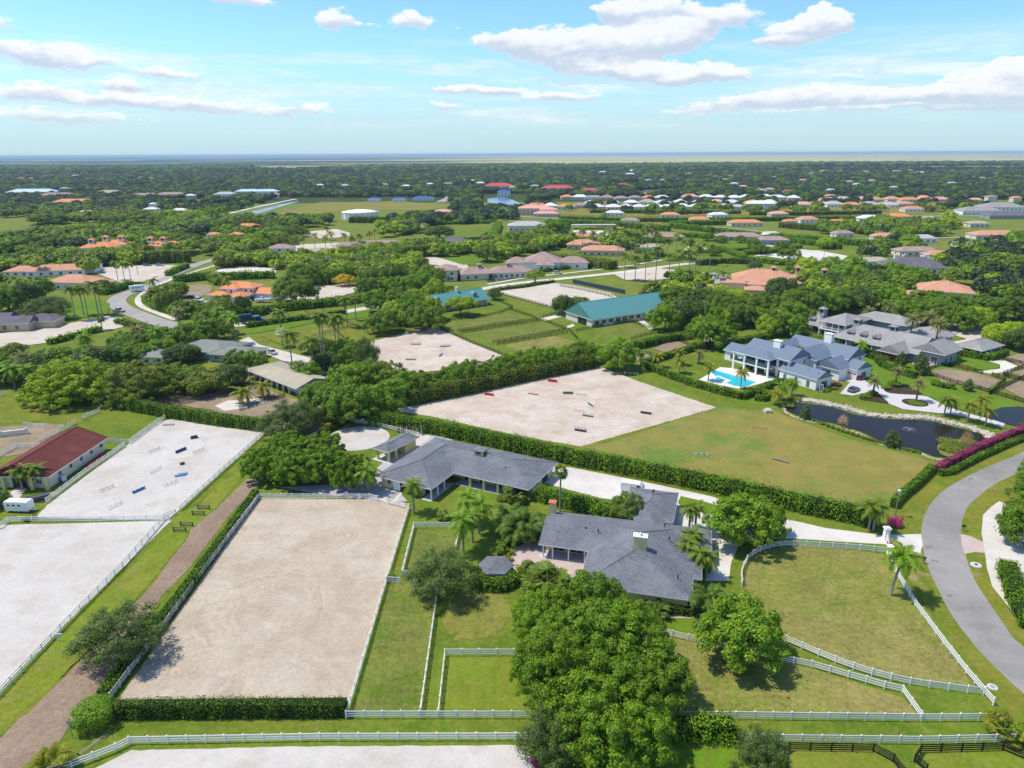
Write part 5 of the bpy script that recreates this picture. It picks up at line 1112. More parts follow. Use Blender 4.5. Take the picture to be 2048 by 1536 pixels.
areca(887,1036,1.6,1.5,'low spiky palm in a stone ring on the lawn','fan',n=24,name='low_palm'); areca(1033,1000,2.6,2.6,'dark fan palm at the right corner of the stable','fan',n=44,name='fan_palm')
DP='slender palms around the main house and drive'
for a in ((1378,1059,4.0,'slender palm left in the pair beside the garage apron'),(1390,1059,4.4,'slender palm right in the pair beside the garage apron'),(1372,1130,3.8,'slender palm against the right wall of the main house'),(1396,1152,3.8,'slender palm in the bed by the drive, upper'),(1412,1156,3.4,'slender palm in the bed by the drive, lower'),(1384,1110,3.6,'slender palm at the notch of the house roof')): palm(*a[:3],'royal',a[3],DP,scale=.72)
palm(1737,1059,4.0,'royal','left palm of two at the end of the long hedge by the gate',DP,scale=.9); palm(1746,1060,4.2,'royal','right palm of two at the end of the long hedge by the gate',DP,scale=.85)
for px,py,l in ((45,978,'left palm before the red tiled barn front'),(62,976,'middle palm before the red tiled barn front'),(78,975,'right palm before the red tiled barn front')): palm(px,py,3.8,'royal',l,'palms before the red tiled barn',scale=.75)
for px,py,rr_ in ((765,965,.9),(778,985,.7),(800,1000,.8),(870,975,.8),(690,975,.8),(835,990,.9)): pass
bush(790,975,1.1,1.2,'green shrub under the stable eave by the sliding door','shrub'); bush(835,992,1.3,1.6,'round shrub under the front palm at the stable','ball'); bush(1003,1000,1.2,1.4,'shrub at the stable corner by fan palm','shrubo')
bush(1788,1052,1.5,2.1,'round magenta bougainvillea beside the gate, upper one','bougain',None,'bougainvillea'); bush(1789,1098,1.4,1.7,'round magenta bougainvillea beside the gate, lower one','bougain',None,'bougainvillea')
bush(1074,1528,.9,1.3,'pink flowering bush at the foot of the weeping tree','bougain',None,'bougainvillea')
# gate piers, post, mailbox, hydrant, signs
def simple(name,label,cat,px,py,parts,rot=0,group=None):
    e=empty(name,P(px,py),R(rot),label,cat,group)
    for nm,mat,f in parts: mb=MB(); f(mb); ob(nm,mb.mesh(nm,mat),e)
    return e
simple('gate_pier','white gate pier with moulded cap beside the upper bougainvillea','gate pier',1771,1078,[('shaft',TRIM,lambda m:(m.box(-.45,.45,-.45,.45,0,2.3),m.box(-.55,.55,-.55,.55,0,.3))),('cap',TRIM,lambda m:(m.box(-.62,.62,-.62,.62,2.303,2.5),m.box(-.45,.45,-.45,.45,2.5,2.7)))])
simple('gate_pier','white gate pier beside the lower bougainvillea','gate pier',1778,1108,[('shaft',TRIM,lambda m:(m.box(-.4,.4,-.4,.4,0,1.6),)),('cap',TRIM,lambda m:m.box(-.55,.55,-.55,.55,1.603,1.8))])
A=P(1772,1080);B_=P(1777,1105); e=empty('driveway_gate',A,0,'white slatted gate standing across the gravel drive','gate')
d=B_-A
for z in (.3,.7,1.1,1.5): mb=MB(); mb.beam((0,0,z),(d.x,d.y,z),.05,.12); ob('rail',mb.mesh('rail',WHITE),e)
for k in range(9): t=k/8; mb=MB(); mb.box(d.x*t-.04,d.x*t+.04,d.y*t-.04,d.y*t+.04,.1,1.7); ob('picket',mb.mesh('picket',WHITE),e)
for (px,py,l) in ((1846,1127,'dark mailbox on a post at the left road edge'),(1926,1062,'dark mailbox on a post across the road by the paver apron')):
    simple('mailbox',l,'mailbox',px,py,[('post',WOODP,lambda m:m.box(-.06,.06,-.06,.06,0,1.0)),('box',IRON,lambda m:(m.box(-.35,.35,-.16,.16,1.0,1.25),m.tube([(-.35,0,1.25),(.35,0,1.25)],[.16,.16],10)))])
simple('fire_hydrant','red fire hydrant on the verge beside the bougainvillea','hydrant',1804,1040,[('barrel',COLP['red'],lambda m:(m.tube([(0,0,0),(0,0,.7),(0,0,.85)],[.15,.15,.05],10),m.tube([(-.28,0,.5),(.28,0,.5)],[.07,.07],8)))])
simple('street_lamp','dark post with pale lantern at the hedge corner by the road','lamp post',1790,1032,[('shaft',WOODP,lambda m:m.tube([(0,0,0),(0,0,5.2)],[.12,.09],8)),('lantern',STEEL,lambda m:(m.tube([(0,0,5.2),(0,0,5.9)],[.3,.36],8),m.tube([(0,0,5.9),(0,0,6.2)],[.42,.05],8)))])
simple('yard_sign','small white sign hanging from a post on the mown strip','sign',116,1282,[('post',TRIM,lambda m:(m.box(-.05,.05,-.05,.05,0,1.4),m.box(-.05,.9,-.04,.04,1.3,1.38))),('board',TRIM,lambda m:m.box(.1,.85,-.03,.03,.75,1.25)),('print',COLP['grey'],lambda m:(m.box(.2,.75,-.036,-.031,.9,1.08)))])
simple('road_sign','grey street sign on a post beside the bridle path','sign',146,1476,[('post',STEEL,lambda m:m.box(-.04,.04,-.04,.04,0,2.9)),('plate',STEEL,lambda m:m.box(-.3,.3,-.06,-.045,2.2,2.9))])
simple('utility_box','pale round utility cover on the verge at right','utility cover',1985,1374,[('cover',CONC,lambda m:m.tube([(0,0,0),(0,0,.08)],[.7,.65],14)),('lid',STEEL,lambda m:m.tube([(0,0,.083),(0,0,.12)],[.35,.33],12))])
simple('storm_drain','pale concrete storm drain with black grate right of the road','storm drain',1952,1130,[('slab',CONC,lambda m:m.tube([(0,0,0),(0,0,.12)],[1.0,.9],14)),('grate',IRON,lambda m:m.tube([(0,0,.123),(0,0,.2)],[.28,.26],10))])
simple('culvert_pipe','culvert mouth with its shadow coloured in, in the grass under the round bush','culvert',186,1488,[('pipe',WOODP,lambda m:m.tube([(-.9,-1.6,-.22),(.9,1.6,-.15)],[.3,.3],10)),('mouth',IRON,lambda m:m.tube([(-.92,-1.64,-.04),(-.95,-1.7,-.03)],[.3,.3],10))])  # dark pipe and disc colour in the shadow slit of the opening
# benches: mounting-rail style hitching rails by the bridle path
for i,(px,py,l) in enumerate(((408,1019,'uppermost of the four wooden hitching rails on the strip'),(397,1031,'second wooden hitching rail, left of the uppermost'),(374,1053,'third wooden hitching rail, near the dark path edge'),(360,1064,'lowest of the four wooden hitching rails'))):
    simple('hitching_rail',l,'hitching rail',px,py,[('post',BROWNW,lambda m:m.box(-1.35,-1.2,-.1,.1,0,1.15)),('post',BROWNW,lambda m:m.box(1.2,1.35,-.1,.1,0,1.15)),('board',WOODP,lambda m:m.box(-1.2,1.2,-.03,.03,.9,1.08)),('board',WOODP,lambda m:m.box(-1.2,1.2,-.03,.03,.5,.68)),('board',WOODP,lambda m:m.box(-1.2,1.2,-.03,.03,.15,.33))],-4,'hitching rails beside the bridle path')
# terrace railing
fence([(1026,1085),(1032,1078),(1080,1087)],'grey metal railing of the terrace left of the main house','grey',1.3,(.15,.65,1.25),1.2,name='railing',cat='railing')
# jumps
JG='show jumps standing in the sand arenas'
z5=lambda x,y:(x/3.783,760+y/3.783)
for x,y,rot,l,f,ps,fh in ((1170,540,32,'pale jump with dark pole near the top of the upper white arena','white',('grey','white'),0),(1370,540,32,'navy blue filled jump in the upper white arena','navy',('dark','navy'),.7),(1500,545,32,'pale jump right of the navy one','white',('grey','white'),0),(1180,690,40,'white jump with green top in the middle of the white arena','white',('white','green'),0),
   (810,830,32,'white jump with dark pole at the left of the white arena','white',('dark','white'),0),(1050,840,32,'white jump with pale blue filler in the white arena','blue',('blue','white'),.5),(1290,790,25,'pile of white jump poles and wings','white',('white','white'),0),(870,960,36,'pale jump at the lower left of the upper white arena','white',('white','white'),0)):
    jump(*z5(x,y),rot+30,l,f,ps,3.2,1.0,.6,fh,False,JG)
simple('jump_filler','flat bright blue jump filler lying on the white sand','jump filler',*z5(1365,725),[('panel',COLP['blue'],lambda m:(m.box(-1.2,1.2,-.4,.4,.02,.25),m.box(-.5,1.5,.2,.9,.02,.3)))],20)
simple('drag_harrow','dark drag harrow parked near the top of the white arena','harrow',*z5(1470,440),[('frame',IRON,lambda m:(m.box(-.8,.8,-.3,.3,.3,.7),m.box(-1,1,-.05,.05,.1,.3),m.box(-.9,.9,-.5,-.4,.05,.5)))],30)
simple('water_tray','low dark tray near the hedge end of the white arena','jump filler',*z5(1278,340),[('tray',COLP['grey'],lambda m:(m.box(-1.6,1.4,-.5,.5,0,.18),m.box(-1.5,1.3,-.4,.4,.18,.22)))],5)
simple('folded_wing','small dark folded jump wing in the middle of the white arena','jump filler',*z5(1380,640),[('wing',COLP['dark'],lambda m:(m.box(-.5,.5,-.2,.2,0,.6),m.box(-.3,.6,.1,.5,0,.3)))],40)
z7=lambda x,y:(1000+x/3.783,760+y/3.783)
for px,py,rot,l,f,ps,fh in ((978,791,-22,'red filled jump left in the jumping arena','red',('red','white'),.8),(1105,764,-22,'red filled jump at the top of the jumping arena','red',('red','red'),.9),(1066,789,-22,'low red and white rail jump in the jumping arena','red',('red','white'),.3),(1136,788,-3,'green filled jump in the jumping arena','green',('green','dark'),.8),(1162,792,-12,'thin rail jump right of the green one','brown',('brown','white'),0),
   (1181,811,-68,'green filled jump turned end on','green',('green','white'),.6),(1158,825,-22,'brown rail jump in the middle of the jumping arena','brown',('brown','white'),0),(1176,833,-22,'dark plank jump beside the brown rail jump','dark',('dark','grey'),.3),(1292,828,-24,'dark filled jump at the right of the jumping arena','dark',('dark','dark'),.6)):
    jump(px,py,rot,l,f,ps,3.4,1.0,.7,fh,False,JG)
jump(1161,863,-25,'largest jump, white winged with dark filler, near the long hedge','dark',('dark','white'),3.6,1.8,1.1,.6,True,JG)
jump(1394,829,14,'white rail jump on the grass edge of the jumping arena','white',('white','white'),4.2,1.2,.9,0,False,JG)
jump(1405,914,-6,'white rail jump alone on the jumping field','white',('white','white'),4.2,1.3,1.0,0,False,JG)
jump(1521,860,-22,'dark log jump on the jumping field','brown',('dark',),3.6,.9,.6,0,False,JG,'dark')
jump(1262,750,-24,'white rail jump at the top corner of the jumping arena','white',('white','white'),4.6,1.2,.9,0,False,JG)
simple('log_jump','weathered curved log lying on the jumping field','log',1561,922,[('log',WOODP,lambda m:m.tube([(-1.5,1.2,.2),(-.5,.5,.3),(.6,-.6,.3),(1.4,-1.4,.2)],[.22,.26,.26,.2],8))],0)
z8=lambda x,y:(800+x/4.876,500+y/4.876)
for x,y,rot,l,wg in ((155,925,0,'low plank jump at upper left of the pale arena',0),(440,945,8,'winged jump at the right of the pale arena',1),(395,1030,80,'turned rail jump in the pale arena',1),(105,1075,0,'low plank jump at the lower left of the pale arena',0)):
    jump(*z8(x,y),rot,l,'grey',('grey','white'),4.,1.6,.8,.4,bool(wg),JG)
# stored jump poles behind the stable
e=empty('jump_pole_rack',P(822,868),R(-15),'rack of red, white and orange jump poles and wings behind the pavilion','pole rack')
for i,c in enumerate(('red','white','red','orange','white','navy','red','white','orange','white','dark','white')):
    mb=MB(); mb.tube([(-3.6+i*.6,0,0),(-3.6+i*.6,.15,1.9+.3*(i%3))],[.07,.07],6); ob('pole',mb.mesh('pole',COLP[c]),e)
mb=MB(); mb.box(-3.8,3.4,.1,.2,1.0,1.1); mb.box(-3.8,-3.7,-.3,.3,0,1.1); mb.box(3.3,3.4,-.3,.3,0,1.1); ob('frame',mb.mesh('frame',WOODP),e)
# ============================================================ RED TILED BARN (left)
b=Bld('red_tile_barn','long white stable with dark red tiled roof at the left, beside the white arena',(96,954),(216,875),3.2,None,STUC['cream'],'barn',pitch=22,ov=.8)
REDB=tilemat('dark_red_tile',(.10,.028,.024),(.19,.055,.042),(.20,.06,.048),1.6); b.rm=REDB
L_=D2(P(96,954,3.2),P(216,875,3.2)); Wd=15.
r=b.blk(0,L_,0,Wd,ends='gg',ridge='x',cap=True)
b.panel(r,'l',Wd/2-.8,0,3.4,2.6,DOORD,'aisle_door')
for u in (2.2,11.2): b.win(r,'l',[u],1.1,1.2,1.1)
b.win(r,'f',[4,8,12,16,20],1.4,1.1,1.0)
b.col([(.1,.9),(.1,4.2),(.1,Wd-4.2),(.1,Wd-.9)],0,3.0,.6,STUC['yellow'],'pillar'); b.done()
vehicle(42,1022,-5,'trailer','white','white horse trailer with dark windows by the left arena corner','horse_trailer','trailer',s=.85)
simple('round_bale_shed','low black domed shelter beside the fence of the white arena','shelter',76,1000,[('cover',IRON,lambda m:m.tube([(-1.8,-1.2,.1),(1.8,1.4,.1)],[1.2,1.2],14)),('base',IRON,lambda m:m.box(-2,2,-1.4,1.4,0,.1))])
bush(60,1040,1.2,1.1,'olive bush at the left end of the dividing fence','shrubo')
for i,(px,py) in enumerate(((176,935),(184,929),(192,923),(200,917),(207,911))): bush(px,py,.8,.8,('lowest','second lowest','middle','second highest','highest')[i]+' red flowering bush along the arena side of the red tiled barn','redflower','red flowering bushes by the red tiled barn')
simple('garden_wall','cream garden wall with pillars at the far left','wall',20,872,[('wall',STUC['cream'],lambda m:m.box(-6,4,-.15,.15,0,1.4)),('pillar',STUC['cream'],lambda m:m.box(-2.3,-1.7,-.3,.3,0,1.8)),('pillar',STUC['cream'],lambda m:m.box(3.7,4.3,-.3,.3,0,1.8)),('coping',TRIM,lambda m:m.box(-6,3.68,-.2,.2,1.402,1.5))],22)
simple('blue_muck_bin','small blue and white bins at the corner of the red tiled barn','bin',122,962,[('bin',COLP['blue'],lambda m:(m.box(-1.4,-.2,-.5,.5,0,1.1),)),('white_bin',COLP['white'],lambda m:m.box(.2,1.2,-.5,.5,0,1.3))],35)
tree(-12,1015,3.2,5,'dark','dark bushy tree at the left edge by the trailer'); bush(10,1000,1.5,1.8,'bush beside the trailer at left','shrub')
# ============================================================ GREEN ROOFED BARNS
b=Bld('green_roof_barn','large white barn with teal metal gable roof and a row of dark windows',(1184,640),(1305,622),3.6,TEAL,STUC['cream'],'barn',pitch=29,ov=.6)
x0,x1,y0,y1=b.bb(3.6,(1184,640),(1305,620)); Lg=52
r=b.blk(0,Lg,0,21,ends='gg',ridge='x',cap=True); b.win(r,'f',[2.5+k*3.9 for k in range(7)],1.2,2.4,1.5)
b.panel(r,'l',12.5,0,6.5,3.2,DOORD,'barn_door'); b.panel(r,'f',31,0,2,2.6,DOORD,'door'); b.blk(30,40,-2.5,3,ze=3.2,ends='hh',pitch=18,walls=False); b.col([(30.6,-2),(35,-2),(39.5,-2)],0,3,.6,STUC['cream'],'pillar')
b.win(r,'l',[6],4.8,.8,1.2,mull=0); b.done()
b=Bld('green_roof_cottage','long low building with teal metal roof and two gabled dormers',(868,614),(980,597),3.4,TEAL,STUC['tan'],'barn',pitch=30,ov=.8)
Lc=D2(P(868,614,3.4),P(980,597,3.4)); r=b.blk(0,Lc,0,15,ends='gg',ridge='x',cap=True,inset=(0,0,1.5,0)); b.dormer(Lc*.12,2.8,4.6,2.6,1.4,3); b.dormer(Lc*.78,2.8,4.6,2.6,1.4,3); b.chim(Lc*.55,7.5,6,9.6,1.2,1.2,STUC['cream'])
b.col([(Lc-1-k*3.2,1.2) for k in range(5)],0,3.2,.3,TRIM,'post'); b.win(r,'f',[3,8,13,18,23],1,1.6,1.4); b.panel(r,'f',Lc*.7,0,1.6,2.3,DOORD,'door'); b.done()
# ============================================================ TAN ROOF STABLE, GREY HOUSE (middle left)
b=Bld('tan_roof_stable','long white stable with pale tan roof and green door shutters, among trees',(488,738),(592,778),3.2,SHT,STUC['white'],'barn',pitch=16,ov=.9)
Ls=D2(P(488,738,3.2),P(592,778,3.2)); r=b.blk(0,Ls,0,13,ends='hg',ridge='x',cap=True,inset=(0,0,2,0)); 
for k in range(6): b.panel(r,'f',3+k*3.4,0,1.4,2.3,DTEAL if k%2 else DOORD,'stall_door')
b.col([(1.+k*3.6,1.) for k in range(int(Ls/3.6))],0,3,.35,STUC['white'],'pillar'); b.done()
b=Bld('grey_roof_house','low house with a broad sage grey hipped roof behind olive trees',(385,710),(520,716),3.0,SHS,STUC['grey'],'house',pitch=18,world=tuple(P(345,716)[:2]),ang=R(-12))
b.blk(0,22,0,16,ends='hh',cap=True); b.blk(16,34,-2,10,ends='hh',cap=True); b.win(b.bl[1],'f',[3,8,13],.9,1.6,1.3); b.done()
b=Bld('grey_roof_house','small grey roofed pool house behind the spreading bright tree',None,None,3.0,SHS,STUC['cream'],'house',pitch=18,world=tuple(P(248,728)[:2]),ang=R(-8))
b.blk(0,16,0,11,ends='hh',cap=True); b.win(b.bl[0],'f',[3,8,13],.9,1.6,1.3); b.done()
b=Bld('garden_shed','small dark roofed shed between the tan roofed stable and the drive',None,None,2.6,SHK,STUC['tan'],'shed',pitch=14,world=tuple(P(548,742)[:2]),ang=R(-24)); b.blk(0,6,0,4.5,ends='gg'); b.done()
vehicle(644,738,-20,'trailer','white','white horse trailer beside the end of the tan roofed stable','horse_trailer','trailer',s=.8)
vehicle(483,693,-40,'suv','black','black car in front of the sage grey roofed house','parked_car'); vehicle(499,698,-30,'suv','black','black car right of the other one, by the sage grey roof','parked_car'); vehicle(545,708,-42,'suv','silver','pale blue grey car on the curving drive by the shed','parked_car')
# ============================================================ MODERN WHITE VILLA
VN='wings of the modern white villa'
b=Bld('modern_white_villa','two storey white villa with slate blue metal roofs and a glazed balcony above the pool',(1465,702),(1539,721),6.4,NAVY,STUC['white'],'villa',pitch=22,ov=.5)
Lv=D2(P(1465,702,6.4),P(1539,721,6.4))
r0=b.blk(0,Lv,0,9,ends='hh',ridge='x',walls=False,pitch=20); b.col([(.5,.5),(Lv*.33,.5),(Lv*.66,.5),(Lv-.5,.5),(Lv-.5,6)],0,6.2,.55,TRIM,'column')
b.box(.2,Lv-.2,.2,4.6,3.0,3.35,TRIM,'balcony_floor'); b.box(.4,Lv-.4,.25,.3,3.36,4.4,GLASSG,'balcony_glass'); 
r1=b.blk(1,Lv+5,4.0,17,ends='gg',ridge='x',pitch=26,ze=6.6); b.win(r1,'f',[3,7.2,11.4,15.6],.1,3.2,2.6); b.win(r1,'f',[3,7.2,11.4,15.6],3.5,3.2,2.4); b.win(r1,'r',[3,9],1,.9,1.7,GLASSG); b.win(r1,'r',[3,9],4,.9,1.5); b.win(r1,'r',[6],6.9,.7,1.0,mull=0)
b.chim(Lv*.78,9,7,11,2.6,1.5,STUC['white'],pot=False)
r2=b.blk(-9,2,7,16,ends='gg',ridge='x',ze=3.8,pitch=25); b.win(r2,'f',[4],.9,3,1.8,GLASSG,mull=3)
b.blk(Lv-3,Lv+8,15,27,ends='gg',ridge='y',ze=5.6,pitch=28); r4=b.blk(Lv-10,Lv+14,24,36,ends='gg',ridge='x',ze=5.6,pitch=28); b.win(r4,'r',[3,8],1,1,1.8); b.win(r4,'r',[3,8],3.8,1,1.3); b.chim(Lv+3,30,6,11.5,2.6,1.5,STUC['white'],pot=False)
b.blk(Lv-14,Lv-3,17,28,ends='gg',ridge='y',ze=5.2,pitch=28); r5=b.blk(Lv+6,Lv+16,16,26,ends='gg',ridge='y',ze=3.8,pitch=28); b.win(r5,'f',[4.5],.6,3,2.2); b.done()
b=Bld('villa_wing','single storey white wing of the villa, nearest the pond, with slate blue roof',(1557,737),(1634,760),3.6,NAVY,STUC['white'],'villa',pitch=27,ov=.35)
Lw=D2(P(1557,737,3.6),P(1634,760,3.6)); r=b.blk(0,Lw,0,8.5,ends='gg',ridge='x',pitch=27); b.win(r,'f',[2.2,6.5,11,16],.2,1.1,2.3,GLASSG); b.win(r,'r',[4],.2,3,2.2,GLASSG); b.win(r,'r',[3.9],3.6,.7,.9,mull=0); b.vents([(9,3,4.9),(13,2.6,4.7)]); b.done()
b=Bld('villa_garage','white garage with two doors and a slate blue roof beside the drive',(1663,727),(1714,741),3.6,NAVY,STUC['white'],'garage',pitch=27,ov=.35)
Lg_=D2(P(1663,727,3.6),P(1714,741,3.6)); r=b.blk(0,Lg_,0,9,ends='gg',ridge='x'); b.panel(r,'f',Lg_*.28,.02,4.6,2.5,STUC['cream'],'garage_door'); b.panel(r,'f',Lg_*.72,.02,4.6,2.5,STUC['cream'],'garage_door')
for q in (.28,.72): b.panel(r,'f',Lg_*q,1.9,4.2,.35,GLASS,'door_window',.1)
b.win(r,'r',[4.2],3.6,.7,.9,mull=0); b.win(r,'r',[4.2],.3,2.4,2,GLASSG); r=b.blk(-11,1,1.5,9.5,ze=3.3,ends='gg',ridge='x'); b.panel(r,'f',8.6,0,1.6,2.4,DOORD,'door'); b.win(r,'f',[2.5],.8,1.3,1.6); b.done()
HV='hedges of the modern white villa'
hedge([(1285,732),(1330,752),(1380,770),(1430,785),(1482,798)],2.0,2.1,'clipped hedge along the field side of the swimming pool','hedge',22,.28,HV)
hedge([(1482,798),(1520,784),(1561,767)],2.2,1.9,'clipped hedge between swimming pool and pond bank','hedge',22,.28,HV)
hedge([(1288,730),(1335,716),(1390,700),(1450,692),(1545,676)],2.4,2.2,'long clipped hedge behind the villa garden','hedge',20,.3,HV)
hedge([(1508,792),(1520,786),(1537,792),(1528,802),(1510,800)],1.8,1.6,'small square hedge block at the villa lawn','hedge',24,.25,HV)
hedge([(1272,697),(1320,685),(1380,676)],3.2,2.8,'thick bright hedge above the dirt paddocks','hedge',20,.32,HV); hedge([(1470,660),(1512,648)],3.5,2.8,'bright hedge behind the small green paddock','hedge',18,.34,HV)
hedge([(1768,735),(1800,748),(1830,757)],2.6,2.2,'bright clipped hedge between estate cars and villa lawn','hedge',22,.28,HV); hedge([(1866,770),(1888,776),(1908,778)],2.4,1.6,'rounded hedge on the villa lawn by the black fence','hedge',24,.25,HV)
hedge([(1720,705),(1760,722),(1770,735)],4,2.0,'wide dark hedge bed between villa and grey estate','hedged',18,.3,HV); hedge([(1895,705),(1930,712),(1975,721),(2010,708)],2.6,2.0,'clipped hedge wrapped around the grey pavilion','hedge',20,.3,HV)
hedge([(1650,690),(1700,702),(1720,706)],3,1.6,'hedge along the foot of the grey estate','hedged',18,.3,HV)
for px,py,ht,k,l in ((1357,730,4.6,'coco','yellow green palm at the left end of the villa garden'),(1359,747,4.4,'coco','second palm of the villa garden, nearer the pool hedge'),(1397,728,3.6,'date','silvery date palm in the villa garden'),(1416,762,4.8,'coco','palm at the left end of the swimming pool'),(1481,778,5.6,'coco','palm in front of the swimming pool with dark trunk'),(1315,735,4.0,'coco','yellowish palm at the corner of the pool hedge'),
   (1590,726,4.6,'royal','palm in the villa courtyard, left'),(1631,722,4.2,'royal','palm in the villa courtyard, right'),(1583,792,4.2,'queen','palm on the villa lawn by the white wing'),(1560,800,4.2,'queen','palm at the upper left bank of the pond'),(1551,810,3.4,'coco','yellow palm at the tip of the pond'),(1745,792,4.6,'date','date palm on the bed beside the grey car'),(1790,771,4.6,'date','date palm on the upper island bed of the drive'),(1832,803,5.6,'date','date palm in the round island of the drive'),
   (1900,830,4.2,'coco','first bright palm in the row beyond the pond'),(1935,843,4.6,'coco','second bright palm in the row beyond the pond'),(1970,852,4.4,'coco','third bright palm in the row beyond the pond'),(1888,832,4.0,'royal','small green palm at the start of the pond row'),(1958,830,4.8,'coco','bright palm behind the pond row')):
    palm(px,py,ht,k,l,'palms of the modern white villa',scale=.85 if k=='coco' else .8)
for px,py,r_,h_,k,l in ((1610,838,1.6,4.4,'column','dark bushy tree on the near left bank of the pond'),(1783,893,2.0,4.6,'column','larger bushy tree on the near bank of the pond'),(1935,782,1.6,4.2,'column','conical dark tree by the black fence of the estate')): tree(px,py,r_,h_,k,l)
for px,py,h_,l in ((1684,857,4.6,'leafless young tree on the near bank of the pond'),(1930,900,6,'leafless young tree on the planting island')): tree(px,py,1.5,h_,'leafless',l)
for px,py,r_,h_,k,l in ((1745,790,1.8,1.6,'shrub','dark shrub around the date palm foot by the grey car'),(1730,795,1.6,1.4,'shrub','dark shrub behind the grey car'),(1788,772,2.2,1.9,'shrub','dark round shrubs on the upper island bed'),(1772,778,1.6,1.5,'shrub','low shrub at the left end of the upper island bed'),(1674,772,1.2,1.4,'bougain','magenta bougainvillea by the corner of the white wing'),(1718,760,1.3,1.6,'bougain','magenta bougainvillea beside the villa garage'),
    (1832,806,2.6,.6,'shrubo','low planting in the round island of the drive'),(1650,782,1.6,1.0,'shrub','low planting along the end of the white wing'),(1668,778,1.4,.9,'shrub','low planting near the bougainvillea of the white wing'),(1580,770,1.6,2.2,'shrub','dark shrub in front of the white wing'),(1735,748,1.0,1.4,'shrub','shrub at the right end of the villa garage'),
    (1900,900,2.6,1.6,'shrubo','olive bush at the left of the planting island'),(1920,893,2.4,1.3,'shrubo','olive bush in the middle of the planting island'),(1936,886,2.2,1.2,'shrubo','olive bush at the right of the planting island'),(1894,888,2.2,1.8,'shrubo','tall grass bush on the planting island tip'),(1574,814,2.0,1.4,'shrubo','reeds at the left end of the pond'),(1592,800,2.0,1.0,'shrubo','low plants above the left end of the pond')):
    bush(px,py,r_,h_,l,k)
ORD='first second third fourth fifth sixth seventh eighth ninth tenth eleventh twelfth thirteenth fourteenth fifteenth sixteenth seventeenth eighteenth nineteenth twentieth twenty-first twenty-second'.split()
# clumps of ornamental grass along the near bank, in a row
for i in range(22):
    t=i/21; x=1625+t*210; y=842+t*64+4*math.sin(t*3.1); bush(x,y,.75,.95,f'{ORD[i]} grass clump from the left in the row on the near bank of the pond','shrubo','grass clumps along the near bank of the pond',name='grass_clump',cat='grass clump')
# stone bank of the pond: a great many small stones
rg=random.Random(4); mb=MB()
bank=smooth([P(*q) for q in ((1588,800),(1614,800),(1650,806),(1690,815),(1735,828),(1772,832),(1820,833),(1858,835),(1900,845),(1945,857),(1978,868),(1988,880))],8,False)
def stone(x,y,z,s):
    v=[Vector((rg.uniform(.6,1)*a,rg.uniform(.6,1)*b_,rg.uniform(.6,1)*c_))*s for a in(-1,1) for b_ in(-1,1) for c_ in(-.6,.6)]
    a=rg.uniform(0,3); M=Matrix.Translation((x,y,z))@Matrix.Rotation(a,4,'Z'); mb.add([M@q for q in v],[(0,1,3,2),(4,6,7,5),(0,4,5,1),(2,3,7,6),(0,2,6,4),(1,5,7,3)])
for i in range(1500):
    k=rg.randrange(len(bank)-1); p=bank[k].lerp(bank[k+1],rg.random()); d=(bank[k+1]-bank[k]).normalized(); n=Vector((-d.y,d.x,0)); u=rg.gauss(0,.75)-.5; q=p+n*u; stone(q.x,q.y,.12+rg.uniform(0,.15),rg.uniform(.16,.42))
nb=smooth([P(*q) for q in ((1565,812),(1576,828),(1614,842),(1667,853),(1720,869),(1772,893),(1825,903),(1865,917),(1900,922),(1930,912))],8,False)
for i in range(420):
    k=rg.randrange(len(nb)-1); p=nb[k].lerp(nb[k+1],rg.random()); stone(p.x+rg.gauss(0,.2),p.y+rg.gauss(0,.2),.08,rg.uniform(.12,.28))
for (px,py) in ((1535,822),(1538,824),(1533,824)): q=P(px,py); stone(q.x,q.y,.3,.9)
STONE=plain('bank_stone',(.50,.43,.34),.9,.1,.35,.8); o=ob('stone_bank',mb.mesh('stone_bank',STONE)); o['kind']='stuff'
# fountain
c=P(1818,862); e=empty('pond_fountain',c,0,'floating fountain spraying in the middle of the pond','fountain'); mb=MB(); mb.tube([(0,0,0),(0,0,.25)],[.5,.35],10); ob('float',mb.mesh('float',IRON),e)
mb=MB(); 
for i in range(16):
    a=i*math.pi/8; pts=[(math.cos(a)*t*2.2,math.sin(a)*t*2.2,.25+2.6*t-2.7*t*t) for t in (0,.25,.5,.75,.95)]; pts=[(x*.8,y*.8,z) for x,y,z in pts]; mb.tube(pts,[.015,.015,.015,.02,.02],4,cap=False)
spm,g,out=newmat('spray'); bsdf(g,out,(.8,.85,.9),.3,.5,Alpha=.35); ob('spray',mb.mesh('spray',spm),e)
vehicle(1707,783,38,'suv','grey','dark grey SUV parked on the paved villa drive'); 
# pool loungers
for i,(px,py) in enumerate(((1446,775),(1452,777),(1458,779))): simple('lounger',('left','middle','right')[i]+' dark pool lounger at the near edge of the swimming pool','lounger',px,py,[('frame',COLP['white'],lambda m:m.box(-.9,.9,-.3,.3,.1,.3)),('cushion',COLP['dark'],lambda m:(m.box(-.85,.5,-.28,.28,.3,.4),m.add([(.5,-.28,.3),(.9,-.28,.75),(.9,.28,.75),(.5,.28,.3),(.5,-.28,.42),(.82,-.28,.82),(.82,.28,.82),(.5,.28,.42)],[(0,1,2,3),(4,7,6,5),(0,4,5,1),(3,2,6,7),(1,5,6,2),(0,3,7,4)])))],-65,'pool loungers')
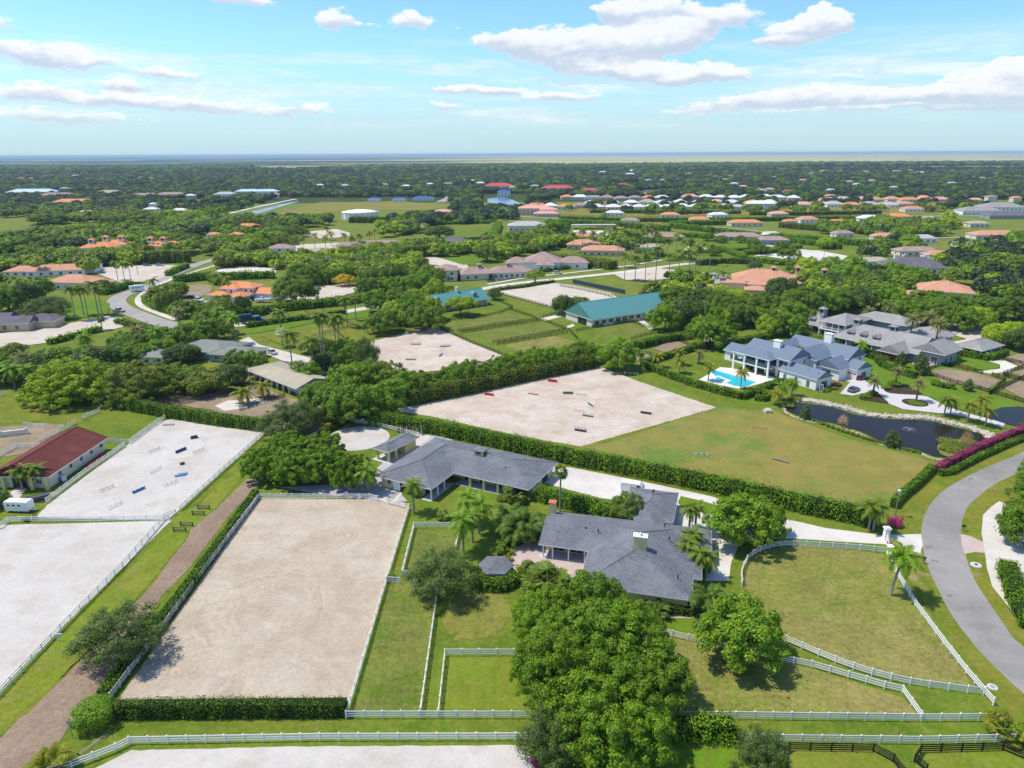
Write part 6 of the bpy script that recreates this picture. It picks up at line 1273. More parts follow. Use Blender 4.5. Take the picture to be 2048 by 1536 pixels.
# ============================================================ GREY ESTATE
b=Bld('grey_estate_house','grand grey two storey house with pale grey roofs, white balcony railing and cupolas',(1636,640),(1692,651),6.6,SHG,STUC['grey'],'house',pitch=24,ov=1.2)
Le=D2(P(1636,640,6.6),P(1692,651,6.6)); r=b.blk(0,Le,0,20,ends='hh',ridge='x',cap=True,inset=(0,0,2.5,0)); b.col([(.6+k*(Le-1.2)/4,.8) for k in range(5)],0,6.4,.35,TRIM,'column'); b.box(.2,Le-.2,.4,3.6,3.1,3.4,TRIM,'balcony_floor')
mb=MB(); mb.box(.3,Le-.3,.45,.52,4.3,4.4); mb.box(.3,Le-.3,.45,.52,3.45,3.52); [mb.box(.3+k*.4,.36+k*.4,.46,.5,3.5,4.3) for k in range(int((Le-.6)/.4))]; ob('balustrade',mb.mesh('balustrade',TRIM),b.e)
b.win(r,'f',[3,7,11,15],.6,1.6,2.2); b.win(r,'f',[3,7,11,15],4,1.6,1.7); b.win(r,'r',[4,10],4.2,1.2,1.5)
r2=b.blk(-15,1,3,17,ends='hh',ze=3.4,pitch=30); b.dormer(-10.5,4.6,4.3,2.2,1.1,3.5,wall=STUC['grey']); b.dormer(-5.5,4.6,4.3,2.2,1.1,3.5,wall=STUC['grey']); b.win(r2,'f',[3,7,11],.4,2.2,2.3); b.col([(-14.4,3.6),(-10,3.6),(-5.5,3.6)],0,3.2,.35,TRIM,'column')
r3=b.blk(Le-2,Le+32,-8,9,ends='hg',ze=3.4,pitch=30,cap=True); 
for k in (5,10,15): b.dormer(Le+k,-5.6,4.6,2.4,1.1,3.5,wall=STUC['grey'])
b.cupola(Le+4,1.0,8.0,2.4,1.6,wall=STUC['grey']); b.cupola(Le+18,1.0,8.0,2.4,1.6,wall=STUC['grey']); b.cupola(-4,10,7.5,2.4,1.8,wall=STUC['grey'])
b.col([(Le+k,-7.4) for k in (0,5,10,15,20)],0,3.2,.35,TRIM,'column'); b.win(r3,'f',[4,9,14,19],.4,2.4,2.2)
r4=b.blk(Le+20,Le+29,-14,-2,ends='gg',ridge='y',ze=3.4,pitch=32); o=b.panel(r4,'f',3.9,.02,7.2,3.0,STUC['brick'],'brick_front',.12); b.win(r4,'f',[3.9],1.2,1.4,1.3)
r5=b.blk(4,26,20,32,ends='hh',ze=6.2,pitch=22); b.win(r5,'r',[4,8],4.,1.2,1.5); r6=b.blk(Le+18,Le+32,8,22,ends='hh',ze=6.2,pitch=22); b.win(r6,'f',[3,7,11],4,1.2,1.5); r7=b.blk(Le+28,Le+40,-6,8,ends='gg',ridge='y',ze=4.5,pitch=28); b.win(r7,'f',[3,7],.6,2,2.2); b.win(r7,'r',[3,7],.6,1.6,2.)
b.done()
b=Bld('grey_pavilion','grey roofed low pavilion inside a clipped hedge, upper right',(1905,689),(1965,702),3.2,SHG,STUC['grey'],'pavilion',pitch=24,ov=1.2)
Lp=D2(P(1905,689,3.2),P(1965,702,3.2)); r=b.blk(0,Lp,0,16,ends='hh',cap=True,inset=(0,0,1.,0)); b.col([(.8,.8),(Lp*.4,.8),(Lp*.75,.8),(Lp-.8,.8),(Lp-.8,8),(Lp-.8,14)],0,3,.4,TRIM,'column'); b.win(r,'f',[4,9],.6,3,1.8); b.done()
vehicle(1780,716,10,'suv','blue','blue grey SUV on the estate drive'); vehicle(1812,725,-5,'pickup','black','black pickup on the estate drive beside the bushes'); vehicle(1808,703,20,'cart','navy','small dark golf cart in front of the brick gable','golf_cart','cart')
for px,py,ht,l in ((1815,701,13,'tall date palm in front of the brick gabled wing'),(1850,694,13,'tall date palm in the middle of three by the estate'),(1866,712,13,'tall date palm standing free on the estate drive')): palm(px,py,ht*.9,'date',l,'tall date palms of the grey estate',scale=1.15)
for px,py,ht,l in ((1712,680,5,'palm in front of the estate dormers, left'),(1757,694,5,'palm in front of the estate dormers, right'),(1722,712,4,'palm in the dark hedge bed below the estate'),(1733,655,7,'silvery palm behind the grey estate, left'),(1776,650,8,'silvery palm behind the grey estate, right')): palm(px,py,ht,'date' if py<660 else 'queen',l,'palms beside the grey estate',scale=1.)
bush(1677,688,3.0,3.6,'big round clipped bush in front of the grey estate','ball'); bush(1632,680,2.4,3.0,'round olive bush left of the estate porch','shrubo'); bush(1864,716,2.6,1.6,'low round shrubs at the foot of the free date palm','shrub'); bush(1845,700,2.6,1.8,'low shrub by the estate wing end','shrub')
tree(1800,735,2.2,6,'cone','magnolia between villa hedge and estate cars'); tree(1842,750,2.2,7,'column','tall bushy tree at the corner of the black fence'); tree(1838,740,1.8,6,'column','bushy tree behind the corner tree of the black fence')
EF='black board fences of the grey estate'
fence([(1855,742),(1862,738),(1876,733),(1900,732),(1935,739),(1965,748)],'black board fence round the upper side of the dirt paddock','dark',1.5,R4,2.6,group=EF); fence([(1855,742),(1860,750),(1900,765),(1960,780),(2048,806),(2100,820)],'black board fence along the villa lawn','dark',1.5,R4,2.6,group=EF)
fence([(1983,752),(2010,762),(1995,775),(1978,790)],'black board fence at the right end of the dirt paddock','dark',1.5,R4,2.6,group=EF); fence([(1978,790),(2030,764),(2060,752)],'black board fence between two right hand paddocks','dark',1.5,R4,2.6,group=EF); fence([(2006,750),(2050,734),(2090,725)],'black board fence beside the estate path at far right','dark',1.5,R4,2.6,group=EF); fence([(2006,752),(2070,770)],'black board fence running to the right edge','dark',1.5,R4,2.6,group=EF); fence([(2005,720),(2040,728),(2080,738)],'black board fence right of the grey pavilion','dark',1.5,R4,2.6,group=EF)
# a chestnut horse by the fence
def horse(px,py,rot,label,coat,s=1.):
    e=empty('horse',P(px,py),R(rot),label,'horse'); bm=bmesh.new(); sk=bm.verts.layers.skin.verify()
    J=dict(pel=((-.62,0,1.15),.27),loin=((-.2,0,1.12),.27),rib=((.2,0,1.08),.30),che=((.55,0,1.12),.26),nk1=((.82,0,1.36),.17),nk2=((1.08,0,1.62),.12),pol=((1.22,0,1.78),.095),fac=((1.42,0,1.62),.09),muz=((1.60,0,1.42),.06),ta=((-.92,0,1.18),.06),tb=((-1.02,0,.8),.05),tc=((-1.0,0,.5),.03))
    for sd in (-1,1):
        k='l' if sd<0 else 'r'; y=.17*sd
        J[k+'st']=((-.58,y,.82),.14);J[k+'hk']=((-.80,y,.50),.065);J[k+'ff']=((-.74,y,.12),.045);J[k+'ho']=((-.68,y,.02),.06)
        J[k+'el']=((.55,y,.80),.11);J[k+'kn']=((.57,y,.45),.06);J[k+'fe']=((.57,y,.13),.042);J[k+'hf']=((.62,y,.02),.058); J[k+'ea']=((1.20,y*.3,1.92),.025)
    ed=['pel-loin','loin-rib','rib-che','che-nk1','nk1-nk2','nk2-pol','pol-fac','fac-muz','pel-ta','ta-tb','tb-tc']
    for k in 'lr': ed+=[f'pel-{k}st',f'{k}st-{k}hk',f'{k}hk-{k}ff',f'{k}ff-{k}ho',f'che-{k}el',f'{k}el-{k}kn',f'{k}kn-{k}fe',f'{k}fe-{k}hf',f'pol-{k}ea']
    V={}
    for n,(c,r) in J.items(): v=bm.verts.new(c); v[sk].radius=(r,r); v[sk].use_root=(n=='pel'); V[n]=v
    for q in ed: a,c=q.split('-'); bm.edges.new((V[a],V[c]))
    me=bpy.data.meshes.new('horse_body'); bm.to_mesh(me); bm.free(); me.materials.append(coat)
    o=ob('body',me,e); o.modifiers.new('skin','SKIN'); m=o.modifiers.new('sub','SUBSURF'); m.levels=m.render_levels=1; e.scale=(s,s,s); return e
CHEST=plain('chestnut_coat',(.22,.05,.02),.5,.3,.1); DARKC=plain('dark_bay_coat',(.03,.02,.015),.5,.3,.1)
horse(1929,742,150,'chestnut horse standing at the black fence of the dirt paddock',CHEST); horse(2013,756,200,'dark horse standing at the corner of the right paddocks',DARKC)
horse(647,575,90,'dark horse standing in the far sand arena',DARKC,1.1)
bush(1898,711,1.3,1.4,'white blossoming bush on the estate lawn','shrubo')
# ============================================================ paddock fences by the green barns
PF='dark board fences of the green roofed barns'
for pts,l in (([(875,660),(897,643),(960,636),(1000,627),(1018,620)],'dark fence above the upper long paddock by the round shade tree'),([(915,664),(990,652),(1072,641)],'dark fence, upper one of the pair between the first two long paddocks'),([(922,668),(1000,656),(1075,644)],'dark fence, lower one of the pair between the first two long paddocks'),
    ([(985,687),(1060,675),(1130,662)],'dark fence, upper one of the pair between the lower long paddocks'),([(995,691),(1070,679),(1135,667)],'dark fence, lower one of the pair between the lower long paddocks'),([(1018,619),(1072,638),(1080,645)],'dark fence running down between the cottage lawn and paddocks'),([(1080,640),(1138,662),(1155,680)],'dark fence running down beside the green roofed barn'),
    ([(985,597),(1025,616),(1018,620)],'dark fence below the teal roofed cottage'),([(995,588),(1050,602),(1108,618)],'dark fence along the near side of the pale arena by the barns'),([(1120,573),(1170,582),(1225,595)],'dark fence along the far side of the pale arena by the barns'),([(1085,636),(1125,626)],'short dark fence beside the barn walk'),([(1152,664),(1215,650),(1260,645),(1308,660),(1330,672)],'dark fence round the paddock before the green roofed barn'),
    ([(1262,680),(1310,668)],'dark fence on the lower edge of the barn paddock'),([(800,657),(855,654),(880,658),(940,686),(1006,712)],'dark fence round the far side of the pink sand arena'),([(1290,708),(1335,722)],'dark fence between dirt paddocks, left'),([(1358,684),(1392,697)],'dark fence between dirt paddocks, right'),([(1440,670),(1480,680),(1550,668)],'dark fence round the small green paddock by the trees')):
    fence(pts,l,'dark',1.45,(.45,.85,1.3),3.,near=False,group=PF)
fence([(330,810),(400,795),(470,775),(515,765)],'brown board fence across the dirt paddock left of the tan roofed stable','brown',1.5,R4,2.8,group='brown board fences by the tan roofed stable'); fence([(320,818),(400,802),(475,782)],'lower brown board fence of the dirt paddock','brown',1.5,R4,2.8,group='brown board fences by the tan roofed stable'); fence([(480,822),(530,806),(570,795)],'dark board fence beside the small white round pen','dark',1.5,R4,2.8,group='brown board fences by the tan roofed stable')
for pts,l in (([(588,690),(640,672),(700,655),(745,650)],'pale fence along the far dry paddock'),([(610,625),(660,650),(700,690)],'pale fence running between the green paddocks'),([(645,622),(685,640),(740,668)],'pale fence right of the green paddocks'),([(740,640),(775,652),(815,640)],'brown fence of the corner paddock')): fence(pts,l,'brown',1.4,(.5,1.2),3,near=False,group='thin fences of the middle paddocks')

vehicle(1268,984,-18,'van','white','white van on the gravel drive behind the garage roof','parked_van','van')
# ============================================================ MIDDLE DISTANCE: trees one can tell apart
def T(l,grp=None,name='tree'):
    for a in l: tree(a[0],a[1],a[2],a[3],a[4],a[5],grp,name)
tree(152,797,17,13.5,'dome','very broad bright green spreading tree at the left above the red tiled barn'); tree(288,795,15,12.5,'domeb','broad olive spreading tree with thin leaves, right of the bright one')
tree(582,866,8.6,9.5,'airy','dark rounded tree at the end of the tall hedge beside the round pen'); tree(520,780,2,3,'shrub','x') if False else None
GL='large green trees between tan roofed stable and jumping arena'
T([(650,832,7.5,11,'lush','broad green tree directly right of the dark rounded tree'),(705,842,8.5,12,'lush','largest green tree above the round pen'),(765,828,7.5,11,'lush','green tree touching the corner of the jumping arena'),(700,795,8,12,'lush','green tree beside the end of the tan roofed stable'),(760,785,8,12,'oak','oak between pink arena and green trees'),(640,800,5,7,'dark','dark tree at the near end of the tan roofed stable'),(735,745,4.6,14,'airy','tall thin airy tree standing at the edge of the pink arena'),(800,800,7,10,'lush','green tree at the start of the arena belt')],GL)
# the belt along the top of the jumping arena
BL='trees of the belt along the jumping arena'
pa=[(815,806),(880,794),(940,781),(1000,768),(1060,756),(1120,744),(1180,732)]
bp=[P(*q) for q in pa]; rr=random.Random(3); names=['first','second','third','fourth','fifth','sixth','seventh','eighth','ninth','tenth','eleventh','twelfth','thirteenth','fourteenth','fifteenth','sixteenth']
n=16
for i in range(n):
    t=i/(n-1)*(len(bp)-1); k=min(int(t),len(bp)-2); q=bp[k].lerp(bp[k+1],t-k); q=q+Vector((-1.5,4.5,0))
    tree(0,0,rr.uniform(5.0,6.2),rr.uniform(7.2,9.5),rr.choice(['lush','lush','oak']),f'{names[i]} tree from the left in the dense belt along the top of the jumping arena',BL,'belt_tree',world=q)
hedge([(815,810),(940,785),(1060,759),(1185,734)],3,4.2,'shaggy palm hedge at the foot of the belt along the jumping arena','olive',16,.42,None,ragged=.35,sprigs=.5)
T([(1237,738,7.6,12,'lush','dense round tree at the top corner of the jumping arena'),(1180,722,6,8,'bright','pale green tree beside the dense round tree'),(1130,728,5,7,'lush','green tree behind the belt, below the lower paddock'),(1420,694,9,13,'lush','broad green tree above the long villa hedge'),(1330,662,7.5,13,'lush','green tree in front of the end of the green roofed barn'),(1375,655,9,15,'dark','tall dark tree behind the broad green tree'),(1300,600,6,9,'olive','olive tree behind the ridge of the green roofed barn'),
   (1345,625,8.5,14,'oak','oak behind the end of the green roofed barn'),(1400,625,9,14,'dark','dark tree in the grove right of the green roofed barn'),(1440,640,8.5,13,'oak','oak on the right side of the grove'),(1480,650,8,12,'oak','oak by the bright hedge of the small paddock'),(1530,640,9,13,'oak','left tree of the dark grove above the villa'),(1575,650,9,12,'lush','middle tree of the dark grove above the villa'),(1610,630,9.5,14,'oak','right tree of the dark grove above the villa'),(1560,600,9,13,'dark','back tree of the dark grove above the villa'),
   (922,631,8.6,9,'umbrella','solitary round shade tree on the cottage lawn'),(1126,629,6,10,'dark','dense dark round tree at the gable of the green roofed barn'),(1158,617,5.5,7,'olive','olive tree behind the dark round tree'),(1070,566,6.5,8,'umbrella','flat topped tree at the back of the pale arena'),(975,523,9,13,'oak','solitary oak on the bright lawn in the centre distance'),(592,606,12,15,'oak','very large broad oak beside the oval sand arena'),(612,570,10,14,'lush','bright green round tree behind the very large oak'),(690,572,6.5,8,'yellow','yellow flowering tree by the oval arena'),
   (990,600,4,7,'airy','thin tree at the corner of the pale arena')])
GW='trees around the sage grey roofed house and left road'
T([(150,748,9,10.5,'lush','round bright tree behind the spreading bright tree'),(194,742,9,10.5,'dark','dark round tree behind the spreading bright tree'),(78,750,8,9,'dark','dark round tree left of the bright round one'),(118,740,7,8.5,'oak','oak behind the two round trees at left'),(96,640,10.5,12,'airy','broad grey green oak beside the brown house at left'),(18,622,9,13,'lush','green tree behind the brown house, left'),(55,612,9,14,'dark','dark tree behind the brown house, middle'),(78,600,8,13,'lush','green tree behind the brown house, right'),
 (395,690,8.5,11,'lush','dense tree above the sage grey roof, left'),(428,680,8,10,'oak','oak above the sage grey roof, right'),(368,724,7,8,'dark','dark tree between the two sage grey roofs'),(322,714,7,8,'lush','green tree by the road above the small grey roof'),(265,725,6,8,'lush','green tree at the left end of the small grey roof'),(230,735,6,8,'oak','oak above the spreading bright tree'),(420,785,8,9,'olive','olive tree in front of the sage grey roof'),(458,775,7.5,9,'dark','dark tree in front of the sage grey roof, right'),(385,780,7,8.5,'oak','oak in front of the sage grey roof, left'),(350,775,6.5,8.5,'lush','green tree by the bare olive tree'),(508,742,5,8,'lush','tree at the back corner of the tan roofed stable'),(478,742,5.5,8,'oak','oak left of the tan roofed stable'),
 (610,765,6,8,'lush','green tree behind the tan roofed stable'),(690,715,6,8,'lush','green tree at the foot of the tall palms'),(715,735,6,10,'oak','oak at the left corner of the pink arena'),(655,745,6,8,'dark','dark tree beside the white trailer'),(640,700,5,6,'shrubo' if False else 'olive','dry reddish tree by the curving drive'),(620,705,5,6,'olive','dry tree left of the reddish one'),(210,585,6,8,'dark','dark tree on the bend of the winding road'),(330,600,8,10,'olive','olive tree beside the white road trailer'),(350,595,7,9,'lush','green tree beside the olive tree on the road bend'),(30,715,5,6,'olive','olive tree at the lower edge of the left sand arena'),(255,700,7,8,'lush','green tree just below the road bend'),(292,702,7,8.5,'oak','oak between the road and the small grey roof'),(238,722,6.5,8.5,'dark','dark tree right of the two round trees'),(340,690,7,8,'lush','green tree touching the lower end of the winding road'),(12,768,6,8,'dark','dark tree among the palms at the left edge'),(48,742,6,7,'oak','oak among the palms at the left edge'),(-8,740,6,7,'lush','green tree at the left edge above the palms'),(100,772,5,7,'lush','green tree between palms and spreading tree'),(230,765,6,8,'oak','oak rising behind the spreading trees')],GW)
GE='trees beyond the grey estate'
T([(px,py,r,h,k,l) for px,py,r,h,k,l in ((1640,628,9,13,'lush','green tree left behind the grey estate'),(1680,622,9,13,'oak','oak behind the grey estate roof ridge'),(1720,615,9.5,13,'dark','dark tree behind the silvery palms, left'),(1760,618,9,13,'lush','green tree behind the silvery palms, right'),(1800,640,8.5,12,'lush','green tree above the white canopy of the estate'),(1850,650,8.5,11,'lush','spreading tree behind the three date palms, left'),(1885,655,8,11,'oak','spreading tree behind the three date palms, right'),(1925,662,8,11,'lush','tree above the grey pavilion, left'),(1955,655,8,10,'bright','bright tree above the grey pavilion, right'),(1850,612,8,9,'lush','tree before the terracotta house, left'),(1905,620,8,9,'lush','tree before the terracotta house, right'),(1880,632,8,9.5,'lush','tree before the terracotta house, middle'),(1990,690,6,9,'bright','yellow green bamboo clump at right'),(2025,688,7,10,'bright','second yellow green bamboo clump at right'),(2045,700,7,10,'dark','dark tree at the right edge behind the paddocks'),(1960,630,8,10,'oak','oak right of the terracotta house'),(2000,640,9,12,'oak','oak at right above the bamboo'),(2040,640,9,12,'dark','dark tree at the right edge, upper'),(1610,655,7,9,'oak','round grey oak left of the estate dormers'),(1590,668,6,8,'oak','small oak by the villa hedge'),(1780,560,9,12,'lush','tree in front of the slate roofed house, left'),(1830,572,9,12,'lush','tree in front of the slate roofed house, right'),(1700,575,10,14,'lush','large bright tree in the right centre'),(1740,590,10,14,'oak','large oak in the right centre'),(1660,590,9,13,'dark','dark tree in the right centre'))],GE)
GB='grove left of the teal roofed cottage'
for i,(px,py) in enumerate(((740,600),(775,598),(810,596),(845,590),(760,625),(800,622),(835,618),(868,607),(790,648),(825,645),(855,640),(745,575),(790,575),(830,572),(865,575),(770,665),(850,660))):
    tree(px,py,rr.uniform(7,9),rr.uniform(11,14),rr.choice(['lush','lush','oak','bright']),('back row ' if i<4 or 10<i<15 else 'front row ' if i in(8,9,10,15,16) else 'middle row ')+f'tree of the grove left of the teal roofed cottage, {["leftmost","second from left","third from left","fourth from left","fifth from left"][i%4] if i<8 else ["near left","near middle","near right","far left","far middle","far right","farthest right","arena side","barn side"][i-8]}',GB,'grove_tree')
for px,py,ht,k,l in ((585,737,11,'royal','palm in front of the garden shed, by the curving drive'),(629,751,11,'royal','palm beside the white trailer at the tan roofed stable'),(644,718,15,'royal','tall twin palm, left trunk, in the centre left'),(650,719,15,'royal','tall twin palm, right trunk, in the centre left'),(673,704,12,'royal','palm behind the twin palms, left'),(680,704,12,'royal','palm behind the twin palms, right'),(695,655,11,'royal','palm at the thin fence crossing by the green paddock'),(712,640,9,'royal','palm just right of the fence crossing'),(743,637,10,'royal','palm in the corner paddock'),(472,687,10,'queen','palm beside the sage grey roofed house'),(444,662,9,'queen','palm near the parked truck'),(460,668,8,'queen','second palm near the parked truck'),
   (563,668,8,'royal','dark palm behind the silver palm'),(566,694,5.5,'silver','silver fan palm at the bend of the drive'),(278,697,7,'date','silvery date palm by the road at left'),(55,748,6,'date','large silvery date palm at the far left'),(88,752,4,'date','small silvery date palm at the far left'),(360,652,6,'date','date palm by the lane bend'),(318,708,9,'queen','palm between road and sage grey roofs'),(175,712,7,'queen','palm in front of the left round trees'),(205,660,5,'fan','fan palm at the edge of the left sand arena'),
   (152,640,13,'royal','first tall palm by the left sand arena'),(168,630,12,'royal','second tall palm by the left sand arena'),(177,637,12,'royal','third tall palm by the left sand arena'),(197,628,13,'royal','fourth tall palm by the left sand arena'),(205,632,12,'royal','fifth tall palm by the left sand arena'),(45,620,14,'royal','tall palm behind the brown house at the far left'),(250,565,11,'queen','palm left of the pale trailer yard'),(236,560,10,'queen','second palm left of the pale trailer yard'),(310,600,9,'royal','palm beside the winding road'),(263,566,11,'queen','third palm left of the trailer yard'),(190,565,12,'royal','palm before the orange roofs'),(80,552,9,'royal','palm in front of the first orange roof'),(440,590,9,'royal','palm at the left wall of the orange roofed house'),(455,596,9,'royal','palm at the front of the orange roofed house'),
   (30,775,6,'queen','palm at the left edge above the hedge'),(60,775,6,'queen','second palm at the left edge above the hedge'),(10,770,6,'queen','third palm at the left edge'),(487,807,3.5,'coco','small yellow palm by the white round pen'),(527,795,3.5,'coco','small palm by the tan roofed stable'),(1395,695,8,'queen','palm in front of the broad green tree'),(1405,697,9,'queen','second palm in front of the broad green tree'),(1428,690,8,'queen','bright palm right of the broad green tree'),(1558,665,7,'queen','palm at the edge of the dark grove')):
    palm(px,py,ht,k,l,'palms of the middle distance',parts=py>640,scale=1.15)
OR=[('foremost row, ' if i<14 else 'back row, ')+f'number {w_}' for i,w_ in enumerate('one two three four five six seven eight nine ten eleven twelve thirteen fourteen one two three four five six seven eight nine ten eleven twelve thirteen fourteen fifteen sixteen seventeen eighteen'.split())]
RP='royal palms lining the street in the centre distance'
for i,(px,py,ht) in enumerate(((1249,560,13),(1270,562,12),(1290,563,14),(1311,561,17),(1338,552,11),(1357,555,14),(1377,555,14),(1390,550,16),(1397,551,15),(1418,545,15),(1235,535,16),(1241,528,16),(1250,522,18),(1262,523,17),(1272,520,17),(1285,516,17),(1294,513,17),(1312,512,15),(1320,520,14),(1334,520,12),(1352,508,12),(1365,525,13),(1146,505,12),(1164,500,14),(1205,505,13),(1228,500,15),(1186,500,12),(1215,495,13),(1405,530,12),(1381,520,12),(1440,575,7),(1410,575,6))):
    palm(px,py,ht,'royal',f'royal palm {OR[i]} along the street in the centre distance',RP,parts=False,scale=1.3)
CP='coconut palms in the row by the far sand arena'
for px,py in ((590,503),(608,500),(630,497),(652,500),(663,492),(690,497),(705,500),(720,498),(655,480),(740,490),(750,485)): palm(px,py,10,'coco','coconut palm in the row between two far sand arenas',CP,parts=False,scale=1.3)
for px,py,l in ((1905,510,'left silver fan palm among the right hand trees'),(1935,510,'right silver fan palm among the right hand trees'),(1985,505,'silver fan palm beside the pale path at right'),(848,468,'silver fan palm in the far centre')): palm(px,py,7,'silver',l,'far silver fan palms',parts=False,scale=1.5)
# ---- tall hedgerows of the middle distance
MH='tall hedgerows of the middle distance'
for pts,w,h,m,l in (([(435,530),(520,528),(585,527)],5,6,'olive','tall olive hedgerow behind the pale sand arena'),([(590,527),(648,527)],5,6,'olive','second piece of tall olive hedgerow below the brown roofs'),([(400,560),(470,558),(548,556)],4,4,'hedge','hedge along the near side of the pale arena'),([(690,520),(735,525),(800,518),(860,512)],6,8,'olive','tall shaggy hedgerow behind the sand arena in the centre'),([(1000,512),(1060,500),(1120,488)],6,8,'olive','shaggy dark hedgerow curving up to the right'),
     ([(60,520),(150,524),(260,527),(380,524)],6,8,'olive','long tall hedgerow behind the trailers'),([(160,560),(210,555)],3,3,'hedge','x'),([(205,590),(240,580),(262,572)],3.5,3,'hedge','hedge on the inside bend of the winding road'),([(335,552),(375,535)],3,3,'hedge','hedge beside the rising lane'),([(290,600),(310,618),(350,628)],2.5,2.5,'hedge','hedge on the outside bend of the lane'),([(455,640),(560,622),(680,610),(740,600)],4,3.5,'hedge','long hedge along the lane below the oval arena'),
     ([(495,655),(600,640),(690,628)],2.5,1.8,'hedged','low dark hedge above the green paddocks'),([(700,560),(650,570),(640,565)],6,7,'hedge','tall hedge behind the oval arena'),([(350,565),(420,558),(440,570)],5,4,'hedge','bushy hedge behind the dirt paddock'),([(1085,520),(1150,528),(1225,538)],10,5,'olive','broad bushy hedge right of the taupe roofed house'),([(985,583),(1050,575),(1108,565)],1.5,1.4,'hedged','low dark hedge behind the pale arena'),([(885,560),(985,553),(1080,545),(1140,537)],2,1.6,'hedged','low hedge along the street'),
     ([(235,645),(275,655),(330,672)],3,1.6,'hedged','low hedge beside the winding road below the arena'),([(100,688),(160,672),(200,662)],3,1.8,'hedge','hedge at the near edge of the left sand arena'),([(1270,505),(1340,515),(1390,522)],3,2,'hedge','hedge beside the far street'),([(1500,522),(1560,530),(1600,530),(1660,538)],4,3,'hedge','hedge beside the right hand pale arena'),([(1490,510),(1540,506),(1600,497)],4,3,'hedge','hedge behind the right hand pale arena'),([(1370,508),(1440,505),(1500,500)],2.5,1.8,'hedged','low hedge round the far green lawn'),
     ([(1095,448),(1200,452),(1338,462)],6,5,'hedge','long clipped hedge below the far road'),([(1340,455),(1420,465),(1520,476),(1640,484),(1760,495)],6,4.5,'hedge','long clipped hedge descending to the right'),([(1120,440),(1240,444),(1400,444),(1700,440),(1800,438)],5,4,'hedged','dark clipped hedge along the far road'),([(1340,452),(1420,450),(1490,448)],5,4.5,'hedge','clipped hedge piece above the descending hedge'),([(870,482),(930,481),(985,479)],3,2.4,'hedge','clipped hedge below the square lawns'),([(985,478),(992,465),(996,452)],7,4,'hedge','bright square hedge standing at the end of the square lawns'),([(1385,498),(1380,480)],3,2.2,'hedged','low hedge left of the far lawn'),
     ([(1150,478),(1230,482),(1340,486)],4,4,'hedge','hedge behind the palm villas'),([(1340,472),(1400,476),(1460,474)],4,3.5,'hedge','hedge above the left brown barn'),([(1530,480),(1600,488),(1680,498)],5,4,'hedge','hedge along the pale lane beyond the brown barns'),([(1440,500),(1470,512),(1490,520)],4,3,'hedge','short hedge left of the right hand pale arena'),([(1395,530),(1450,526),(1500,528)],4,3,'hedged','hedge above the yard of the peach villa'),([(1200,440),(1210,430)],4,3,'hedge','short hedge by the far road junction'),
     ([(1500,430),(1600,431),(1760,428)],5,4,'hedged','dark hedge in front of the subdivision, right'),([(1180,426),(1300,427),(1480,428)],5,4,'hedged','dark hedge in front of the subdivision, left'),([(1560,455),(1640,462),(1740,468)],5,5,'olive','olive hedgerow between far road and lane'),([(860,450),(920,448),(980,447)],4,3,'hedge','hedge behind the square lawns'),([(700,445),(780,446),(850,444)],6,6,'hedged','dark hedgerow below the water tank'),([(470,505),(540,492),(600,480)],5,4,'hedge','hedge rising beside the far sand arenas')):
    if l=='x': continue
    hedge(pts,w,h,l,m,5,.8,MH,name='hedgerow',ragged=.4,sprigs=.4)
# ============================================================ MIDDLE DISTANCE HOUSES
T([(1429,512,5.5,8,'round','round topiary tree at the corner of the far lawn'),(1415,482,6,8,'lush','lower of two green trees left of the brown barns'),(1421,466,5.5,7,'lush','upper of two green trees left of the brown barns'),(1441,486,6,7,'round','square cut tree at the left end of the right brown barn'),(1480,486,5,7,'olive','olive tree in front of the right brown barn'),(1507,494,6,8,'round','round tree at the right end of the right brown barn'),(1519,508,6.5,8,'lush','green tree beside the pale lane'),(1564,502,6.5,8,'oak','spreading tree behind the right pale arena, left'),(1577,520,8,10,'oak','oak standing at the edge of the right pale arena'),(1650,497,8,10,'bright','bright tree behind the right pale arena'),(1340,560,4,6,'lush','small green tree by the royal palms'),(1510,540,5,7,'dark','dark tree left of the peach villa towers'),(1590,548,7,9,'oak','oak right of the peach villa towers')],'trees of the hedged lots in the right centre')
GU='broad spreading trees of the left distance'
T([(445,495,13,12,'dome','flat bright green spreading tree, left of the pair in the left distance'),(512,497,14,12,'dome','flat bright green spreading tree, right of the pair in the left distance'),(455,462,18,13,'domeb','olive spreading tree, left end of the long olive grove'),(505,458,18,14,'domeb','olive spreading tree, second in the long olive grove'),(550,462,18,13,'domeb','olive spreading tree, third in the long olive grove'),(590,474,17,12,'domeb','olive spreading tree, right end of the long olive grove'),(570,490,14,10,'domeb','olive spreading tree before the right end of the grove'),(300,455,18,16,'oak','big round tree in front of the white gabled houses'),(235,460,19,17,'oak','big round tree above the orange compound'),(100,448,22,15,'oak','broad tree at the far left pasture'),(370,492,14,12,'oak','round grey tree at the right end of the orange compound'),(50,500,16,13,'oak','broad grey tree at the left edge'),(110,497,16,13,'oak','second broad grey tree at the left edge'),(880,478,14,14,'dark','round tree behind the dark roofed low house'),(1110,470,16,15,'lush','large round tree beside the square lawns, right')],GU)
OG='orange tiled houses at the left'
house(40,553,20,14,8,3.2,PEACH,STUC['white'],'low white house with peach tiled roof at the far left',OG); house(112,552,34,16,14,3.4,PEACH,STUC['white'],'long white house with peach tiled roofs beside the trailers',OG,wing=(20,38,6,24,3.6)); house(132,580,26,18,-8,4.2,PEACH,STUC['cream'],'house with broad peach hipped roof behind palms, lower',OG,wing=(20,36,2,13,3.6))
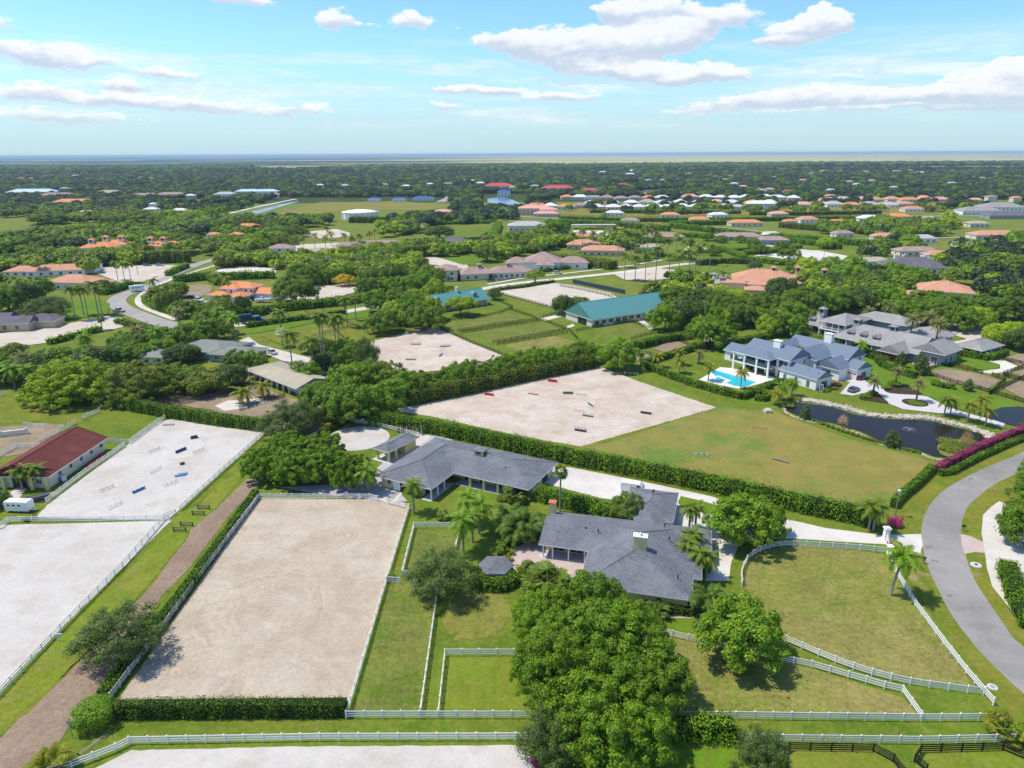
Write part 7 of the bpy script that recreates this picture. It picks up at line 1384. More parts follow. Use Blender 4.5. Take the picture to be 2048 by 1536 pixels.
b=Bld('brown_brick_house','brown walled house with grey hipped roof at the left edge beside the sand arena',None,None,3.6,SHK,STUC['tan'],'house',pitch=26,world=tuple(P(-85,666)[:2]),ang=R(6)); b.blk(0,20,0,14,ends='gg',cap=True); b.blk(14,30,-1,9,ends='hg'); b.blk(24,38,4,14,ze=3.2); b.win(b.bl[0],'f',[4,9,14],.8,1.6,1.8); b.win(b.bl[1],'f',[5,10],.8,1.6,1.8); b.done()
RG='orange roofed compound with small square towers at the left'
for (px,py,w,d,rot,cps,l) in ((190,507,26,16,4,((8,8),),'orange tiled wing with one square cupola, left end of the compound'),(222,500,24,14,4,((6,7),(18,7)),'orange tiled wing with square cupolas, middle of the compound'),(326,503,28,14,2,((12,8),(2,8)),'orange tiled stable with white dormers, right end of the compound')):
    o=P(px,py); b=Bld('tiled_stable',l,None,None,4.2,ORANGE,STUC['white'],'stable',RG,world=(o.x-w/2,o.y),ang=R(rot),pitch=24,ov=.6); r=b.blk(0,w,0,d,ends='hh'); b.win(r,'f',[3+k*3.6 for k in range(int(w/4))],.8,1.6,1.8,mull=0)
    for (x,y) in cps: b.cupola(x,y,7.4,4.2,2.2,roof=ORANGE,wall=STUC['white'],hip=28)
    if px>300: [b.dormer(x,2.6,4.6,1.8,1.,2,wall=STUC['white']) for x in (6,9.5,18,21.5,25)]
    b.done()
b=Bld('orange_roof_villa','two storey house with bright orange roofs behind the parked trucks',None,None,6.2,ORANGE,STUC['white'],'house',pitch=22,world=tuple(P(438,600)[:2]),ang=R(-14)); b.blk(0,11,0,13,ends='hh',cap=True); b.blk(2,18,4,15,ends='gh'); b.blk(-4,8,-4,4,ze=3.2); b.blk(8,18,-6,5,ze=3.2); b.blk(17,31,4,15,ze=3.6,ends='gg',ridge='x'); b.win(b.bl[0],'f',[3,7],4,1.2,1.4); b.win(b.bl[1],'f',[11,14],4,1.2,1.4); b.chim(28,13,3,7.5,1.3,1.3,STUC['white']); b.done()
house(778,568,16,12,-14,3.6,PEACH,STUC['white'],'peach roofed house half hidden by the grove and the yellow tree',None,wing=(10,20,4,12,3.4))
TG='taupe roofed buildings in the centre distance'
house(893,563,14,16,5,6.6,SHB,STUC['cream'],'two storey taupe roofed block at the left of the long stable',TG); 
o=P(921,562); b=Bld('taupe_roof_stable','long cream stable with taupe roof and two small cupolas by the street',None,None,3.8,SHB,STUC['cream'],'stable',TG,world=(o.x,o.y),ang=R(14),pitch=24); r=b.blk(0,22,0,14,ends='hh'); r=b.blk(18,46,0,14,ends='hh'); b.win(r,'f',[3+3.4*k for k in range(7)],.9,1.6,1.6); b.win(b.bl[0],'f',[4,9],.9,1.6,1.6); b.cupola(13,7,6.6,2.6,1.6,wall=STUC['cream']); b.cupola(31,7,6.6,2.6,1.6,wall=STUC['cream']); b.panel(b.bl[0],'f',18,0,2.4,3.0,DOORD,'door'); b.done()
o=P(1012,538); b=Bld('taupe_roof_house','large house of several taupe hipped roofs behind the long stable',None,None,4.,SHB,STUC['white'],'house',TG,world=(o.x,o.y),ang=R(-4),pitch=26); b.blk(0,14,0,14); b.blk(12,36,-2,20,ze=4.8); b.blk(20,32,-8,8); b.blk(34,54,2,16); b.win(b.bl[2],'f',[3,7],1,1.6,1.6); b.win(b.bl[0],'f',[3,7],1,1.6,1.6); b.win(b.bl[3],'f',[5,12],1,1.6,1.6); b.done()
o=P(1470,580); b=Bld('peach_villa','large peach tiled villa with three small tower chimneys, centre right',None,None,4.6,PEACH,STUC['peach'],'villa',world=(o.x,o.y),ang=R(-16),pitch=24); b.blk(-2,34,2,26,ze=4.8); b.blk(20,50,6,20); b.blk(-8,6,0,10,ze=4); b.blk(6,18,-3,6,ze=4)
for x,y in ((20,14),(33,18),(46,12)): b.cupola(x,y,8.6,2.4,2.4,roof=PEACH,wall=STUC['peach'],hip=32)
b.win(b.bl[0],'f',[6+4*k for k in range(7)],.6,2,2.6); b.win(b.bl[1],'f',[18,22,26],.6,2,2.6); b.done()
house(1385,590,34,10,-22,3.4,PEACH,STUC['peach'],'long low peach tiled wing half hidden behind the dark grove',None); house(1512,594,12,9,-16,3.6,PEACH,STUC['peach'],'small peach tiled annex among the trees below the peach villa',None)
PG='peach roofed villas behind the royal palms'
house(1165,500,26,18,-10,4,PEACH,STUC['peach'],'peach roofed villa behind the palms, left',PG); house(1205,512,32,16,-8,4,PEACH,STUC['peach'],'long peach roof behind the royal palms, lower',PG); house(1170,482,24,14,-6,4,PEACH,STUC['peach'],'peach roof at the back of the palm villas',PG)
b=Bld('terracotta_house','two storey white house with terracotta hipped roof at the right, among trees',None,None,6.4,PEACH,STUC['white'],'house',world=tuple(P(1835,606)[:2]),ang=R(-24),pitch=20); r=b.blk(0,24,0,22,ends='hh',cap=True); b.win(r,'f',[3,7.5,12,16.5,20],3.8,1.4,1.6); b.win(r,'r',[3,8,13,18],3.8,1.4,1.6); b.win(r,'r',[3,8,13,18],.8,1.4,1.8); b.blk(-8,2,2,12,ze=3.4); b.done()
b=Bld('dark_slate_house','dark slate roofed house with white chimneys at the right, behind trees',None,None,4.4,SHK,STUC['cream'],'house',world=tuple(P(1778,548)[:2]),ang=R(-6),pitch=24); r=b.blk(0,36,0,22,cap=True); [b.chim(x,14,6,10,1.6,1.6,STUC['white']) for x in (8,13,26)]; b.win(r,'f',[4,9,14,20,26],.8,1.6,2); b.done()
# water tank
c=P(721,437); e=empty('water_tank',c,0,'large round white water tank with a shallow domed roof','water tank'); rad=21.
mb=MB(); mb.tube([(0,0,0),(0,0,7.5)],[rad,rad],40); ob('shell',mb.mesh('shell',TRIM,False),e); mb=MB(); mb.tube([(0,0,7.5),(0,0,7.9),(0,0,9.2),(0,0,10.2),(0,0,10.6)],[rad+.4,rad+.4,rad*.7,rad*.35,.5],40); ob('dome',mb.mesh('dome',TRIM,True),e)
mb=MB(); [mb.box(math.cos(a)*rad-.3,math.cos(a)*rad+.3,math.sin(a)*rad-.3,math.sin(a)*rad+.3,0,7.6) for a in [k*.314 for k in range(20)]]; ob('rib',mb.mesh('rib',CONC),e)
MG='houses of the middle distance'
for a in ((560,513,19,14,4,6.0,SHB,'white','white two storey house with brown hipped roof by the far sand arena',3),(622,514,22,12,0,3.4,SHT,'cream','low tan roofed stable right of the brown hipped house',3),(710,500,30,12,8,3.8,SHB,'cream','tan roofed stable behind the olive hedgerow, left',3),(760,497,34,12,8,3.8,SHB,'cream','tan roofed stable behind the olive hedgerow, right',3),(1330,482,34,16,-4,3.6,SHB,'tan','brown roofed barn on the far lawn, left',2),(1480,482,40,16,-6,3.6,SHB,'tan','brown roofed barn on the far lawn, right',2),
          (905,492,26,16,-4,3.2,SHK,'grey','dark roofed low house between round trees in the centre',3),(1055,462,38,20,2,5.,GROOF,'cream','grey roofed house with portico below the far road',2),(1068,430,40,22,-4,8,PINK,'pink','pink two storey building with pink roof, left part',2),(1092,434,30,14,-4,4,PINK,'pink','low pink roofed wing between the pink buildings',2),(1097,432,22,14,-4,7.5,PINK,'pink','small pink two storey building, right part',2),
          (998,381,60,30,0,9,REDT,'cream','cream hall with crimson hipped roof, left one',2),(1116,386,62,30,0,9,REDT,'cream','cream hall with crimson hipped roof, right one',2),(1008,393,24,20,0,8,BLUER,'white','white building with bright blue roof by the lake',2),(1180,388,34,18,0,7,REDT,'cream','red roofed house right of the crimson halls',2),(300,428,18,14,6,6,WROOF,'white','white house with steep white roof tower at left',2),(305,421,9,9,6,9,WROOF,'white','narrow white tower house at left',2),(355,430,22,14,-6,5.5,WROOF,'white','white gabled house right of the white tower',2),
          (170,432,24,14,0,4,WROOF,'white','white roofed stable left of the white tower house',2),(492,462,24,14,0,4.4,ORANGE,'white','orange roofed house behind the olive trees',3),(425,478,12,10,0,4,ORANGE,'white','small orange roof among trees at left',3),(470,478,12,10,0,4,ORANGE,'white','second small orange roof among trees at left',3),(1494,453,34,14,2,4,ORANGE,'cream','orange roofed stable by the far sand arena',2),(1583,450,14,10,2,4,ORANGE,'cream','small orange roof behind the olive grove',2),
          (1965,430,46,22,-4,5,SHG,'white','large silver roofed house at the right, left wing',2),(2010,426,50,26,-4,7,SHG,'white','large silver roofed house at the right, tall middle',2),(2025,438,50,22,-4,4,SHK,'grey','dark roofed wing in front of the silver roofed house',2),(145,412,60,22,4,6,ORANGE,'cream','orange roofed long house in the far left trees',2),(60,392,90,30,3,7,SKYR,'white','long pale blue roofed hall at the far left',2),(110,398,60,24,3,6,SHB,'cream','brown roofed long house beside the pale blue hall',2),(215,392,50,24,0,6,SHT,'cream','tan roofed long house in the far left trees',2),(285,398,50,20,0,6,SHB,'tan','brown roofed house in the far left trees',2),(340,396,50,20,4,6,SHB,'tan','brown roofed house beside the far left pasture',2),
          (448,398,38,20,0,8,GROOF,'white','pale hip roofed house among the far trees',2),(495,393,46,20,0,9,SKYR,'white','twin gabled pale blue house among far palms, left',1),(530,393,46,20,0,9,SKYR,'white','twin gabled pale blue house among far palms, right',1),(545,396,20,14,0,6,PINK,'white','small pink roofed house beside the canal',1),(748,404,20,12,0,5,BLUER,'white','blue roofed shed by the yellow field, left',1),(798,404,22,12,0,5,BLUER,'white','blue roofed shed by the yellow field, right',1),(846,402,34,14,0,5,BLUER,'white','dark blue roofed hall beside the far road',1),(885,430,22,14,0,4,PINK,'cream','small pink roofed house in the dark grove',2),(1750,534,24,12,0,3.6,SHT,'cream','tan roofed cottage among the right hand trees',3),(1885,520,20,12,0,3.6,PEACH,'cream','peach roofed cottage among the right hand trees',3),(1840,512,30,14,0,3.6,SHB,'cream','brown roofed cottage behind the slate house',3),(2000,480,40,18,-5,4,PEACH,'cream','peach roof at the right edge behind the trees',2),(1960,455,20,12,0,4,SHT,'cream','small tan roof near the right lane',2),(1550,490,24,14,-6,4,SHB,'grey','small taupe roof right of the brown barns',2)):
    house(a[0],a[1],a[2],a[3],a[4],a[5],a[6],STUC[a[7]],a[8],MG)
# the subdivision of white and orange roofs, row by row
SG='houses of the white and orange roofed subdivision'
rr=random.Random(12)
rows=[(1185,1545,419,13,[WROOF]*6+[GROOF],'front row'),(1170,1560,410,11,[WROOF]*5+[ORANGE,PINK,SHT],'second row'),(1120,1340,400,8,[ORANGE,PINK,WROOF,SHB],'back row left'),(1370,1600,399,8,[WROOF]*4+[PINK],'back row right'),(1590,1830,414,7,[ORANGE,GROOF,PINK,PEACH,ORANGE],'right hand row'),(1640,1900,404,8,[ORANGE,PINK,PEACH,GROOF],'right hand back row'),(1060,1180,418,4,[ORANGE,SHB,WROOF,ORANGE],'left hand row')]
cn={id(WROOF):'white',id(GROOF):'grey',id(ORANGE):'orange',id(PINK):'pink',id(SHT):'tan',id(SHB):'brown',id(PEACH):'peach',id(SKYR):'pale blue',id(BLUER):'blue',id(REDT):'crimson'}
HC=[]
def ordn(i): return ['first','second','third','fourth','fifth','sixth','seventh','eighth','ninth','tenth','eleventh','twelfth','thirteenth'][i]
for x0,x1,y,n,ms,rn in rows:
    for i in range(n):
        m=rr.choice(ms); px=x0+(x1-x0)*(i+.5)/n+rr.uniform(-4,4); mpp=P(px,y).y/1390*1.02
        house(px,y+rr.uniform(-1.5,1.5),rr.uniform(18,24) if n>9 else rr.uniform(20,30),rr.uniform(14,18),rr.uniform(-12,12),rr.choice([3.6,3.8,4.2]),m,STUC[rr.choice(['white','white','cream','pink'])],f'{cn[id(m)]} roofed house, {ordn(i)} from the left in the {rn} of the subdivision',SG,pitch=24)
house(1523,420,36,20,-8,8,WROOF,STUC['blue'],'pale blue two storey house with white roof at the end of the front row',SG)
MX='small houses of the right centre distance'
for i,(px,py,w,d,mn,wn,l) in enumerate(((1235,470,20,12,'PEACH','cream','small peach roofed house above the royal palms'),(1260,448,20,12,'SHB','cream','brown roofed house below the far road, left'),(1400,446,22,12,'ORANGE','white','orange roofed house between the two far hedges'),(1620,446,22,14,'PEACH','white','peach roofed house right of the orange stable'),(1680,452,22,12,'ORANGE','cream','orange roofed house in the olive grove, right'),(1740,444,24,14,'WROOF','white','white roofed house by the far road, right'),(1800,440,26,14,'ORANGE','cream','orange roofed house by the far road, far right'),(1860,446,24,14,'SHT','cream','tan roofed house left of the silver roofs'),(1690,475,18,10,'SHB','cream','brown roofed cottage by the descending hedge'),(1770,482,20,12,'PEACH','cream','peach roofed cottage beside the right lane'),(1850,486,20,12,'GROOF','white','grey roofed cottage beside the right lane'),(1545,478,18,10,'WROOF','white','white roofed pavilion right of the brown barns'),(1120,470,20,12,'WROOF','white','white roofed house left of the pale canopy'),(1300,505,16,10,'SHT','cream','tan roofed guard house among the royal palms'),(1760,420,26,14,'ORANGE','white','orange roofed house at the end of the right row'),(1830,424,26,14,'PEACH','white','peach roofed house past the right row'),(1560,434,22,12,'PINK','pink','pink roofed house in front of the blue house'),(1440,436,22,12,'WROOF','white','white roofed house before the front row, middle'),(1340,436,22,12,'ORANGE','cream','orange roofed house before the front row, left'),(1230,432,22,12,'WROOF','white','white roofed house before the front row, far left'))):
    house(px,py,w,d,(i*37)%30-15,3.8,globals()[mn],STUC[wn],l,MX,pitch=24)
# far houses scattered through the trees
FG='far houses among the trees'
rr=random.Random(21); far=[]
spots=[(690,376,'SKYR'),(770,374,'PINK'),(812,377,'WROOF'),(620,368,'SHB'),(640,375,'WROOF'),(930,366,'SKYR'),(945,366,'SKYR'),(960,371,'WROOF'),(1024,380,'GROOF'),(1070,377,'GROOF'),(1013,357,'PINK'),(1298,365,'SKYR'),(1324,365,'SKYR'),(1345,357,'REDT'),(1362,363,'REDT'),(1432,358,'PINK'),(1460,357,'PINK'),(1245,374,'REDT'),(1300,388,'SHK'),(1520,386,'PINK'),(1540,384,'PINK'),(1575,388,'REDT'),(1660,386,'SKYR'),(1470,372,'WROOF'),(1485,378,'PINK'),(1450,364,'SHT'),(1550,359,'SKYR'),(1605,365,'PINK'),(1650,346,'PINK'),(1685,346,'PEACH'),(1745,366,'PINK'),(1700,368,'PINK'),(1715,374,'WROOF'),(1790,380,'SKYR'),(1735,348,'PEACH'),(1795,346,'PINK'),(1820,344,'ORANGE'),(1840,349,'WROOF'),(1870,350,'SKYR'),(1905,345,'PINK'),(1945,360,'SHT'),(1965,361,'SHT'),(1990,350,'SHT'),(1905,371,'SKYR'),(40,362,'ORANGE'),(65,362,'ORANGE'),(150,356,'WROOF'),(280,361,'GROOF'),(300,361,'GROOF'),(130,382,'GROOF'),(380,397,'WROOF'),(655,344,'WROOF'),(725,346,'WROOF'),(755,344,'WROOF'),(980,346,'WROOF'),(1010,345,'WROOF'),(1110,362,'PINK'),(1125,363,'PINK'),(1140,352,'PINK'),(1170,366,'SHB'),(1205,348,'WROOF'),(1262,352,'WROOF'),(1380,352,'SKYR'),(1660,398,'PEACH'),(1850,400,'ORANGE'),(1950,406,'PINK'),(1985,400,'SHB'),(2035,402,'ORANGE'),(1260,345,'WROOF'),(860,373,'WROOF'),(895,372,'SHB'),(1625,352,'SKYR')]
for i,(px,py,mn) in enumerate(spots):
    m=globals()[mn]; y=P(px,py).y; px_w=rr.uniform(14,24)*y/1390*1.0
    w=min(46,max(17,px_w*.75)); x=px
    land='left of the canal' if x<600 else 'beyond the water tank' if x<900 else 'around the crimson halls' if x<1200 else 'above the white roofs' if x<1500 else 'in the right hand trees' if x<1800 else 'at the far right'
    house(px,py+2,w,w*.5,rr.uniform(-25,25),min(9,4+y/450),m,STUC[rr.choice(['tan','cream','pink'])],f'far {cn.get(id(m),"dark")} roofed house {land}, small in the distance',FG,wins=False,pitch=26,name='far_house')
# vehicles in the middle distance
for a in ((212,528,0,'trailer','white','left long white trailer before the tall hedgerow','horse_trailer','trailer'),(225,528,0,'trailer','white','right long white trailer before the tall hedgerow','horse_trailer','trailer'),(174,530,0,'trailer','white','white trailer beside the peach roofed house','horse_trailer','trailer'),(275,583,40,'trailer','white','white trailer on the winding road, seen from behind','horse_trailer','trailer'),(238,624,-20,'pickup','silver','silver pickup parked at the road edge by the left palms','parked_car','car'),(428,609,-8,'pickup','white','white pickup, left of two by the orange roofed house','parked_car','car'),(449,612,-8,'pickup','white','white pickup, right of two by the orange roofed house','parked_car','car'),
    (490,606,-4,'van','white','white van before the orange roofed house','parked_van','van'),(525,605,0,'boat','white','white boat on a trailer beside the van','boat','boat'),(505,601,0,'suv','blue','blue car behind the white van','parked_car','car'),(345,601,8,'suv','red','bright red car by the small round bed','parked_car','car'),(383,598,4,'pickup','navy','dark pickup by the small round bed','parked_car','car'),(399,602,-30,'suv','white','white car right of the dark pickup','parked_car','car'),(330,604,0,'sedan','silver','pale car left of the red car','parked_car','car'),(403,607,20,'sedan','white','white car at the paddock corner','parked_car','car'),
    (505,647,8,'box_truck','navy','long horse truck with dark cab on the lane','horse_truck','truck'),(982,562,8,'sedan','black','dark car on the street before the long stable','parked_car','car'),(1003,560,6,'sedan','silver','silver car on the street before the long stable','parked_car','car'),(1435,558,0,'sedan','white','white car in the yard of the peach villa','parked_car','car'),(1115,548,10,'suv','white','white car beside the taupe roofed house','parked_car','car'),(2010,610,-10,'sedan','red','red car among trees at the right edge','parked_car','car'),(1050,542,6,'suv','white','white car between taupe roofs and the street','parked_car','car'),(295,532,0,'suv','blue','blue car in the row before the tall hedgerow','parked_car','car'),(320,532,0,'suv','silver','pale blue car in the row before the tall hedgerow','parked_car','car')):
    vehicle(a[0],a[1],a[2],a[3],a[4],a[5],a[6],a[7],None,1.15)
simple('arena_canopy','dark flat shade canopy beside the far road','canopy',1187,457,[('roof',GROOF,lambda m:m.box(-22,22,-6,6,3.4,3.9)),('post',IRON,lambda m:[m.box(x-.2,x+.2,-5,-4.6,0,3.4) for x in range(-20,21,8)])])
# privacy screen along the street
simple('screen_fence','long dark screen fence below the street trees','fence',1145,566,[('screen',plain('navy_screen',(.04,.06,.10),.7,.2,.2),lambda m:m.beam((0,0,1.2),(*(P(1250,588)-P(1145,566))[:2],1.2),.08,2.2))])
# utility poles
for i,(px,py,h) in enumerate(((1020,455,26),(1075,445,26),(970,440,22),(922,440,22),(1180,439,34),(1212,437,30),(1315,447,38),(1312,438,30),(1105,385,30),(1315,384,30),(1484,384,30),(1573,386,26),(1668,386,26),(1755,394,28),(1863,386,28),(1978,390,30),(1637,484,26),(1757,474,24),(1816,466,24),(276,550,12),(1646,526,12),(369,540,12),(1270,500,14),(1456,478,20))):
    lightpole(px,py,h,f'{"tall pale" if h>20 else "thin"} utility pole in the distance',h<13,mat=STEEL if h>20 else WOODP,group='far utility poles')
# far power station stacks on the horizon
e=empty('power_plant',P(1960,303.5),0,'tiny plant with cranes on the horizon at the far right','plant')
q0=P(1960,303.5)
for i,px in enumerate((1945,1952,1958,1975,1998,2005,2015,2030)):
    q=P(px,303.2)-q0; mb=MB(); hh=(9,14,6,10,12,8,14,11)[i]*9; mb.box(-25,25,-25,25,0,hh); mb.beam((0,0,hh*.8),(160,0,hh*1.15),20,20); ob('crane',mb.mesh('crane',CONC),e,(q.x,0,0))
mb=MB(); mb.box(-700,500,-60,60,0,45); ob('hall',mb.mesh('hall',WROOF),e)
# ============================================================ the wooded land: nearest trees as objects, the rest one mass
def inpoly(pts,poly):
    x,y=pts[:,0],pts[:,1]; ins=np.zeros(len(pts),bool); n=len(poly); j=n-1
    for i in range(n):
        xi,yi=poly[i];xj,yj=poly[j]
        c=((yi>y)!=(yj>y)); 
        if c.any(): ins^=c&(x<(xj-xi)*(y-yi)/(yj-yi+1e-12)+xi)
        j=i
    return ins
OPEN=[[(1100,424),(1920,418),(1920,442),(1560,446),(1780,498),(1500,476),(1330,466),(1100,462)],[(1500,440),(1640,470),(1640,440)],[(215,560),(300,540),(420,510),(470,520),(400,545),(330,570),(300,590),(300,612),(370,640),(440,665),(430,690),(330,670),(230,620)],[(0,455),(120,448),(120,470),(0,470)],[(560,395),(900,395),(900,435),(560,440),(400,445)],[(960,388),(1060,388),(1060,420),(960,420)],[(330,535),(430,515),(440,545),(560,545),(620,560),(740,560),(730,600),(560,640),(420,620),(300,600)],[(0,560),(20,548),(200,548),(200,600),(0,610)],[(190,560),(330,520),(380,530),(330,570),(230,585)],[(460,640),(760,610),(860,650),(780,770),(640,850),(470,860),(440,760),(480,690)],[(860,575),(1000,540),(1160,530),(1400,520),(1460,540),(1300,590),(1330,690),(1100,700),(860,650)],[(1230,500),(1420,490),(1440,530),(1240,560)],[(1400,530),(1600,520),(1600,600),(1440,600)],[(1120,428),(1860,412),(1860,392),(1100,396)],
   [(1300,450),(1560,470),(1560,500),(1300,500)],[(860,450),(1000,448),(1000,482),(860,482)],[(1100,455),(1240,455),(1240,480),(1130,480)],[(655,455),(785,455),(770,410),(670,410)],[(600,455),(760,455),(760,510),(500,512)],[(-90,596),(230,596),(300,640),(310,722),(-90,722)],[(1330,440),(1500,455),(1730,490),(1720,535),(1330,560)],[(820,540),(1180,500),(1180,545),(840,565)],[(1600,625),(2100,600),(2100,760),(1600,760)],[(1540,497),(1710,497),(1700,530),(1540,530)],[(1760,505),(1880,505),(1880,560),(1760,560)],[(1820,575),(1960,570),(1980,640),(1830,610)]]
exl=EXC+[np.array([tuple(P(*q)[:2]) for q in o]) for o in OPEN]
houses=[(o.matrix_world.translation.copy() if False else o.location.copy(),o.name) for o in COL.objects if o.parent is None and o.get('category') in ('house','stable','barn','villa','water tank','shed','pavilion','garage')]
rg=np.random.default_rng(5); PT=[]
def band(y0,y1,sp,wid):
    n=int((y1-y0)*wid/(sp*sp)); yy=rg.uniform(y0,y1,n); xx=rg.uniform(-1,1,n)*(yy*.82+40); return np.stack([xx,yy],1)
for y0,y1,sp in ((262,420,10.4),(420,700,10.8),(700,1100,11.5),(1100,1700,11.5),(1700,2600,14),(2600,4300,20)):
    PT.append(band(y0,y1,sp,(y0+y1)*.82+80))
sb=np.array([tuple(P(*q)[:2]) for q in ((1110,428),(1180,410),(1340,396),(1600,394),(1900,398),(1900,424),(1500,430))]); sp_=rg.uniform(sb.min(0),sb.max(0),(1500,2)); sp_=sp_[inpoly(sp_,sb)][:210]
pt=np.concatenate(PT); keep=np.ones(len(pt),bool)
hz=np.sin(pt[:,0]*.011+np.sin(pt[:,1]*.006)*2)*np.sin(pt[:,1]*.009+1.3)+.5*np.sin(pt[:,0]*.027-pt[:,1]*.02)
clear=np.where(pt[:,1]<1000,hz<-.36,np.where(pt[:,1]<1500,hz<-.85,hz<-1.15)); keep&=~clear
for pg in exl:
    mn,mx=pg.min(0)-1,pg.max(0)+1; bb=keep&(pt[:,0]>mn[0])&(pt[:,0]<mx[0])&(pt[:,1]>mn[1])&(pt[:,1]<mx[1]); idx=np.nonzero(bb)[0]
    if len(idx): keep[idx[inpoly(pt[idx],pg)]]=False
for l,nm in houses:
    far_=l.y>900; rr_=18+l.y*.012; dx=(pt[:,0]-l.x-12); dy=(pt[:,1]-l.y)
    keep&=~((np.abs(dx)<rr_)&(dy<14)&(dy>-(6+l.y*.026)))
pt=pt[keep]
ok=np.ones(len(sp_),bool)
for l,nm in houses: ok&=~((np.abs(sp_[:,0]-l.x-10)<13)&(np.abs(sp_[:,1]-l.y-8)<13))
pt=np.concatenate([pt,sp_[ok]]); o_=np.argsort(pt[:,1]); pt=pt[o_]
# nearest ones are objects
kinds=['bright','lush','lush','bright','oak','olive','lush','dark']
zones=lambda x,y:('in the wood at the far left' if x/y<-.5 else 'in the woods left of the winding road' if x/y<-.28 else 'in the woods of the left centre' if x/y<-.05 else 'in the woods of the right centre' if x/y<.25 else 'in the woods above the grey estate')
# use up the 300 largest in view
NN=150; nr=random.Random(8); used={}
LMK=[((40,553),'far left peach roof'),((132,580),'lower peach roof'),((-0,668),'brown walled house'),((326,503),'orange stable'),((205,500),'orange compound'),((438,600),'bright orange villa'),((778,568),'half hidden peach roof'),((893,563),'taupe block'),((1012,538),'taupe roofed house'),((1470,580),'peach villa'),((1385,590),'long peach wing'),((1835,606),'terracotta house'),((1778,548),'dark slate roof'),((1184,640),'green roofed barn'),((868,614),'teal cottage'),((1636,640),'grey estate'),((1905,689),'grey pavilion'),((1465,702),'white villa'),((592,606),'very large oak'),((1165,500),'palm villas'),((1330,482),'left brown barn'),((1480,482),'right brown barn'),((721,437),'water tank'),((905,492),'dark low roof'),((560,513),'brown hipped house'),((1620,515),'pale right arena'),((975,523),'solitary oak'),((50,748),'silvery date palm'),((488,738),'tan roofed stable'),((1240,565),'street arena'),((280,600),'winding road'),((1305,705),'dirt paddocks'),((670,580),'oval arena'),((1960,560),'right edge'),((1700,600),'right hand grove')]
LMW=[(P(*a),t) for a,t in LMK]
def lab(x,y,col):
    l,t=min(LMW,key=lambda q:((q[0].x-x)**2+((q[0].y-y)*.7)**2)); dx,dy=x-l.x,y-l.y
    rel=('behind' if dy>0 else 'in front of') if abs(dy)>abs(dx) else ('right of' if dx>0 else 'left of')
    d=math.hypot(dx,dy); how='close' if d<25 else 'some way' if d<60 else 'far'
    for ad in ('','broad ','tall ','small ','dense ','full ','bushy ','loose ','shaggy ','upright ','spreading ','squat '):
        s_=f'{ad}{col} tree {how} {rel} the {t}'
        if s_ not in used: used[s_]=1; return s_
    return s_

for i in range(min(NN,len(pt))):
    x,y=pt[i]; k=nr.choice(kinds); nm_={'lush':'green','oak':'mid green','dark':'dark green','olive':'olive green','bright':'bright green'}[k]
    tree(0,0,nr.uniform(4.6,7.2),nr.uniform(7.5,11.5),k,lab(x,y,nm_),f'trees {zones(x,y)}',world=(x,y))
pt=pt[NN:]
srcs=[]
for i,k in enumerate(('farA','farA','farA','farB','farB','farC','farE','farD')):
    x,y=pt[i*7]; me=CR[k][i%len(CR[k])]; e=empty('tree',(x,y,0),0,'small rounded tree at the near edge of the far wood','tree','trees at the near edge of the far wood'); cobj=ob('crown',me,e,(0,0,4.6),(0,0,0),(6,6,6)); srcs.append(cobj)
gm=bpy.data.meshes.new('far_wood'); n=len(pt)
sc=rg.uniform(4.8,8.2,n)*np.where(pt[:,1]>1700,1.35,1.)*np.where(pt[:,1]>2600,1.5,1.)
zz=sc*.62*rg.uniform(.8,1.15,n)
gm.vertices.add(n); gm.vertices.foreach_set('co',np.stack([pt[:,0],pt[:,1],zz],1).astype(np.float32).ravel())
a=gm.attributes.new('sc','FLOAT','POINT'); a.data.foreach_set('value',sc.astype(np.float32))
mixn=np.sin(pt[:,0]*.006+2)*np.sin(pt[:,1]*.005)+rg.normal(0,.45,n)
kd=np.where(mixn>.7,7,np.where(mixn>.25,6,np.where(mixn>-.1,5,np.where(mixn>-.55,rg.integers(3,5,n),rg.integers(0,3,n)))))
rk=rg.random(n); kd=np.where((pt[:,1]>930)&(pt[:,1]<3100),np.where(rk<.74,kd%3,np.where(rk<.95,3+kd%2,5)),kd); kd=np.where((pt[:,1]>=3100),np.where(rk<.35,kd%3,3+kd%2),kd)
a=gm.attributes.new('kd','INT','POINT'); a.data.foreach_set('value',kd.astype(np.int32))
fo=ob('far_wood',gm); fo['kind']='stuff'
ng=bpy.data.node_groups.new('far_wood','GeometryNodeTree'); ng.interface.new_socket('Geometry',in_out='INPUT',socket_type='NodeSocketGeometry'); ng.interface.new_socket('Geometry',in_out='OUTPUT',socket_type='NodeSocketGeometry')
N=ng.nodes; Lk=ng.links; gi=N.new('NodeGroupInput'); go=N.new('NodeGroupOutput'); mp=N.new('GeometryNodeMeshToPoints'); Lk.new(gi.outputs[0],mp.inputs[0]); inst=N.new('GeometryNodeInstanceOnPoints'); Lk.new(mp.outputs[0],inst.inputs['Points'])
jg=N.new('GeometryNodeGeometryToInstance')
for c in reversed(srcs):
    oi=N.new('GeometryNodeObjectInfo'); oi.inputs['Object'].default_value=c; oi.transform_space='ORIGINAL'; Lk.new(oi.outputs['Geometry'],jg.inputs[0])
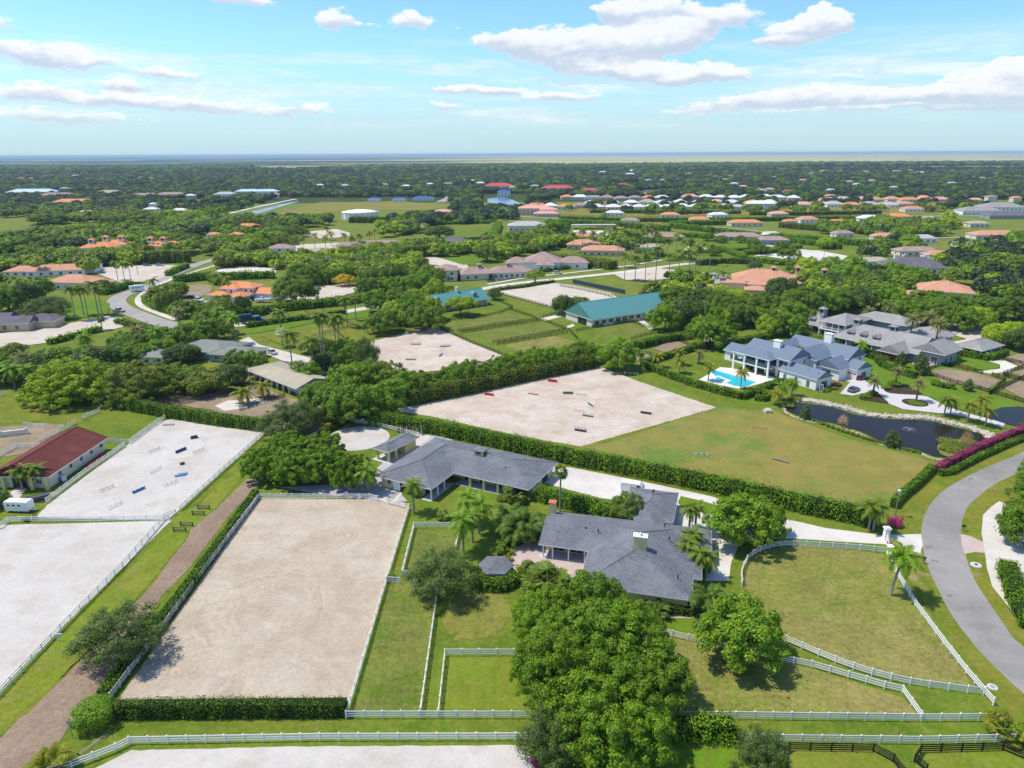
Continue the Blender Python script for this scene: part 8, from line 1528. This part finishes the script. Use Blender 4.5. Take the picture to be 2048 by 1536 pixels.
Lk.new(jg.outputs[0],inst.inputs['Instance']); inst.inputs['Pick Instance'].default_value=True
na=N.new('GeometryNodeInputNamedAttribute'); na.data_type='INT'; na.inputs[0].default_value='kd'; Lk.new(na.outputs[0],inst.inputs['Instance Index'])
ns=N.new('GeometryNodeInputNamedAttribute'); ns.data_type='FLOAT'; ns.inputs[0].default_value='sc'; Lk.new(ns.outputs[0],inst.inputs['Scale'])
rv=N.new('FunctionNodeRandomValue'); rv.data_type='FLOAT_VECTOR'; rv.inputs[0].default_value=(0,0,0); rv.inputs[1].default_value=(0,0,6.28); Lk.new(rv.outputs[0],inst.inputs['Rotation'])
Lk.new(inst.outputs[0],go.inputs[0]); md=fo.modifiers.new('scatter','NODES'); md.node_group=ng
# things that still share a label are told apart by the landmark they stand nearest to
seen={}
for o in list(COL.objects):
    if o.parent is None and o.get('label') and o.get('kind') not in('stuff','structure'): seen.setdefault(o['label'],[]).append(o)
for l_,os_ in seen.items():
    if len(os_)<2: continue
    base=' '.join(l_.replace(', small in the distance','').split()[:8]); done=set()
    for o in sorted(os_,key=lambda q:q.location.x/max(1,q.location.y)):
        ds=sorted(LMW,key=lambda q:(q[0].x-o.location.x)**2+((q[0].y-o.location.y)*.7)**2)
        for q,t in ds[:24]:
            dx=o.location.x-q.x; dy=o.location.y-q.y; rel='right of' if dx>0 else 'left of'
            if abs(dy)>1.3*abs(dx): rel='beyond' if dy>0 else 'before'
            n_=f'{base}, {rel} the {t}'
            if n_ not in done and n_ not in seen: break
        done.add(n_); o['label']=n_
# ============================================================ air
mb=MB(); mb.box(-42000,42000,-600,58000,-1.5,H+6); hz=ob('haze',mb.mesh('haze',[])); hz['kind']='stuff'
hm=bpy.data.materials.new('haze'); hm.use_nodes=True; t=hm.node_tree; t.nodes.clear(); g=G(t); vo=g.n('ShaderNodeVolumePrincipled',{'Color':(.58,.80,.97,1),'Density':.000060,'Anisotropy':.0}); out=g.n('ShaderNodeOutputMaterial'); t.links.new(vo.outputs[0],out.inputs['Volume'])
hz.data.materials.clear(); hz.data.materials.append(hm)
